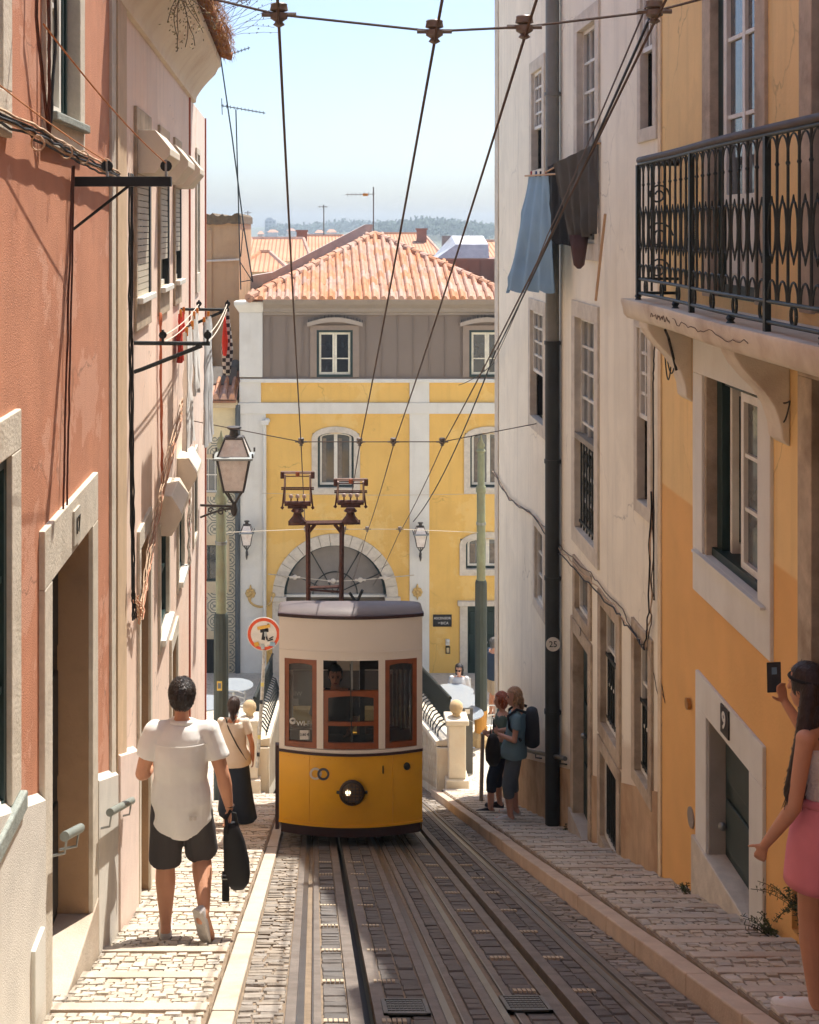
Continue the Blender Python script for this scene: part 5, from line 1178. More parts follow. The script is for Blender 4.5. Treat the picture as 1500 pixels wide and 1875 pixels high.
# ------------------------------------------------------------------ roofs and hills beyond
def roof_mat():
    m = M('far tile roof', srgb(210,152,116), var=.10, scale=.6, dirt=srgb(190,112,70), dirtamt=.4, dirtscale=.4)
    t = m.node_tree; N = t.nodes; L = t.links; g = N.new('ShaderNodeNewGeometry'); wv = N.new('ShaderNodeTexWave'); wv.inputs['Scale'].default_value = 1.6; wv.inputs['Distortion'].default_value = .3
    L.new(g.outputs['Position'], wv.inputs['Vector']); bp = N.new('ShaderNodeBump'); bp.inputs['Distance'].default_value = .1; bp.inputs['Strength'].default_value = .7; L.new(wv.outputs['Fac'], bp.inputs['Height']); L.new(bp.outputs[0], N['Principled BSDF'].inputs['Normal']); return m
frm = roof_mat(); fw_ = M('far white wall', srgb(226,218,204), var=.05, scale=.5)
def far_house(px0, px1, py_eave, py_ridge, Y, dep, label, chimney=None, wallm=None, hip=.25, ridgex=None):
    x0, x1 = (px0-VX)*Y/FPX, (px1-VX)*Y/FPX; ze = EYE-(py_eave-VY)*Y/FPX; zr = EYE-(py_ridge-VY)*(Y+dep/2)/FPX
    b = thing('far_house', ((x0+x1)/2, Y, -14), label, 'building', 'houses beyond the yellow house')
    m = MB(); m.box((x0,Y,-14),(x1,Y+dep,ze)); m.build('wall', wallm or fw_, b)
    h = hip*(x1-x0); m = MB(); e = .3
    A = [(x0-e,Y-e,ze),(x1+e,Y-e,ze),(x1+e,Y+dep+e,ze),(x0-e,Y+dep+e,ze),(x0+h,Y+dep/2,zr),(x1-h,Y+dep/2,zr)]
    m.add(A, [(0,1,5,4),(1,2,5),(2,3,4,5),(3,0,4),(0,3,2,1)]); rf = m.build('roof', frm, b)
    m = MB(); m.tube([A[4],A[5]], .12, 6); m.tube([A[0],A[4]], .10, 6); m.tube([A[1],A[5]], .10, 6); m.build('ridge_tiles', tile_terra, rf)
    if chimney:
        for cx_ in chimney:
            x = (cx_-VX)*(Y+dep*.3)/FPX; m = MB(); m.box((x-.3,Y+dep*.3-.3,ze),(x+.3,Y+dep*.3+.3,zr+.25)); m.box((x-.36,Y+dep*.3-.36,zr+.25),(x+.36,Y+dep*.3+.36,zr+.36)); m.build('chimney', M('far brown chimney', srgb(150,104,84)), rf)
    wn = max(2, int((x1-x0)/2.4))
    for i in range(wn):
        x = x0+(x1-x0)*(i+.5)/wn; m = MB(); m.box((x-.45,Y-.04,ze-2.2),(x+.45,Y-.005,ze-.7)); w_ = m.build('window', M('far dark glass', (.05,.055,.06), rough=.2), b); m = MB(); m.box((x-.03,Y-.07,ze-2.2),(x+.03,Y-.041,ze-.7)); m.build('mullion', whitep, w_)
    return b
far_house(445,560,478,437,62,10,'far house with long orange roof left of the hip roof',hip=.05)
far_house(440,520,497,462,54,6,'nearer small hipped orange roof behind the wire mast',hip=.38)
far_house(535,640,470,432,72,11,'far orange roofed house just left of the hip roof peak',chimney=[553],hip=.08)
far_house(640,800,466,428,80,12,'far orange roofed house right of the hip roof peak',chimney=[772],hip=.06)
far_house(870,960,476,442,66,9,'far orange roofed house beside the cream house edge',hip=.1)
b = thing('party_wall', (-.3,44,-10), 'grey sloping gable parapet with brown face behind the hip roof', 'wall')
W3 = lambda u,v,o: Vector((u,44-o,v)); p3 = lambda px,py: ((px-VX)*44/FPX, EYE-(py-VY)*44/FPX)
m = MB(); m.wprism(W3,[p3(470,548),p3(680,548),p3(680,425),p3(660,432),p3(470,527)],-.3,0); m.build('brown_face', M('brown sheet cladding', srgb(146,106,88), rough=.6, var=.06), b)
m = MB(); m.wprism(W3,[p3(440,527),p3(470,527),p3(680,425),p3(682,411),p3(668,411),p3(500,498),p3(440,508)],-.5,.35); m.build('capping', M('pale grey capping', srgb(190,178,168), rough=.6), b)
m = MB(); m.wprism(W3,[p3(400,570),p3(475,570),p3(475,527),p3(400,520)],-.5,.1); m.build('lower_wall', fw_, b)
b = thing('roof_terrace', (4.5,46,-10), 'brown clad terrace wall with white skylight box right of the hip roof', 'building')
W4 = lambda u,v,o: Vector((u,46-o,v)); p4 = lambda px,py: ((px-VX)*46/FPX, EYE-(py-VY)*46/FPX)
m = MB(); m.wprism(W4,[p4(790,600),p4(960,600),p4(960,474),p4(790,474)],-3,0); m.build('wall', M('brown sheet cladding', srgb(146,106,88)), b)
for px_ in range(800,960,20):
    m = MB(); u0 = p4(px_,0)[0]; m.wbox(W4,u0-.012,u0+.012,p4(0,600)[1],p4(0,474)[1],0,.03); m.build('standing_seam', M('brown sheet cladding', srgb(146,106,88)), b)
m = MB(); a_, c_ = p4(838,0)[0], p4(898,0)[0]; zt, zb_ = p4(0,432)[1], p4(0,473)[1]
m.add([(a_-.7,46.3,zb_),(c_,46.3,zb_),(c_,48,zb_),(a_-.7,48,zb_),(a_,46.5,zt-.3),(c_,46.5,zt-.3),(c_,48,zt),(a_,48,zt)], [(0,1,5,4),(1,2,6,5),(4,5,6,7),(2,3,7,6),(3,0,4,7)]); m.build('skylight_box', M('bright sheet metal', srgb(216,212,206), rough=.35, metal=.4), b)
m = MB(); m.wbox(W4,p4(822,0)[0],p4(845,0)[0],p4(0,474)[1],p4(0,432)[1],-2.6,-2.2); m.build('grey_stack', M('weathered grey stack', srgb(170,164,158), var=.2, scale=2), b)
# aerials
def aerial(x, Y, z0, z1, label, bars, mat=None, lean=0, r=.022):
    mat = mat or M('aerial grey', srgb(120,116,110), rough=.5)
    b_ = thing('aerial', (x,Y,z0), label, 'aerial'); m = MB(); m.tube([(x,Y,z0),(x+lean,Y,z1)], r, 6); m.build('mast', mat, b_)
    for (dz, dx0, dx1, n, tilt) in bars:
        z = z1-dz; m = MB(); m.tube([(x+lean+dx0,Y,z),(x+lean+dx1,Y,z+tilt)], r*.5, 5); bo = m.build('boom', mat, b_)
        for i in range(n):
            f = (i+.5)/n; xx = x+lean+dx0+(dx1-dx0)*f; m = MB(); m.tube([(xx,Y-.22,z+tilt*f),(xx,Y+.22,z+tilt*f)], r*.35, 4); m.tube([(xx,Y,z+tilt*f-.06),(xx,Y,z+tilt*f+.06)], r*.35, 4); m.build('element', mat, bo)
    return b_
Ya = 42; x = (684-VX)*Ya/FPX; zz = lambda py,Y: EYE-(py-VY)*Y/FPX
a = aerial(x, Ya, zz(430,Ya), zz(342,Ya), 'roof aerial with orange tip above the hip roof peak', [(.25,-.9,.05,7,.02)])
m = MB(); m.box((x-.34,Ya-.05,zz(357,Ya)-.03),(x-.18,Ya+.05,zz(357,Ya)+.05)); m.build('orange_tip', M('orange plastic', srgb(220,150,60)), a)
aerial((593-VX)*70/FPX,70,zz(430,70),zz(375,70),'thin far aerial left of the hip roof peak',[(.1,-.3,.2,3,0)],r=.035)
aerial((454-VX)*70/FPX,70,zz(440,70),zz(386,70),'thin far aerial near the wire mast',[(.1,-.2,.2,2,0)],r=.03)
Yb = 36.8
b = thing('wire_mast', ((440-VX)*Yb/FPX,Yb,zz(530,Yb)), 'tall leaning guyed mast with two antennas beside the tan block', 'mast')
X = lambda px: (px-VX)*Yb/FPX
m = MB(); m.tube([(X(441),Yb,zz(530,Yb)),(X(432),Yb,zz(200,Yb))], .02, 6); m.build('mast', iron, b)
m = MB(); m.tube([(X(463),Yb,zz(516,Yb)),(X(447),Yb,zz(420,Yb)),(X(425),Yb,zz(250,Yb)),(X(401),Yb,zz(85,Yb))], .022, 6); m.build('leaning_mast', iron, b)
for (pxa,pya,pxb,pyb,n) in ((405,193,486,207,12),(395,108,458,87,10)):
    m = MB(); m.tube([(X(pxa),Yb,zz(pya,Yb)),(X(pxb),Yb,zz(pyb,Yb))], .013, 5); bo = m.build('antenna_boom', iron, b)
    for i in range(n):
        f = (i+.5)/n; p = Vector((X(pxa+(pxb-pxa)*f),Yb,zz(pya+(pyb-pya)*f,Yb))); m = MB(); m.tube([p-Vector((0,.25,.0)),p+Vector((0,.25,0))], .008, 4); m.tube([p-Vector((0,0,.05)),p+Vector((0,0,.05))], .008, 4); m.build('element', iron, bo)
m = MB(); m.tube([(X(406),Yb,zz(180,Yb)),(X(407),Yb,zz(210,Yb))], .012, 5); m.build('reflector', iron, b)
for (x0_,y0_,x1_,y1_) in ((440,480,463,516),(441,516,463,512),(445,420,441,470)):
    m = MB(); m.tube([(X(x0_),Yb,zz(y0_,Yb)),(X(x1_),Yb,zz(y1_,Yb))], .014, 5); m.build('stay', iron, b)
# hills, wood and a far block
hm = M('hazy green hillside', srgb(112,116,92), var=.25, scale=.02)
def hill(px0,px1,prof,Y,name='hill'):
    m = MB(); n = len(prof); rs = []
    for i,py in enumerate(prof):
        x = (px0+(px1-px0)*i/(n-1)-VX)*Y/FPX; z = EYE-(py-VY)*Y/FPX
        rs.append([Vector((x,Y-140,-14)),Vector((x,Y-60,(z-14)/2*.9)),Vector((x,Y,z)),Vector((x,Y+160,z-8)),Vector((x,Y+260,-14))])
    m.rings(rs); return m.build(name, hm, kind='structure', smooth='all')
hill(-300,1500,[425,424,423,422,420,420,418,416,415,417,416,414,417,420,422,424,425],900,'hills')
hill(620,1400,[426,422,420,419,420,421,420,422,424,425],640,'wooded_hill')
leafm = M('far wood foliage', srgb(76,92,66), var=.3, scale=.15, rand=.25)
m = MB(); r_ = random.Random(11)
for i in range(1500):
    if i < 900: px_ = r_.uniform(690,910); Y = r_.uniform(590,660); py = 434-r_.uniform(0,20)-10*math.exp(-((px_-775)/70)**2)
    else: px_ = r_.uniform(490,720); Y = r_.uniform(780,880); py = 428-r_.uniform(0,13)-7*math.exp(-((px_-640)/60)**2)
    c = Vector(((px_-VX)*Y/FPX, Y, EYE-(py-VY)*Y/FPX)); s_ = r_.uniform(.9,2.0)*(1.15 if Y > 700 else 1)
    for k in range(10):
        p = c+Vector((r_.gauss(0,s_*.55),r_.gauss(0,s_*.55),r_.gauss(0,s_*.5))); a_ = Vector((r_.gauss(0,1),r_.gauss(0,1),r_.gauss(0,1))).normalized()*s_*.55; e_ = a_.orthogonal().normalized()*s_*.45
        m.add([p-a_,p+e_,p+a_,p-e_], [(0,1,2,3)])
m.build('far_wood', leafm, kind='stuff', label='wooded hillside in haze beyond the roofs', cat='wood')
b = thing('tower_block', ((495-VX)*800/FPX,800,-14), 'pale far tower block on the hazy horizon', 'building')
def tower(px0,px1,py,Y,dark_=.0):
    x0_,x1_ = (px0-VX)*Y/FPX,(px1-VX)*Y/FPX; zt = EYE-(py-VY)*Y/FPX; m = MB(); m.box((x0_,Y,-14),(x1_,Y+12,zt)); m.box((x0_+1,Y+2,zt),(x1_-2,Y+8,zt+1.2)); m.build('wall', M('far grey concrete', srgb(150,150,146), var=.08, scale=.1), b)
    for i in range(3):
        for j in range(5):
            xx = x0_+(x1_-x0_)*(i+.5)/3; z = zt-1.6-j*2.2; m = MB(); m.box((xx-.7,Y-.1,z-.6),(xx+.7,Y-.01,z+.6)); m.build('window', M('far dark glass', (.05,.055,.06)), b)
tower(485,505,402,800)
r_ = random.Random(3)
WORDS = ('leftmost','second','third','fourth','fifth','sixth','rightmost')
for i in range(7):
    px_ = 448+i*27+r_.uniform(-6,6); Y = r_.uniform(420,700); w2 = r_.uniform(4,9)*Y/FPX; x = (px_-VX)*Y/FPX; zt = EYE-(r_.uniform(421,430)-VY)*Y/FPX
    bb = thing('distant_building', (x,Y,-14), 'tiny %s building in the far haze, %s of the low row under the horizon' % (('pale','brownish','grey')[i%3], WORDS[i]), 'building', 'buildings in the far haze')
    m = MB(); m.box((x-w2,Y,-14),(x+w2,Y+10,zt)); m.build('wall', M('far wall %d' % (i%3), [srgb(206,196,184),srgb(196,170,150),srgb(182,180,176)][i%3]), bb)
    m = MB(); m.add([(x-w2-.3,Y-.3,zt),(x+w2+.3,Y-.3,zt),(x+w2+.3,Y+10.3,zt),(x-w2-.3,Y+10.3,zt),(x-w2*.5,Y+5,zt+1.0),(x+w2*.5,Y+5,zt+1.0)], [(0,1,5,4),(1,2,5),(2,3,4,5),(3,0,4),(0,3,2,1)]); m.build('roof', frm, bb)
# the air: thin haze round everything
m = MB(); m.box((-700,-30,-15.5),(900,1250,16)); hz = m.build('haze', None, kind='stuff')
hmm = bpy.data.materials.new('haze'); hmm.use_nodes = True; t = hmm.node_tree
for n_ in list(t.nodes):
    if n_.type == 'BSDF_PRINCIPLED': t.nodes.remove(n_)
pv = t.nodes.new('ShaderNodeVolumePrincipled'); pv.inputs['Color'].default_value = (.74,.86,.95,1); pv.inputs['Density'].default_value = .0009; pv.inputs['Anisotropy'].default_value = .3
t.links.new(pv.outputs[0], t.nodes['Material Output'].inputs['Volume']); hz.data.materials.append(hmm)
# ------------------------------------------------------------------ overhead wires, poles
WH = 4.7     # wire height above the road
def wz(Y): return road(Y)+WH
wx = (-.16,.54,.945,1.53)
names = ('leftmost contact wire, running to the left current collector','second contact wire, running to the right current collector','third contact wire from the left above the empty track','rightmost contact wire above the empty track')
DZ1 = (-.045,-.12,-.10,-.03)
for qi, (X_, lb) in enumerate(zip(wx, names)):
    P_ = []
    for (ya,yb) in ((-5,5.9),(5.9,15.7),(15.7,24),(24,33.8)):
        for k in range(8): y = ya+(yb-ya)*k/8; P_.append((X_,y,wz(y)-.05*4*(k/8)*(1-k/8)+DZ1[qi]*max(0,1-abs(y-5.9)/9.8)))
    P_.append((X_,33.8,wz(33.8))); m = MB(); m.tube(P_, .0068, 6); m.build('contact_wire', cable, label=lb, cat='wire', group='contact wires')
insm = M('grey insulator porcelain', srgb(120,110,100), rough=.4, var=.2, scale=20)
def span(pL, pR, Y, label, ins=True, r=.006, s=1.0, mat=None):
    b = thing('span_wire', pL, label, 'wire'); nodes = [Vector(pL)]+[Vector((X_,Y,wz(Y)+.055*s+(DZ1[i] if Y < 6 else 0))) for i,X_ in enumerate(wx)]+[Vector(pR)]
    m = MB(); m.tube(nodes, r, 6); m.build('wire', mat or cable, b)
    if ins:
        for p in nodes[1:-1]:
            i_ = MB(); i_.lathe([(.012,-.06),(.03,-.05),(.018,-.035),(.042,-.02),(.042,.005),(.022,.012),(.045,.02),(.04,.045),(.042,.05),(.036,.055),(.0,.055)], (0,0,0), 12); i_.v = [p+q*s for q in i_.v]; i_.tube([p+Vector((-.085*s,0,0)),p+Vector((.085*s,0,0))], .012*s, 6)
            i_.build('insulator', insm, b, smooth=True)
    return b
span((-1.35,5.9,2.85),(XR,5.9,2.95),5.9,'nearest span wire with four insulators crossing the top of the view',s=.92)
span((XL(15.7)+.0,15.7,EYE-(770-VY)*15.7/FPX),(XR,17.3,-.96),15.7,'span wire from pink house to cream house above the tram',s=.85)
# poles
polem = M('olive green pole paint', srgb(134,138,108), rough=.6, var=.1, scale=6, dirt=srgb(120,90,60), dirtamt=.35, dirtscale=4); sleeve = M('dark green fluted sleeve', srgb(56,64,58), rough=.6, var=.15, dirt=srgb(90,86,70), dirtamt=.3)
def pole(x, Y, ztop, zsl, zb, r, label, base=False):
    b = thing('catenary_pole', (x,Y,zb), label, 'pole', 'catenary poles')
    m = MB(); m.tube([(x,Y,zsl),(x,Y,ztop-1.1),(x,Y,ztop-1.08),(x,Y,ztop-.35)], [r,r*.95,r*.8,r*.78], 14); m.lathe([(r*1.15,ztop-1.15),(r*1.15,ztop-1.05),(r*.8,ztop-1.0)], (x,Y,0), 14); m.build('shaft', polem, b, smooth=True)
    m = MB(); m.lathe([(r*.8,ztop-.36),(r*1.1,ztop-.33),(r*.7,ztop-.28),(r*.9,ztop-.22),(r*.3,ztop-.1),(.005,ztop)], (x,Y,0), 12); m.build('spike', polem, b, smooth=True)
    m = MB(); n = 24; rs = []
    for z,k in ((zb,1.35),(zsl-.06,1.28),(zsl,1.1)): rs.append([Vector((x+r*k*(1+.05*(i%2))*cos(2*pi*i/n),Y+r*k*(1+.05*(i%2))*sin(2*pi*i/n),z)) for i in range(n)])
    m.rings(rs); m.build('fluted_sleeve', sleeve, b)
    for z in (zsl+1.1, zsl+1.13):
        m = MB(); m.tube([(x,Y,z),(x,Y,z+.02)], r*1.12, 14); m.build('clamp', steel, b)
    if base:
        m = MB(); m.tube([(x,Y,zb-.02),(x,Y,zb+.42)], r*1.45, 16); m.build('yellow_band', M('ochre band', srgb(206,150,74), dirt=srgb(160,110,60)), b)
        m = MB(); m.lathe([(r*1.5,zb-.02),(r*2.4,zb-.12),(r*2.7,zb-.3),(r*2.9,zb-.8),(0,zb-.8)], (x,Y,0), 12); m.build('stone_foot', M('worn ochre stone', srgb(204,176,132), var=.15, bump=.4), b)
    return b
pole((405-VX)*21/FPX,21,EYE-(788-VY)*21/FPX,EYE-(1122-VY)*21/FPX,side(21),.088,'green catenary pole left of the tram with yellow sticker')
q = thing('sticker', ((400-VX)*21/FPX,20.86,-5.9), 'small yellow and white sticker on the left pole', 'sticker'); m = MB(); c = at(402,1256,20.87); m.box(c-Vector((.04,.004,.075)),c+Vector((.04,.0,.075))); m.build('paper', M('yellow paper', srgb(226,196,96)), q); m = MB(); m.box(c-Vector((.025,.008,.04)),c+Vector((.025,-.0045,.045))); m.build('print', M('blue grey print', srgb(110,120,130)), q)
pole((881-VX)*26/FPX,26,EYE-(795-VY)*26/FPX,EYE-(1062-VY)*26/FPX,EYE-(1338-VY)*26/FPX,.088,'green catenary pole right of the tram with ochre foot',base=True)
b = span(at(413,975,21),at(878,975,26),23.5,'span wire between the two green poles',s=.8,mat=M('pale wire', srgb(196,184,164)))
b = thing('span_wire', at(491,1051,33.8), 'lowest pale span wire across the station arch', 'wire'); pts_ = [at(491,1051,33.8),at(540,1057,33.8),at(610,1064,33.8),at(660,1062,33.8),at(705,1058,33.8),at(758,1053,33.8)]; m = MB(); m.tube(pts_, .014, 5); m.build('wire', M('pale wire', srgb(196,184,164)), b)
for p in pts_[1:-1]:
    m = MB(); m.ball(p,.07,.05,.07,nu=8,nv=5); m.tube([p-Vector((.14,0,0)),p+Vector((.14,0,0))],.03,6); m.build('insulator', M('pale insulator', srgb(216,204,186)), b)
# feeder cables to the right wall
for (pA,YA,pB,YB,sag,r,lb) in (((1188,0),7.5,(1003,430),13.5,.02,.006,'thin cable crossing in front of the blue sheet'),((1205,0),7.8,(910,640),19,.05,.010,'thicker feeder cable descending past the cream house'),((1003,430),13.5,(905,660),21,.05,.006,'lower run of the thin cable beside the cream house'),((908,642),20,(757,955),33.6,.3,.012,'feeder cable running on to the right wall lantern'),((905,665),21,(840,705),33.5,.05,.008,'short cable to the grey attic window')):
    m = MB(); m.tube(catenary(at(*pA,YA),at(*pB,YB),sag), r, 5); m.build('feeder_cable', cable if r < .008 else blackc, label=lb, cat='cable')
m = MB(); m.tube(catenary(at(480,903,33.7),at(908,903,33.7),.05), .006, 4); m.build('thin_span', M('pale wire', srgb(196,184,164)), label='faint thin wire across the yellow house below its windows', cat='wire')

# ------------------------------------------------------------------ the tram
TX, TY, TW, TL = .41, 14.85, .81, 6.0
tyel = M('tram yellow enamel', srgb(243,180,34), rough=.32, var=.04, scale=3, spec=.5, dirt=srgb(190,120,20), dirtamt=.25, dirtscale=2)
tcre = M('tram cream enamel', srgb(240,232,218), rough=.4, var=.03, scale=2)
tmar = M('tram maroon paint', srgb(58,34,32), rough=.5, var=.15)
wood = M('varnished tram wood', srgb(142,76,38), rough=.35, var=.2, scale=10, spec=.5)
trf = M('tram grey roof', srgb(104,94,92), rough=.5, var=.08)
tgl = glass('tram glass', (.03,.035,.035), .62)
tint = M('dark tram interior', srgb(52,42,36), rough=.8)
tram = thing('funicular_tram', (TX, TY, road(TY)), 'yellow and cream funicular tram number 1 coming up the track', 'tram')
def shear(y): return -SL*(y-TY)
def front_y(x): return TY-.13*(1-((x-TX)/TW)**2)-.02
def rear_y(x): return TY+TL+.13*(1-((x-TX)/TW)**2)
def panel(z0,z1,x0,x1,yf,th,mat,nm,n=14,zc=0,parent=None,bow=0,rel=False):
    """curved strip of the end wall between heights z0..z1"""
    m = MB(); rs = []
    for i in range(n+1):
        x = x0+(x1-x0)*i/n; y = yf(x); sh = shear(y) if rel else 0; k = bow*(1-((x-TX)/TW)**2)
        rs.append([Vector((x,y,z0+sh-k)),Vector((x,y,z1+sh-k)),Vector((x,y+th,z1+sh-k)),Vector((x,y+th,z0+sh-k))])
    m.rings(rs); return m.build(nm, mat, parent or tram, smooth=True)
zz = lambda py: EYE-(py-VY)*14.78/FPX
Zr, Zw1, Zw0, Zb, Zs, Z0 = zz(1128), zz(1206), zz(1368), zz(1377), zz(1506), zz(1528)
FX = lambda px: (px-VX)*14.78/FPX
panel(Zs,Zb,TX-TW,TX+TW,front_y,.05,tyel,'front_apron',20,bow=.012)
panel(Z0,Zs,TX-TW+.02,TX+TW-.02,lambda x: front_y(x)+.03,.05,tmar,'front_skirt',16,bow=.012)
panel(Zb-.004,Zb+.022,TX-TW-.006,TX+TW+.006,lambda x: front_y(x)-.018,.03,tmar,'belt_line',20,bow=.012)
panel(Zb+.02,Zw0,TX-TW,TX+TW,front_y,.05,tcre,'sill_panel',20,bow=.010)
panel(Zw1,Zr,TX-TW,TX+TW,front_y,.05,tcre,'header_panel',20)
panel(zz(1193),zz(1190),TX-TW-.002,TX+TW+.002,lambda x: front_y(x)-.008,.02,tcre,'bead',20)
panel(Zs-.012,Zs+.012,TX-TW-.004,TX+TW+.004,lambda x: front_y(x)-.012,.03,tyel,'apron_bead',20,bow=.012)
wins = [(FX(521),FX(580)),(FX(592),FX(693)),(FX(705),FX(764))]
posts = [(TX-TW,wins[0][0]),(wins[0][1],wins[1][0]),(wins[1][1],wins[2][0]),(wins[2][1],TX+TW)]
for a,c in posts: panel(Zw0,Zw1,a,c,front_y,.05,tcre,'post',4)
def framed(a,c,z0,z1,fw,arch=True):
    f = MB(); rel = .012; n = 8
    def strip(x0,x1,f0,f1,yo=rel):
        rs = []
        for i in range(n+1):
            x = x0+(x1-x0)*i/n; y = front_y(x)+yo; rs.append([Vector((x,y,f0(x))),Vector((x,y,f1(x))),Vector((x,y+.035,f1(x))),Vector((x,y+.035,f0(x)))])
        f.rings(rs)
    top = lambda x: z1
    tin = (lambda x: z1-fw-.035*(2*(x-(a+c)/2)/(c-a))**2) if arch else (lambda x: z1-fw)
    strip(a,a+fw,lambda x: z0,top); strip(c-fw,c,lambda x: z0,top); strip(a+fw,c-fw,tin,top); strip(a+fw,c-fw,lambda x: z0,lambda x: z0+fw*1.25)
    return f
for i in (0,2):
    a,c = wins[i]; f = framed(a,c,Zw0,Zw1,.05); fo = f.build('side_front_window', wood, tram)
    panel(Zw0+.06,Zw1-.045,a+.045,c-.045,lambda x: front_y(x)+.03,.006,tgl,'pane',6,parent=fo)
a,c = wins[1]; zm, zl = zz(1262), zz(1322)
f = framed(a,c,Zw0,zm,.055); rs=[]; cf = f.build('centre_window', wood, tram)
f = MB()
for i in range(7): x = a+.05+(c-a-.1)*i/6; y = front_y(x)+.012; rs.append([Vector((x,y,zl-.022)),Vector((x,y,zl+.022)),Vector((x,y+.035,zl+.022)),Vector((x,y+.035,zl-.022))])
f.rings(rs); f.build('middle_rail', wood, cf)
panel(Zw0+.06,zm-.05,a+.05,c-.05,lambda x: front_y(x)+.03,.006,tgl,'pane',6,parent=cf)
m = MB(); xm = (a+c)/2+.01; m.box((xm-.012,front_y(xm)+.04,Zw0),(xm+.012,front_y(xm)+.06,Zw1)); m.build('wiper_post', steel, tram)
m = MB(); m.tube([(xm-.02,front_y(xm)-.01,Zw1-.03),(xm-.005,front_y(xm)-.015,zz(1330))], .006, 5); m.build('wiper', iron, tram)
# roof: domed and following the slope
m = MB(); rs = []; n = 20
for y,k in ((TY-.14,.0),(TY-.11,.30),(TY-.02,.62),(TY+.15,.88),(TY+.5,1.15),(TY+TL-.35,1.0),(TY+TL-.02,.8),(TY+TL+.12,.0)):
    ring = []
    for i in range(n+1):
        t = pi*i/n; x = TX-cos(t)*(TW+.012); ed = (1-(abs(cos(t)))**3)
        yy = y+(.13-.13*(1-((x-TX)/TW)**2) if y < TY+.3 else 0)
        ring.append(Vector((x, yy, Zr+.02+.10*k*(sin(t)**.62 if sin(t) > 0 else 0)+shear(yy) if y > TY+.2 else Zr+.02+.10*k*(sin(t)**.62 if sin(t) > 1e-6 else 0))))
    ring.append(Vector((TX+TW+.012, ring[-1].y, ring[-1].z-.03))); ring.insert(0, Vector((TX-TW-.012, ring[0].y, ring[0].z-.03)))
    rs.append(ring)
m.rings(rs); m.build('roof', trf, tram, smooth=True)
panel(Zr-.012,Zr+.026,TX-TW-.016,TX+TW+.016,lambda x: front_y(x)-.022,.06,tmar,'roof_edge',20)
# sides with windows, rear end, floor, seats
for s_ in (-1,1):
    X_ = TX+s_*TW
    def SW(u,v,o): return Vector((X_+s_*o, u, v+shear(u)))
    hs = [(TY+.35+i*.92,TY+1.1+i*.92,Zw0,Zw1-.02) for i in range(6)]
    mm = wall(SW,TY,TY+TL,Zb,Zr,hs,.04); mm.build('side_panel', tcre, tram)
    mm = wall(SW,TY,TY+TL,Z0+.02,Zb,[],.04); mm.build('side_apron', tyel, tram)
    for h in hs:
        g = MB()
        for a_,b_,c_,d_ in ((h[0],h[0]+.05,h[2],h[3]),(h[1]-.05,h[1],h[2],h[3]),(h[0]+.05,h[1]-.05,h[3]-.05,h[3]),(h[0]+.05,h[1]-.05,h[2],h[2]+.05)): g.wbox(SW,a_,b_,c_,d_,-.035,-.002)
        g = g.build('side_window', wood, tram); q = MB(); q.wbox(SW,h[0]+.04,h[1]-.04,h[2]+.04,h[3]-.04,-.024,-.018); q.build('pane', tgl, g)
ry = lambda x: rear_y(x)-.05
panel(Z0,Zw0,TX-TW,TX+TW,ry,.05,tyel,'rear_apron',12,rel=True); panel(Zw1,Zr,TX-TW,TX+TW,ry,.05,tcre,'rear_header',12,rel=True)
for a,c in posts: panel(Zw0,Zw1,a,c,ry,.05,tcre,'rear_post',3,rel=True)
m = MB(); m.hexa([(TX-TW+.05,TY+.1,Z0+.12+shear(TY+.1)),(TX+TW-.05,TY+.1,Z0+.12+shear(TY+.1)),(TX+TW-.05,TY+TL,Z0+.12+shear(TY+TL)),(TX-TW+.05,TY+TL,Z0+.12+shear(TY+TL)),(TX-TW+.05,TY+.1,Z0+.18+shear(TY+.1)),(TX+TW-.05,TY+.1,Z0+.18+shear(TY+.1)),(TX+TW-.05,TY+TL,Z0+.18+shear(TY+TL)),(TX-TW+.05,TY+TL,Z0+.18+shear(TY+TL))]); m.build('floor', tint, tram)
m = MB(); m.box((TX-.35,TY+.12,Z0+.2),(TX+.45,TY+.35,Zw0-.02)); m.build('console', tint, tram)
for y in (TY+1.1,TY+2.9,TY+4.7):
    m = MB(); z = Zb-.28+shear(y)
    for xa_,xb_ in ((TX-TW+.06,TX-.22),(TX+.22,TX+TW-.06)):
        m.box((xa_,y,z-.45),(xb_,y+.42,z)); m.box((xa_,y-.04,z),(xb_,y,z+.5))
    m.build('seat', wood, tram)
for y in (TY+1.05,):
    for xa_,xb_ in ((TX-TW+.05,TX-.17),(TX+.17,TX+TW-.05)):
        m = MB(); s9 = shear(y); m.box((xa_,y,Z0+.2+s9),(xb_,y+.04,Zw0-.1+s9)); m.build('bulkhead', tint, tram); m = MB(); m.box((xa_,y,Zw1-.12+s9),(xb_,y+.04,Zr-.02+s9)); m.build('bulkhead_header', tint, tram)
    for x in (TX-.17,TX+.17): 
        m = MB(); m.box((x-.03,y,Z0+.2+s9),(x+.03,y+.05,Zr-.02+s9)); m.build('bulkhead_post', tint, tram)
# slats behind the right front window
for i in range(6):
    x = FX(716)+i*.055; m = MB(); m.box((x-.008,TY+.3,Zw0+.2),(x+.008,TY+.32,Zw1)); m.build('blind_slat', M('dim brown slat', srgb(84,62,50)), tram)
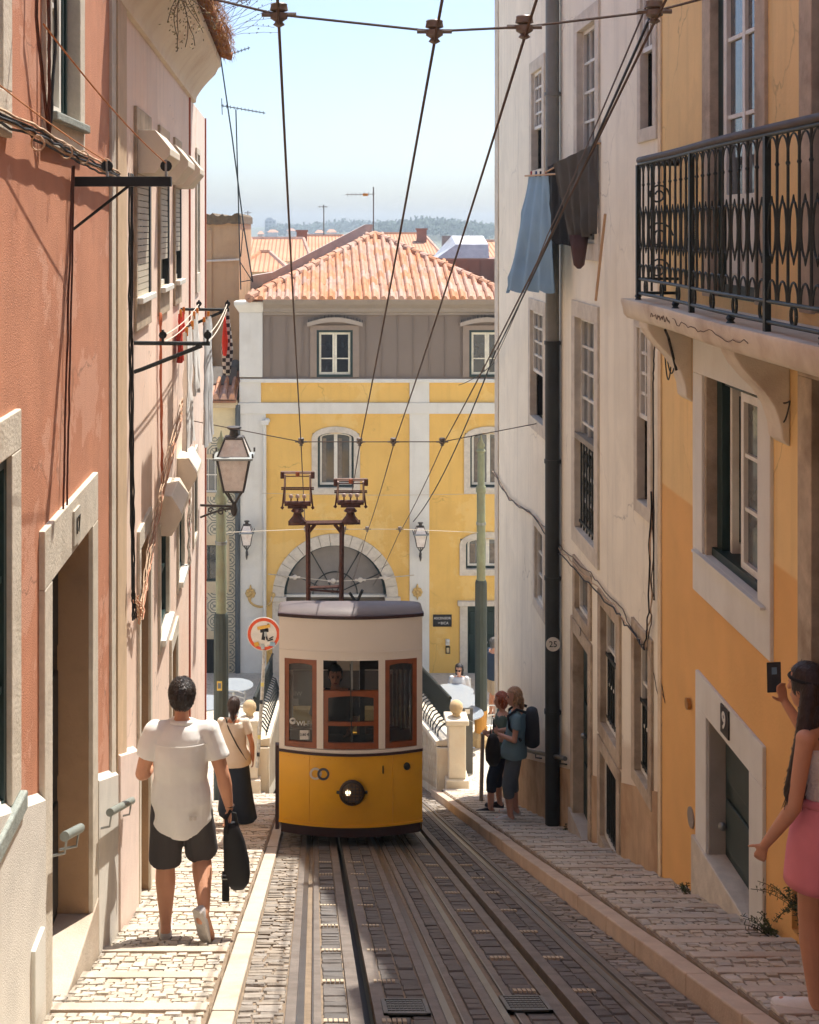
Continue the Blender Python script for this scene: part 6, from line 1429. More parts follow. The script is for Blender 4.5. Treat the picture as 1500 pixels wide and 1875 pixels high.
# headlamp, logo, number, cap
c = Vector((FX(644),front_y(FX(644)),zz(1443)))
m = MB(); m.lathe([(.125,-.0),(.14,-.03),(.145,-.055),(.13,-.075),(.118,-.075),(.118,-.0)], c, 24, 'y', hollow=True); hl = m.build('headlamp', M('dark bronze lamp', srgb(52,38,32), rough=.4), tram, smooth=True)
m = MB(); m.lathe([(.0,-.072),(.06,-.068),(.118,-.05),(.118,-.04),(0,-.04)], c, 24, 'y'); m.build('lens', M('amber grey lens', srgb(120,92,66), rough=.12, spec=.8, var=.2, scale=40), hl, smooth=True)
m = MB(); m.ball(c+Vector((-.045,-.075,.012)), .03,.012,.032, nu=12, nv=8); m.build('bulb', M('lit bulb', (1,.85,.6), emit=1.5), hl, smooth=True)
for i in range(5):
    d_ = -.08+.04*i; hh = sqrt(max(0,.114**2-d_**2)); m = MB(); m.tube([c+Vector((d_,-.085,-hh)),c+Vector((d_,-.085,hh))], .0035, 4); m.tube([c+Vector((-hh,-.085,d_)),c+Vector((hh,-.085,d_))], .0035, 4); m.build('lamp_grid', iron, hl)
for s_ in (-1,1):
    m = MB(); m.tube([c+Vector((s_*.13,-.04,0)),c+Vector((s_*.17,-.03,0))], .016, 6); m.build('lug', iron, hl)
for (px_,mt) in ((578,M('white logo paint', srgb(226,214,196))),(592,M('slate logo paint', srgb(84,84,90)))):
    c2 = Vector((FX(px_),front_y(FX(px_))-.007,zz(1413))); m = MB()
    m.lathe([(.044,.0),(.044,-.004-.002*(px_ > 580)),(.068,-.004-.002*(px_ > 580)),(.068,0)], c2, 28, 'y', hollow=True); m.build('ring_logo', mt, tram)
text_mesh('1', .13, darkp, tram, (FX(701),front_y(FX(701))-.010,zz(1406)), (1,-.10,0), (0,0,1), 'number')
m = MB(); c3 = Vector((FX(745),front_y(FX(745)),zz(1402))); m.lathe([(0,-.05),(.03,-.05),(.038,-.03),(.038,0),(0,0)], c3, 14, 'y'); m.build('cap', iron, tram, smooth=True)
# seams and rivets of the apron
for xs in (-.47,.47):
    m = MB(); y_ = front_y(TX+xs); m.tube([(TX+xs,y_-.001,Zs+.01),(TX+xs,y_-.001,Zb-.01)], .004, 5); m.build('panel_seam', tyel, tram)
m = MB()
for i in range(27):
    x_ = TX-.76+1.52*i/26
    for z_ in (Zb-.045,Zs+.04): m.ball((x_,front_y(x_)-.001,z_-.012*(1-((x_-TX)/TW)**2)), .006, nu=5, nv=3)
m.build('rivets', tyel, tram, kind='stuff')
# stickers on the left window
wf = M('white sticker print', srgb(226,222,214)); a,c = wins[0]
def stick(px_, py_, txt, sz, mir=False): 
    x = FX(px_); y = front_y(x)+.026; text_mesh(txt, sz, wf, tram, (x,y,zz(py_)), (-1 if mir else 1,0,0), (0,0,1), 'sticker_text', bold=.001)
stick(557,1325,'WI-FI',.075); 
def roundel(px_,py_,r0):
    x = FX(px_); p = Vector((x,front_y(x)+.026,zz(py_))); m = MB(); m.lathe([(0,-.002),(r0,-.002),(r0,0),(0,0)], p, 18, 'y'); o = m.build('sticker', wf, tram)
    for k in (1,2,3):
        m = MB(); m.tube([p+Vector((r0*.22*k*cos(t),-.004,r0*.22*k*sin(t)-r0*.3)) for t in [R(45+9*i) for i in range(11)]], .0035, 4); m.build('wave_mark', darkp, o)
roundel(536,1322,.038)
m = MB(); x = FX(558); m.box((x-.055,front_y(x)+.022,zz(1354)),(x+.055,front_y(x)+.026,zz(1337))); o = m.build('price_card', wf, tram); text_mesh('3,80 €', .04, darkp, o, (x,front_y(x)+.019,zz(1345)), (1,0,0), (0,0,1), 'card_text')
m = MB(); x = FX(540); m.box((x-.04,front_y(x)+.15,zz(1300)),(x+.04,front_y(x)+.154,zz(1288))); m.build('card', wf, tram)
text_mesh('WI-FI', .07, wf, tram, (FX(540),front_y(FX(540))+.15,zz(1279)), (-1,0,0), (0,0,1), 'sticker_text')
# side step post at the left
m = MB(); m.box((TX-TW-.045,TY+.02,zz(1525)),(TX-TW-.004,TY+.1,zz(1370))); m.build('corner_handrail', tmar, tram)
# buffer and wheels below
m = MB(); m.box((TX-.6,TY+.15,Z0-.02),(TX+.6,TY+1.0,Z0+.12)); m.build('underframe', M('black underframe', srgb(26,24,24)), tram)
for y in (TY+1.2,TY+4.8):
    for x in (-.05,.71):
        m = MB(); m.lathe([(0,-.04),(.2,-.04),(.2,.02),(.225,.02),(.225,.04),(0,.04)], (x+.0,y,road(y)+.215), 20, 'x'); m.build('wheel', iron, tram, smooth=True)
# current collectors on a portal
pt = thing('collector_tower', (.13,17.3,road(17.3)+2.65), 'rusty portal frame with two current collectors on the tram', 'current collector')
PY = 17.3; cv = lambda px,py: at(px,py,PY)
def bar(p, q_, r, nm, mat=rust, n=6): m = MB(); m.tube([p,q_], r, n); return m.build(nm, mat, pt)
def beam(p, q_, w_, nm):
    p = Vector(p); q_ = Vector(q_); m = MB(); m.tube([p,q_], w_*.7, 4); return m.build(nm, rust, pt)
for px_ in (565,625): beam(cv(px_,1150),cv(px_-(1 if px_ == 565 else -1),960),.045,'upright')
beam(cv(528,958),cv(660,956),.045,'cross_beam'); beam(cv(566,1076),cv(625,1074),.03,'tie_bar'); beam(cv(566,1080),cv(625,1084),.02,'tie_bar')
for px_,d_ in ((565,1),(625,-1)): bar(cv(px_,975),cv(px_+d_*12,960),.025,'knee')
bar(cv(640,1085),cv(653,1104),.02,'aerial_rod',iron); bar(cv(653,1104),cv(664,1080),.02,'aerial_rod',iron); bar(cv(645,1107),cv(662,1107),.035,'aerial_base',iron)
def collector(px_, py_top, sc_y, tilt):
    g = lambda dx,dy,dY=0: at(px_+dx,py_top+dy,PY)+Vector((0,dY,0))
    H_ = sc_y
    m = MB(); m.lathe([(.10,0),(.12,.03),(.07,.08),(.05,.14),(.09,.16),(.06,.20)], at(px_,958,PY), 10); m.build('insulator_mount', rust, pt, smooth=True)
    for s_ in (-1,1):
        bar(at(px_+s_*6,948,PY),at(px_+s_*14,958,PY),.035,'mount_foot')
        bar(g(s_*24,H_),g(s_*23,5,tilt),.016,'side_arm',M('pinkish worn steel', srgb(176,150,136), rough=.5)); bar(g(s_*28,H_+8),g(s_*24,H_*.45,-.06),.012,'side_arm'); bar(g(s_*28,0,tilt),g(s_*28,12,tilt),.028,'end_horn'); bar(g(s_*30,H_+6),g(s_*26,H_+9),.02,'foot')
    for dy, r, dY in ((0,.012,tilt),(4,.012,tilt+.06),(8,.008,tilt),(H_*.5,.010,tilt*.5),(H_*.5+3,.010,tilt*.5)): bar(g(-30,dy,dY),g(30,dy,dY),r,'contact_bar',M('pinkish worn steel', srgb(176,150,136)) if dy in (0,4) else rust)
    bar(g(-24,H_),g(24,H_),.035,'base_bar'); bar(g(-18,H_+6),g(18,H_+6),.025,'base_bar')
    for dx in (-12,0,12): bar(g(dx,H_),g(dx,H_-13),.010,'spring_rod'); m = MB(); m.ball(g(dx,H_-13),.03,nu=6,nv=4); m.build('spring_cap', M('pinkish worn steel', srgb(176,150,136)), pt)
    bar(g(0,0,tilt),g(0,8,tilt),.03,'clip',M('copper clip', srgb(176,96,60)))
collector(545,864,58,0); collector(642,874,46,-.12)
# round no-entry style sign with sticker art (abstract) on a sticker-covered post
Ys = 22.25; sg = thing('round_sign', at(471,1400,Ys), 'round red ringed sign covered with stickers left of the tram', 'sign')
c = at(483,1161,Ys); m = MB(); m.tube([at(471,1405,Ys),at(480,1270,Ys),at(484,1190,Ys)], .032, 10); m.build('post', M('stickered grey post', srgb(186,180,168), var=.35, scale=18), sg, smooth=True)
for i in range(6):
    p = at(473+i*1.9,1380-i*32,Ys)-Vector((0,.034,0)); m = MB(); m.box(p-Vector((.026,.002,.035)),p+Vector((.026,.002,.03))); m.build('sticker', M('post sticker %d' % (i%3), [srgb(50,50,52),srgb(222,206,120),srgb(200,196,188)][i%3]), sg)
m = MB(); m.lathe([(0,0),(.285,0),(.285,.012),(0,.012)], c, 40, 'y'); m.build('plate', M('white sign face', srgb(226,218,204), rough=.4), sg)
m = MB(); m.lathe([(.222,-.001),(.222,-.004),(.272,-.004),(.272,-.001)], c, 40, 'y', hollow=True); m.build('red_ring', M('orange red sign ring', srgb(222,84,40), rough=.4), sg)
def patch(dx,dz,w_,h_,rot,mt,nm='sticker',k=1):
    m = MB(); ex = Vector((cos(rot),0,sin(rot))); ez = Vector((-sin(rot),0,cos(rot))); p = c+Vector((dx,-.004-.002*k,dz)); m.hexa([p-ex*w_-ez*h_,p+ex*w_-ez*h_,p+ex*w_-ez*h_+Vector((0,-.001,0)),p-ex*w_-ez*h_+Vector((0,-.001,0)),p-ex*w_+ez*h_,p+ex*w_+ez*h_,p+ex*w_+ez*h_+Vector((0,-.001,0)),p-ex*w_+ez*h_+Vector((0,-.001,0))]); m.build(nm, mt, sg)
yb_ = M('yellow sticker', srgb(222,172,70)); bk_ = M('black sticker', srgb(40,36,36)); gy_ = M('grey sticker', srgb(176,180,176)); bl_ = M('pale blue sticker', srgb(150,176,190))
patch(0,.12,.11,.028,.2,yb_,k=2); patch(.01,.06,.07,.03,.1,bk_); patch(.0,-.03,.03,.07,-.15,bk_); patch(.045,-.03,.014,.07,.2,bk_); patch(.03,.0,.022,.04,0,gy_,k=2); patch(.11,-.1,.05,.012,.3,bk_); patch(.13,-.06,.04,.010,.5,bk_); patch(-.12,-.17,.04,.035,.3,yb_,k=3); patch(.15,-.17,.045,.035,-.2,bl_,k=3); patch(-.02,-.21,.03,.045,.1,gy_,k=3); patch(.06,.12,.02,.06,-.5,bk_); patch(-.07,.1,.03,.012,.6,bk_)
# grey bollard, parked vehicle shapes on the square
b = thing('bollard', at(878,1462,19.6), 'slim grey steel bollard in front of the leaning pair', 'bollard')
m = MB(); p = at(881,1462,19.6); m.tube([p-Vector((0,0,.1)),at(884,1345,19.6)], .03, 12); m.build('post', M('grey bollard steel', srgb(140,134,128), rough=.5), b, smooth=True); m = MB(); m.lathe([(.034,0),(.034,.02),(.01,.035)], at(884,1345,19.6), 12); m.build('cap', steel, b)
# ------------------------------------------------------------------ cafe tables and chairs on the square
alu = M('brushed aluminium', srgb(196,196,192), rough=.3, metal=.8, var=.08); ttop = M('white table top', srgb(150,156,160), rough=.25, var=.04, spec=.6)
def table(x, Y, label, r=.42):
    z = side(Y)+.02; b = thing('cafe_table', (x,Y,z), label, 'table', 'cafe tables on the square')
    m = MB(); m.lathe([(0,.735),(r,.735),(r+.008,.745),(r,.76),(0,.76)], (x,Y,z), 28); m.build('table_top', ttop, b, smooth=True)
    m = MB(); m.tube([(x,Y,z+.03),(x,Y,z+.735)], .03, 10); m.build('column', alu, b)
    for k in range(4): m = MB(); t = k*pi/2+.4; m.tube([(x,Y,z+.06),(x+.28*cos(t),Y+.28*sin(t),z+.012)], .018, 6); m.build('foot', alu, b)
def chair(x, Y, rz, label):
    b = thing('cafe_chair', (0,0,0), label, 'chair', 'aluminium cafe chairs')
    for sx in (-1,1):
        m = MB(); m.tube([(sx*.22,.20,0),(sx*.23,.19,.44),(sx*.24,.17,.66)], .012, 6); m.build('leg', alu, b); m = MB(); m.tube([(sx*.22,-.22,0),(sx*.23,-.19,.44),(sx*.22,-.26,.84)], .012, 6); m.build('leg', alu, b)
        m = MB(); m.tube([(sx*.24,.17,.66),(sx*.245,-.05,.67),(sx*.225,-.22,.66)], .014, 6); m.build('armrest', alu, b)
    m = MB(); m.box((-.22,-.2,.425),(.22,.2,.445)); m.build('seat', alu, b, bevel=.006)
    for i in range(4): m = MB(); z = .54+.09*i; m.tube([(-.22,-.205-.025*i,z),(0,-.235-.025*i,z),(.22,-.205-.025*i,z)], .014, 5); m.build('back_slat', alu, b)
    b.location = (x,Y,side(Y)+.02); b.rotation_euler = (0,0,rz)
table(2.88,25.6,'cafe table nearest the right pier'); table(3.05,26.7,'middle cafe table behind the right railing'); table(2.95,27.75,'cafe table in front of the woman in sunglasses')
chair(3.55,26.2,R(100),'aluminium chair between the right cafe tables')
table(-2.25,26.5,'cafe table beside the left pole',.45); table(-1.75,28.4,'farther cafe table behind the woman in the navy skirt')
chair(-1.45,25.3,R(-60),'aluminium chair near the left ball topped pier'); chair(-1.75,26.9,R(150),'aluminium chair turned away beside the left cafe table'); chair(-2.9,27.2,R(-90),'aluminium chair at the far left of the square')
# metal menu board by the right pier
b = thing('menu_board', (2.95,23.8,side(23.8)), 'dark grey board with a white card beside the right pier', 'board')
m = MB(); x0,x1 = (845-VX)*23.8/FPX,(866-VX)*23.8/FPX; m.box((x0,23.8,side(23.8)+.03),(x1,23.83,EYE-(1297-VY)*23.8/FPX)); m.build('board', M('slate board', srgb(84,82,78), rough=.6), b)
m = MB(); c = at(856,1303,23.79); m.box(c-Vector((.045,.006,.04)),c+Vector((.045,0,.04))); m.build('card', M('white card', srgb(220,210,196)), b)
m = MB(); m.tube([at(846,1312,23.78),at(866,1322,23.78)], .008, 5); m.build('diagonal_bar', steel, b)
# ------------------------------------------------------------------ people
def remesh(mb, voxel, smooth=4, f=.5):
    me = mb.mesh('tmp'); o = bpy.data.objects.new('tmp', me); col.objects.link(o)
    r = o.modifiers.new('r', 'REMESH'); r.mode = 'VOXEL'; r.voxel_size = voxel; r.adaptivity = 0
    if smooth: s = o.modifiers.new('s', 'SMOOTH'); s.iterations = smooth; s.factor = f
    dg = bpy.context.evaluated_depsgraph_get(); dg.update(); out = bpy.data.meshes.new_from_object(o.evaluated_get(dg)); bpy.data.objects.remove(o)
    for p in out.polygons: p.use_smooth = True
    return out
import mathutils
def fold_mesh(me, amp, fx=9, fz=2.6):
    off = Vector((random.uniform(0,50),)*3); n_ = [v.normal.copy() for v in me.vertices]
    for v, n in zip(me.vertices, n_):
        p = Vector((v.co.x*fx, v.co.y*fx, v.co.z*fz))+off; q = Vector((v.co.x*fx*.5+v.co.z*5, v.co.y*fx*.5, v.co.z*fx*.9))+off
        v.co += n*amp*(mathutils.noise.noise(p)*1.0+mathutils.noise.noise(q)*.7)
def skin_obj(name, mb, mat, voxel, parent=None, smooth=4, fold=0, **kw):
    me = remesh(mb, voxel, smooth)
    if fold: fold_mesh(me, fold)
    me.update(); me.materials.clear(); me.materials.append(mat); o = bpy.data.objects.new(name, me); col.objects.link(o)
    if parent is not None: o.parent = parent
    return tag(o, **kw)
def ering(c, rx, ry, n=20, zfun=None, rot=0):
    out = []
    for i in range(n):
        t = 2*pi*i/n; x, y = rx*cos(t), ry*sin(t); p = Vector((c[0]+x*cos(rot)-y*sin(rot), c[1]+x*sin(rot)+y*cos(rot), c[2]))
        if zfun: p.z += zfun(cos(t), sin(t))
        out.append(p)
    return out
def limb(mb, a, b, ra, rb, rm=None, tm=.35):
    a = Vector(a); b = Vector(b)
    if rm is None: mb.caps(a, b, ra, rb, 12)
    else: c = a.lerp(b, tm); mb.caps(a, c, ra, rm, 12); mb.caps(c, b, rm, rb, 12)
def hand(mb, wrist, d, palm, thumb, curl=.6, s=1.0):
    """d: direction of the fingers, palm: palm normal, thumb: side the thumb is on"""
    w_ = Vector(wrist); d = Vector(d).normalized(); palm = Vector(palm); palm = (palm-d*palm.dot(d)).normalized(); th = Vector(thumb); th = (th-d*th.dot(d)-palm*th.dot(palm)).normalized()
    for k in (-1,-.33,.33,1): mb.caps(w_+d*.012*s+th*k*.014*s, w_+d*.085*s+th*k*.028*s, .014*s, .013*s, 8)
    for i,(k,L) in enumerate(((1.05,.068),(.36,.078),(-.33,.073),(-1.0,.058))):
        p = w_+d*.085*s+th*k*.028*s; dd = d.copy()
        for j,fr in enumerate((.45,.32,.23)):
            ang = curl*(.7+.35*j); dd = (dd*cos(ang)+palm*sin(ang)).normalized(); q = p+dd*L*fr*s; mb.caps(p, q, (.0095-.0010*j)*s, (.0088-.0010*j)*s, 8); p = q
    p = w_+d*.025*s+th*.030*s; dd = (d*.6+th*.75+palm*.25).normalized()
    for j,L in enumerate((.034,.03,.024)):
        q = p+dd*L*s; mb.caps(p, q, (.0125-.0015*j)*s, (.011-.0012*j)*s, 8); p = q; dd = (dd+palm*curl*.35+d*.25).normalized()
def stand(H=1.72, fem=False):
    k = H/1.72; sh = .165 if fem else .19; hp = .085
    J = dict(pel=(0,0,.93), chest=(0,.0,1.28), neck=(0,.0,1.455), head=(0,.02,1.60), shl=(-sh,0,1.395), shr=(sh,0,1.395), ell=(-sh-.06,-.02,1.11), elr=(sh+.06,-.02,1.11), wrl=(-sh-.07,.05,.86), wrr=(sh+.07,.05,.86),
             hil=(-hp,0,.90), hir=(hp,0,.90), knl=(-hp-.01,.01,.49), knr=(hp+.01,.01,.49), anl=(-hp-.01,-.02,.085), anr=(hp+.01,-.02,.085), tol=(-hp-.03,.15,.035), tor=(hp+.03,.15,.035))
    J = {a: Vector(b)*k for a, b in J.items()}; J['k'] = k; J['fem'] = fem; J['rot'] = 0
    return J
TORSO = [(.80,.115,.088),(.86,.15,.11),(.93,.165,.12),(1.0,.158,.112),(1.08,.142,.102),(1.18,.152,.110),(1.28,.172,.118),(1.36,.172,.108),(1.41,.140,.090),(1.44,.085,.072)]
TORSOF = [(.80,.118,.092),(.86,.155,.115),(.93,.168,.122),(1.0,.150,.110),(1.08,.125,.095),(1.18,.132,.102),(1.26,.146,.118),(1.34,.148,.102),(1.40,.118,.084),(1.44,.07,.064)]
def tcen(J, z):
    k = J['k']; P_, C_, N_ = J['pel'], J['chest'], J['neck']
    if z*k <= C_.z: f = (z*k-P_.z)/(C_.z-P_.z); c = P_.lerp(C_, f) if f >= 0 else Vector(P_)
    else: f = (z*k-C_.z)/max(.01,(N_.z-C_.z)); c = C_.lerp(N_, min(f,1))
    return Vector((c.x, c.y, z*k))
def torso(mb, J, grow=0, z0=0, z1=9, wide=1.0, hem=None):
    k = J['k']; rs = []; T_ = TORSOF if J['fem'] else TORSO
    for z,rx,ry in T_:
        if z < z0-.001 or z > z1+.001: continue
        rs.append(ering(tcen(J,z), (rx*wide*k+grow), (ry*wide*k+grow), 22, rot=J['rot']))
    mb.rings(rs)
def body(J, hands=True, gl=None, gr=None):
    k = J['k']; f = J['fem']; mb = MB(); torso(mb, J)
    s = k*(.86 if f else 1.0)
    for a in 'lr':
        sh, el, wr = J['sh'+a], J['el'+a], J['wr'+a]; ag = s*J.get('arm',1); limb(mb, sh, el, .052*ag, .040*ag); mb.ball(sh, .056*s); limb(mb, el, wr, .041*ag, .027*s, .043*ag, .25)
        limb(mb, sh, tcen(J,1.33-J.get('zo',0)), .05*s, .06*s); limb(mb, tcen(J,1.41-J.get('zo',0)), sh, .05*s, .05*s)
        hi, kn, an, to = J['hi'+a], J['kn'+a], J['an'+a], J['to'+a]; lg = k*J.get('leg',1); limb(mb, hi, kn, .083*lg, .056*lg, .082*lg, .3); limb(mb, kn, an, .054*lg, .036*k, .060*lg, .32)
        d = (to-an); mb.caps(an-Vector((0,0,0)), an+Vector((d.x,d.y,0)).normalized()*(-.03*k)+Vector((0,0,-.035*k)), .036*k, .036*k); mb.caps(an+Vector((0,0,-.03*k)), to, .034*k, .028*k); mb.caps(to, to+d.normalized()*.04*k, .030*k, .02*k)
    n, h = J['neck'], J['head']; mb.caps(n-Vector((0,0,.03)), n.lerp(h,.75), .052*s, .048*s)
    # head: skull, face, jaw, nose, ears
    fw = J.get('face', Vector((0,1,0))).normalized(); rt = Vector((fw.y,-fw.x,0)).normalized(); up = Vector((0,0,1)); rot = Matrix((rt, fw, rt.cross(fw))).transposed()
    mb.ball(h+Vector((0,0,.025*k)), .074*k, .092*k, .094*k, 16, 12, rot); mb.ball(h+fw*.025*k-up*.045*k, .056*k, .062*k, .072*k, 14, 10, rot); mb.ball(h+fw*.055*k-up*.088*k, .026*k, .026*k, .022*k, 10, 8, rot)
    mb.caps(h+fw*.088*k+up*.012*k, h+fw*.106*k-up*.025*k, .009*k, .014*k, 8)
    mb.ball(h+fw*.086*k-up*.058*k, .024*k, .012*k, .011*k, 8, 6, rot)
    for s_ in (-1,1): mb.ball(h+rt*s_*.076*k-fw*.005*k-up*.01*k, .010*k, .02*k, .031*k, 8, 6, rot); mb.ball(h+rt*s_*.03*k+fw*.078*k+up*.022*k, .02*k,.012*k,.008*k,8,6,rot)
    if hands:
        for a in 'lr':
            g = J.get('hand'+a)
            if g is None: g = ((J['wr'+a]-J['el'+a]).normalized(), Vector((1 if a == 'l' else -1, 0, 0)), Vector((0,1,0)), .45)
            hand(mb, J['wr'+a], g[0], g[1], g[2], g[3], .93*s)
    return mb
skinm = {}
def skin(name, c): return M(name, c, rough=.55, var=.06, scale=12, spec=.35, dirt=tuple(k*.85 for k in c), dirtamt=.3, dirtscale=6)
def cloth_m(name, c, rough=.9, b=.35, sc_=14): return M(name, c, rough=rough, var=.05, scale=7, bump=b, bscale=sc_)
def face_marks(o, J, brow=srgb(60,40,30), lips=srgb(170,86,76), glasses=False):
    k = J['k']; h = J['head']; fw = J.get('face', Vector((0,1,0))).normalized(); rt = Vector((fw.y,-fw.x,0)).normalized(); up = Vector((0,0,1)); rot = Matrix((rt, fw, rt.cross(fw))).transposed()
    e = MB(); br = MB(); gm_ = MB()
    for s_ in (-1,1):
        e.ball(h+rt*s_*.030*k+fw*.083*k+up*.008*k, .0125*k,.008*k,.007*k,8,6,rot); br.caps(h+rt*s_*.018*k+fw*.094*k+up*.028*k, h+rt*s_*.046*k+fw*.082*k+up*.027*k, .004*k,.003*k,6)
        gm_.ball(h+rt*s_*.032*k+fw*.098*k+up*.008*k, .028*k,.008*k,.022*k,10,6,rot); gm_.tube([h+rt*s_*.058*k+fw*.09*k+up*.012*k,h+rt*s_*.08*k-fw*.0*k+up*.008*k], .004*k,5)
    gm_.tube([h-rt*.012*k+fw*.104*k+up*.012*k,h+rt*.012*k+fw*.104*k+up*.012*k], .004*k, 5)
    if glasses: gm_.build('sunglasses', M('dark sunglasses', srgb(24,22,24), rough=.2), o, smooth='all')
    else: e.build('eyes', M('dark eyes', srgb(40,30,26), rough=.3), o, smooth='all')
    br.build('eyebrows', M('brow hair', brow), o)
    m = MB(); m.ball(h+fw*.097*k-up*.056*k, .021*k,.006*k,.0075*k,8,6,rot); m.build('lips', M('lips', lips, rough=.5), o, smooth='all')
def hair(o, J, c, back=.0, parts=(), cap=.006, low=-.02, name='hair', voxel=.007, front=.03, locks=500, lock_len=.035):
    """skull cap of hair left open over the face, plus extra locks (list of (a, b, ra, rb) in head space)"""
    k = J['k']; h = J['head']; fw = J.get('face', Vector((0,1,0))).normalized(); rt = Vector((fw.y,-fw.x,0)).normalized(); rot = Matrix((rt, fw, rt.cross(fw))).transposed(); up = Vector((0,0,1))
    m = MB(); m.ball(h+up*(.034*k)-fw*.010*k, (.078+cap)*k, (.092+cap)*k, (.092+cap)*k, 18, 12, rot); m.ball(h-fw*(.035+back)*k+up*low*k, (.072+cap)*k, .06*k, .085*k, 14, 10, rot)
    for a,b,ra,rb in parts:
        A = h+rt*a[0]*k+fw*a[1]*k+up*a[2]*k; B = h+rt*b[0]*k+fw*b[1]*k+up*b[2]*k; m.caps(A,B,ra*k,rb*k,10)
    me = remesh(m, voxel*k, 3)
    bm = bmesh.new(); bm.from_mesh(me)     # cut the face opening
    kill = [v for v in bm.verts if (v.co-h).dot(fw) > front*k and (v.co-h).z < (.075)*k and abs((v.co-h).dot(rt)) < .085*k and (v.co-h).z > -.2*k]
    bmesh.ops.delete(bm, geom=kill, context='VERTS'); bm.to_mesh(me); bm.free()
    mm = M('hair %s' % name+str(c), c, rough=.5, var=.3, scale=30, spec=.4); t = mm.node_tree
    if 'hb' not in t.nodes:
        g = t.nodes.new('ShaderNodeNewGeometry'); mp = t.nodes.new('ShaderNodeMapping'); mp.inputs['Scale'].default_value = (90,90,7); n = t.nodes.new('ShaderNodeTexNoise'); n.inputs['Scale'].default_value = 1; bp = t.nodes.new('ShaderNodeBump'); bp.name = 'hb'; bp.inputs['Strength'].default_value = .7; bp.inputs['Distance'].default_value = .01
        t.links.new(g.outputs['Position'], mp.inputs[0]); t.links.new(mp.outputs[0], n.inputs[0]); t.links.new(n.outputs[0], bp.inputs['Height']); t.links.new(bp.outputs[0], t.nodes['Principled BSDF'].inputs['Normal'])
    me.materials.clear(); me.materials.append(mm); x = bpy.data.objects.new('hair', me); col.objects.link(x); x.parent = o
    sm = x.modifiers.new('t','SOLIDIFY'); sm.thickness = .004; sm.offset = 0
    rg = random.Random(5); st = MB(); polys = me.polygons; vs = me.vertices; npoly = len(polys)
    for _ in range(locks):      # short tapering locks lying along the head
        p_ = polys[rg.randrange(npoly)]; n_ = p_.normal; c_ = p_.center
        d_ = Vector((rg.gauss(0,.35),rg.gauss(0,.35),-1))-fw*.25; d_ = (d_-n_*d_.dot(n_)).normalized()*lock_len*k*rg.uniform(.6,1.3); s_ = d_.cross(n_).normalized()*.0032*k
        a_ = c_+n_*.002*k; b_ = c_+d_*.55+n_*.007*k; e_ = c_+d_+n_*rg.uniform(-.002,.008)*k
        st.add([a_-s_,a_+s_,b_+s_*.8,b_-s_*.8,e_], [(0,1,2,3),(3,2,4)])
    if locks: st.build('hair_locks', M('locks '+name+str(c), tuple(min(1,q*1.25) for q in c), rough=.5, var=.35, scale=40, spec=.4, rand=.3), o)
    return x
def tshirt(o, J, c, hem=.84, grow=.016, sleeve=.55, mat=None, name='shirt', voxel=.009, hemcurve=0, flare=.0, neckz=1.43, sl_r=.062, smooth=5, fold=.008):
    k = J['k']; m = MB(); T_ = TORSOF if J['fem'] else TORSO; rs = []
    zs = [hem]+[t[0] for t in T_ if t[0] > max(hem,.86)+.03 and t[0] <= neckz]
    def rad(z):
        for i in range(len(T_)-1):
            if T_[i][0] <= z <= T_[i+1][0]: f = (z-T_[i][0])/(T_[i+1][0]-T_[i][0]); return T_[i][1]+(T_[i+1][1]-T_[i][1])*f, T_[i][2]+(T_[i+1][2]-T_[i][2])*f
        return T_[0][1], T_[0][2]
    for z in zs:
        rx, ry = rad(max(z,.90)); g = grow+flare*max(0,(1.25-z)/.4); wm = .012 if z < 1.2 else 0
        rs.append(ering(tcen(J,z), rx*k+g+wm, ry*k+g+wm, 26, (lambda cx,sy: hemcurve*(cx*cx)) if (hemcurve and z == hem) else None, rot=J['rot']))
    m.rings(rs); s = k*(.86 if J['fem'] else 1)
    for a in 'lr':
        sh, el = J['sh'+a], J['el'+a]; e = sh.lerp(el, sleeve); d = (el-sh).normalized(); rb_ = min(sl_r,.064)*J.get('arm',1)**.9; m.ball(sh-Vector((0,0,.008)), rb_*s+.004); m.tube([sh-Vector((0,0,.008)),sh.lerp(e,.5),e-d*.001], [rb_*s+.002, (rb_+sl_r)/2*s+.006, sl_r*s+.008], 14); limb(m, sh, tcen(J,1.33), rb_*s, .07*s); limb(m, tcen(J,1.40)+Vector((0,0,.012)), sh-Vector((0,0,.01)), .052*s, rb_*s*.95)
    return skin_obj(name, m, mat or cloth_m('cloth '+name+str(c), c), voxel*k, o, smooth, fold=fold)
def trousers(o, J, c, upto=.5, below=False, grow=.014, mat=None, name='shorts', voxel=.009, top=.98, loose=.0):
    """upto: fraction of thigh covered; below: also cover this fraction of the calf"""
    k = J['k']; m = MB(); T_ = TORSOF if J['fem'] else TORSO
    m.rings([ering(tcen(J,z), rx*k+grow, ry*k+grow, 22, rot=J['rot']) for z,rx,ry in T_ if z <= top+.03])
    for a in 'lr':
        hi, kn, an = J['hi'+a], J['kn'+a], J['an'+a]; e = hi.lerp(kn, upto if not below else 1.0); r0 = .09*k+grow; r1 = (.083-.026*(upto if not below else 1))*k+grow+loose
        m.ball(hi, r0); m.tube([hi,hi.lerp(e,.5),e], [r0,(r0+r1)/2+.006,r1+.008], 16)
        if below: m.ball(kn, r1+.004); m.tube([kn,kn.lerp(an,below*.5),kn.lerp(an,below)], [r1+.006,.058*k+grow+loose,.050*k+grow+loose], 16)
    return skin_obj(name, m, mat or cloth_m('cloth '+name+str(c), c, .9, .3, 18), voxel*k, o, 5, fold=.006)
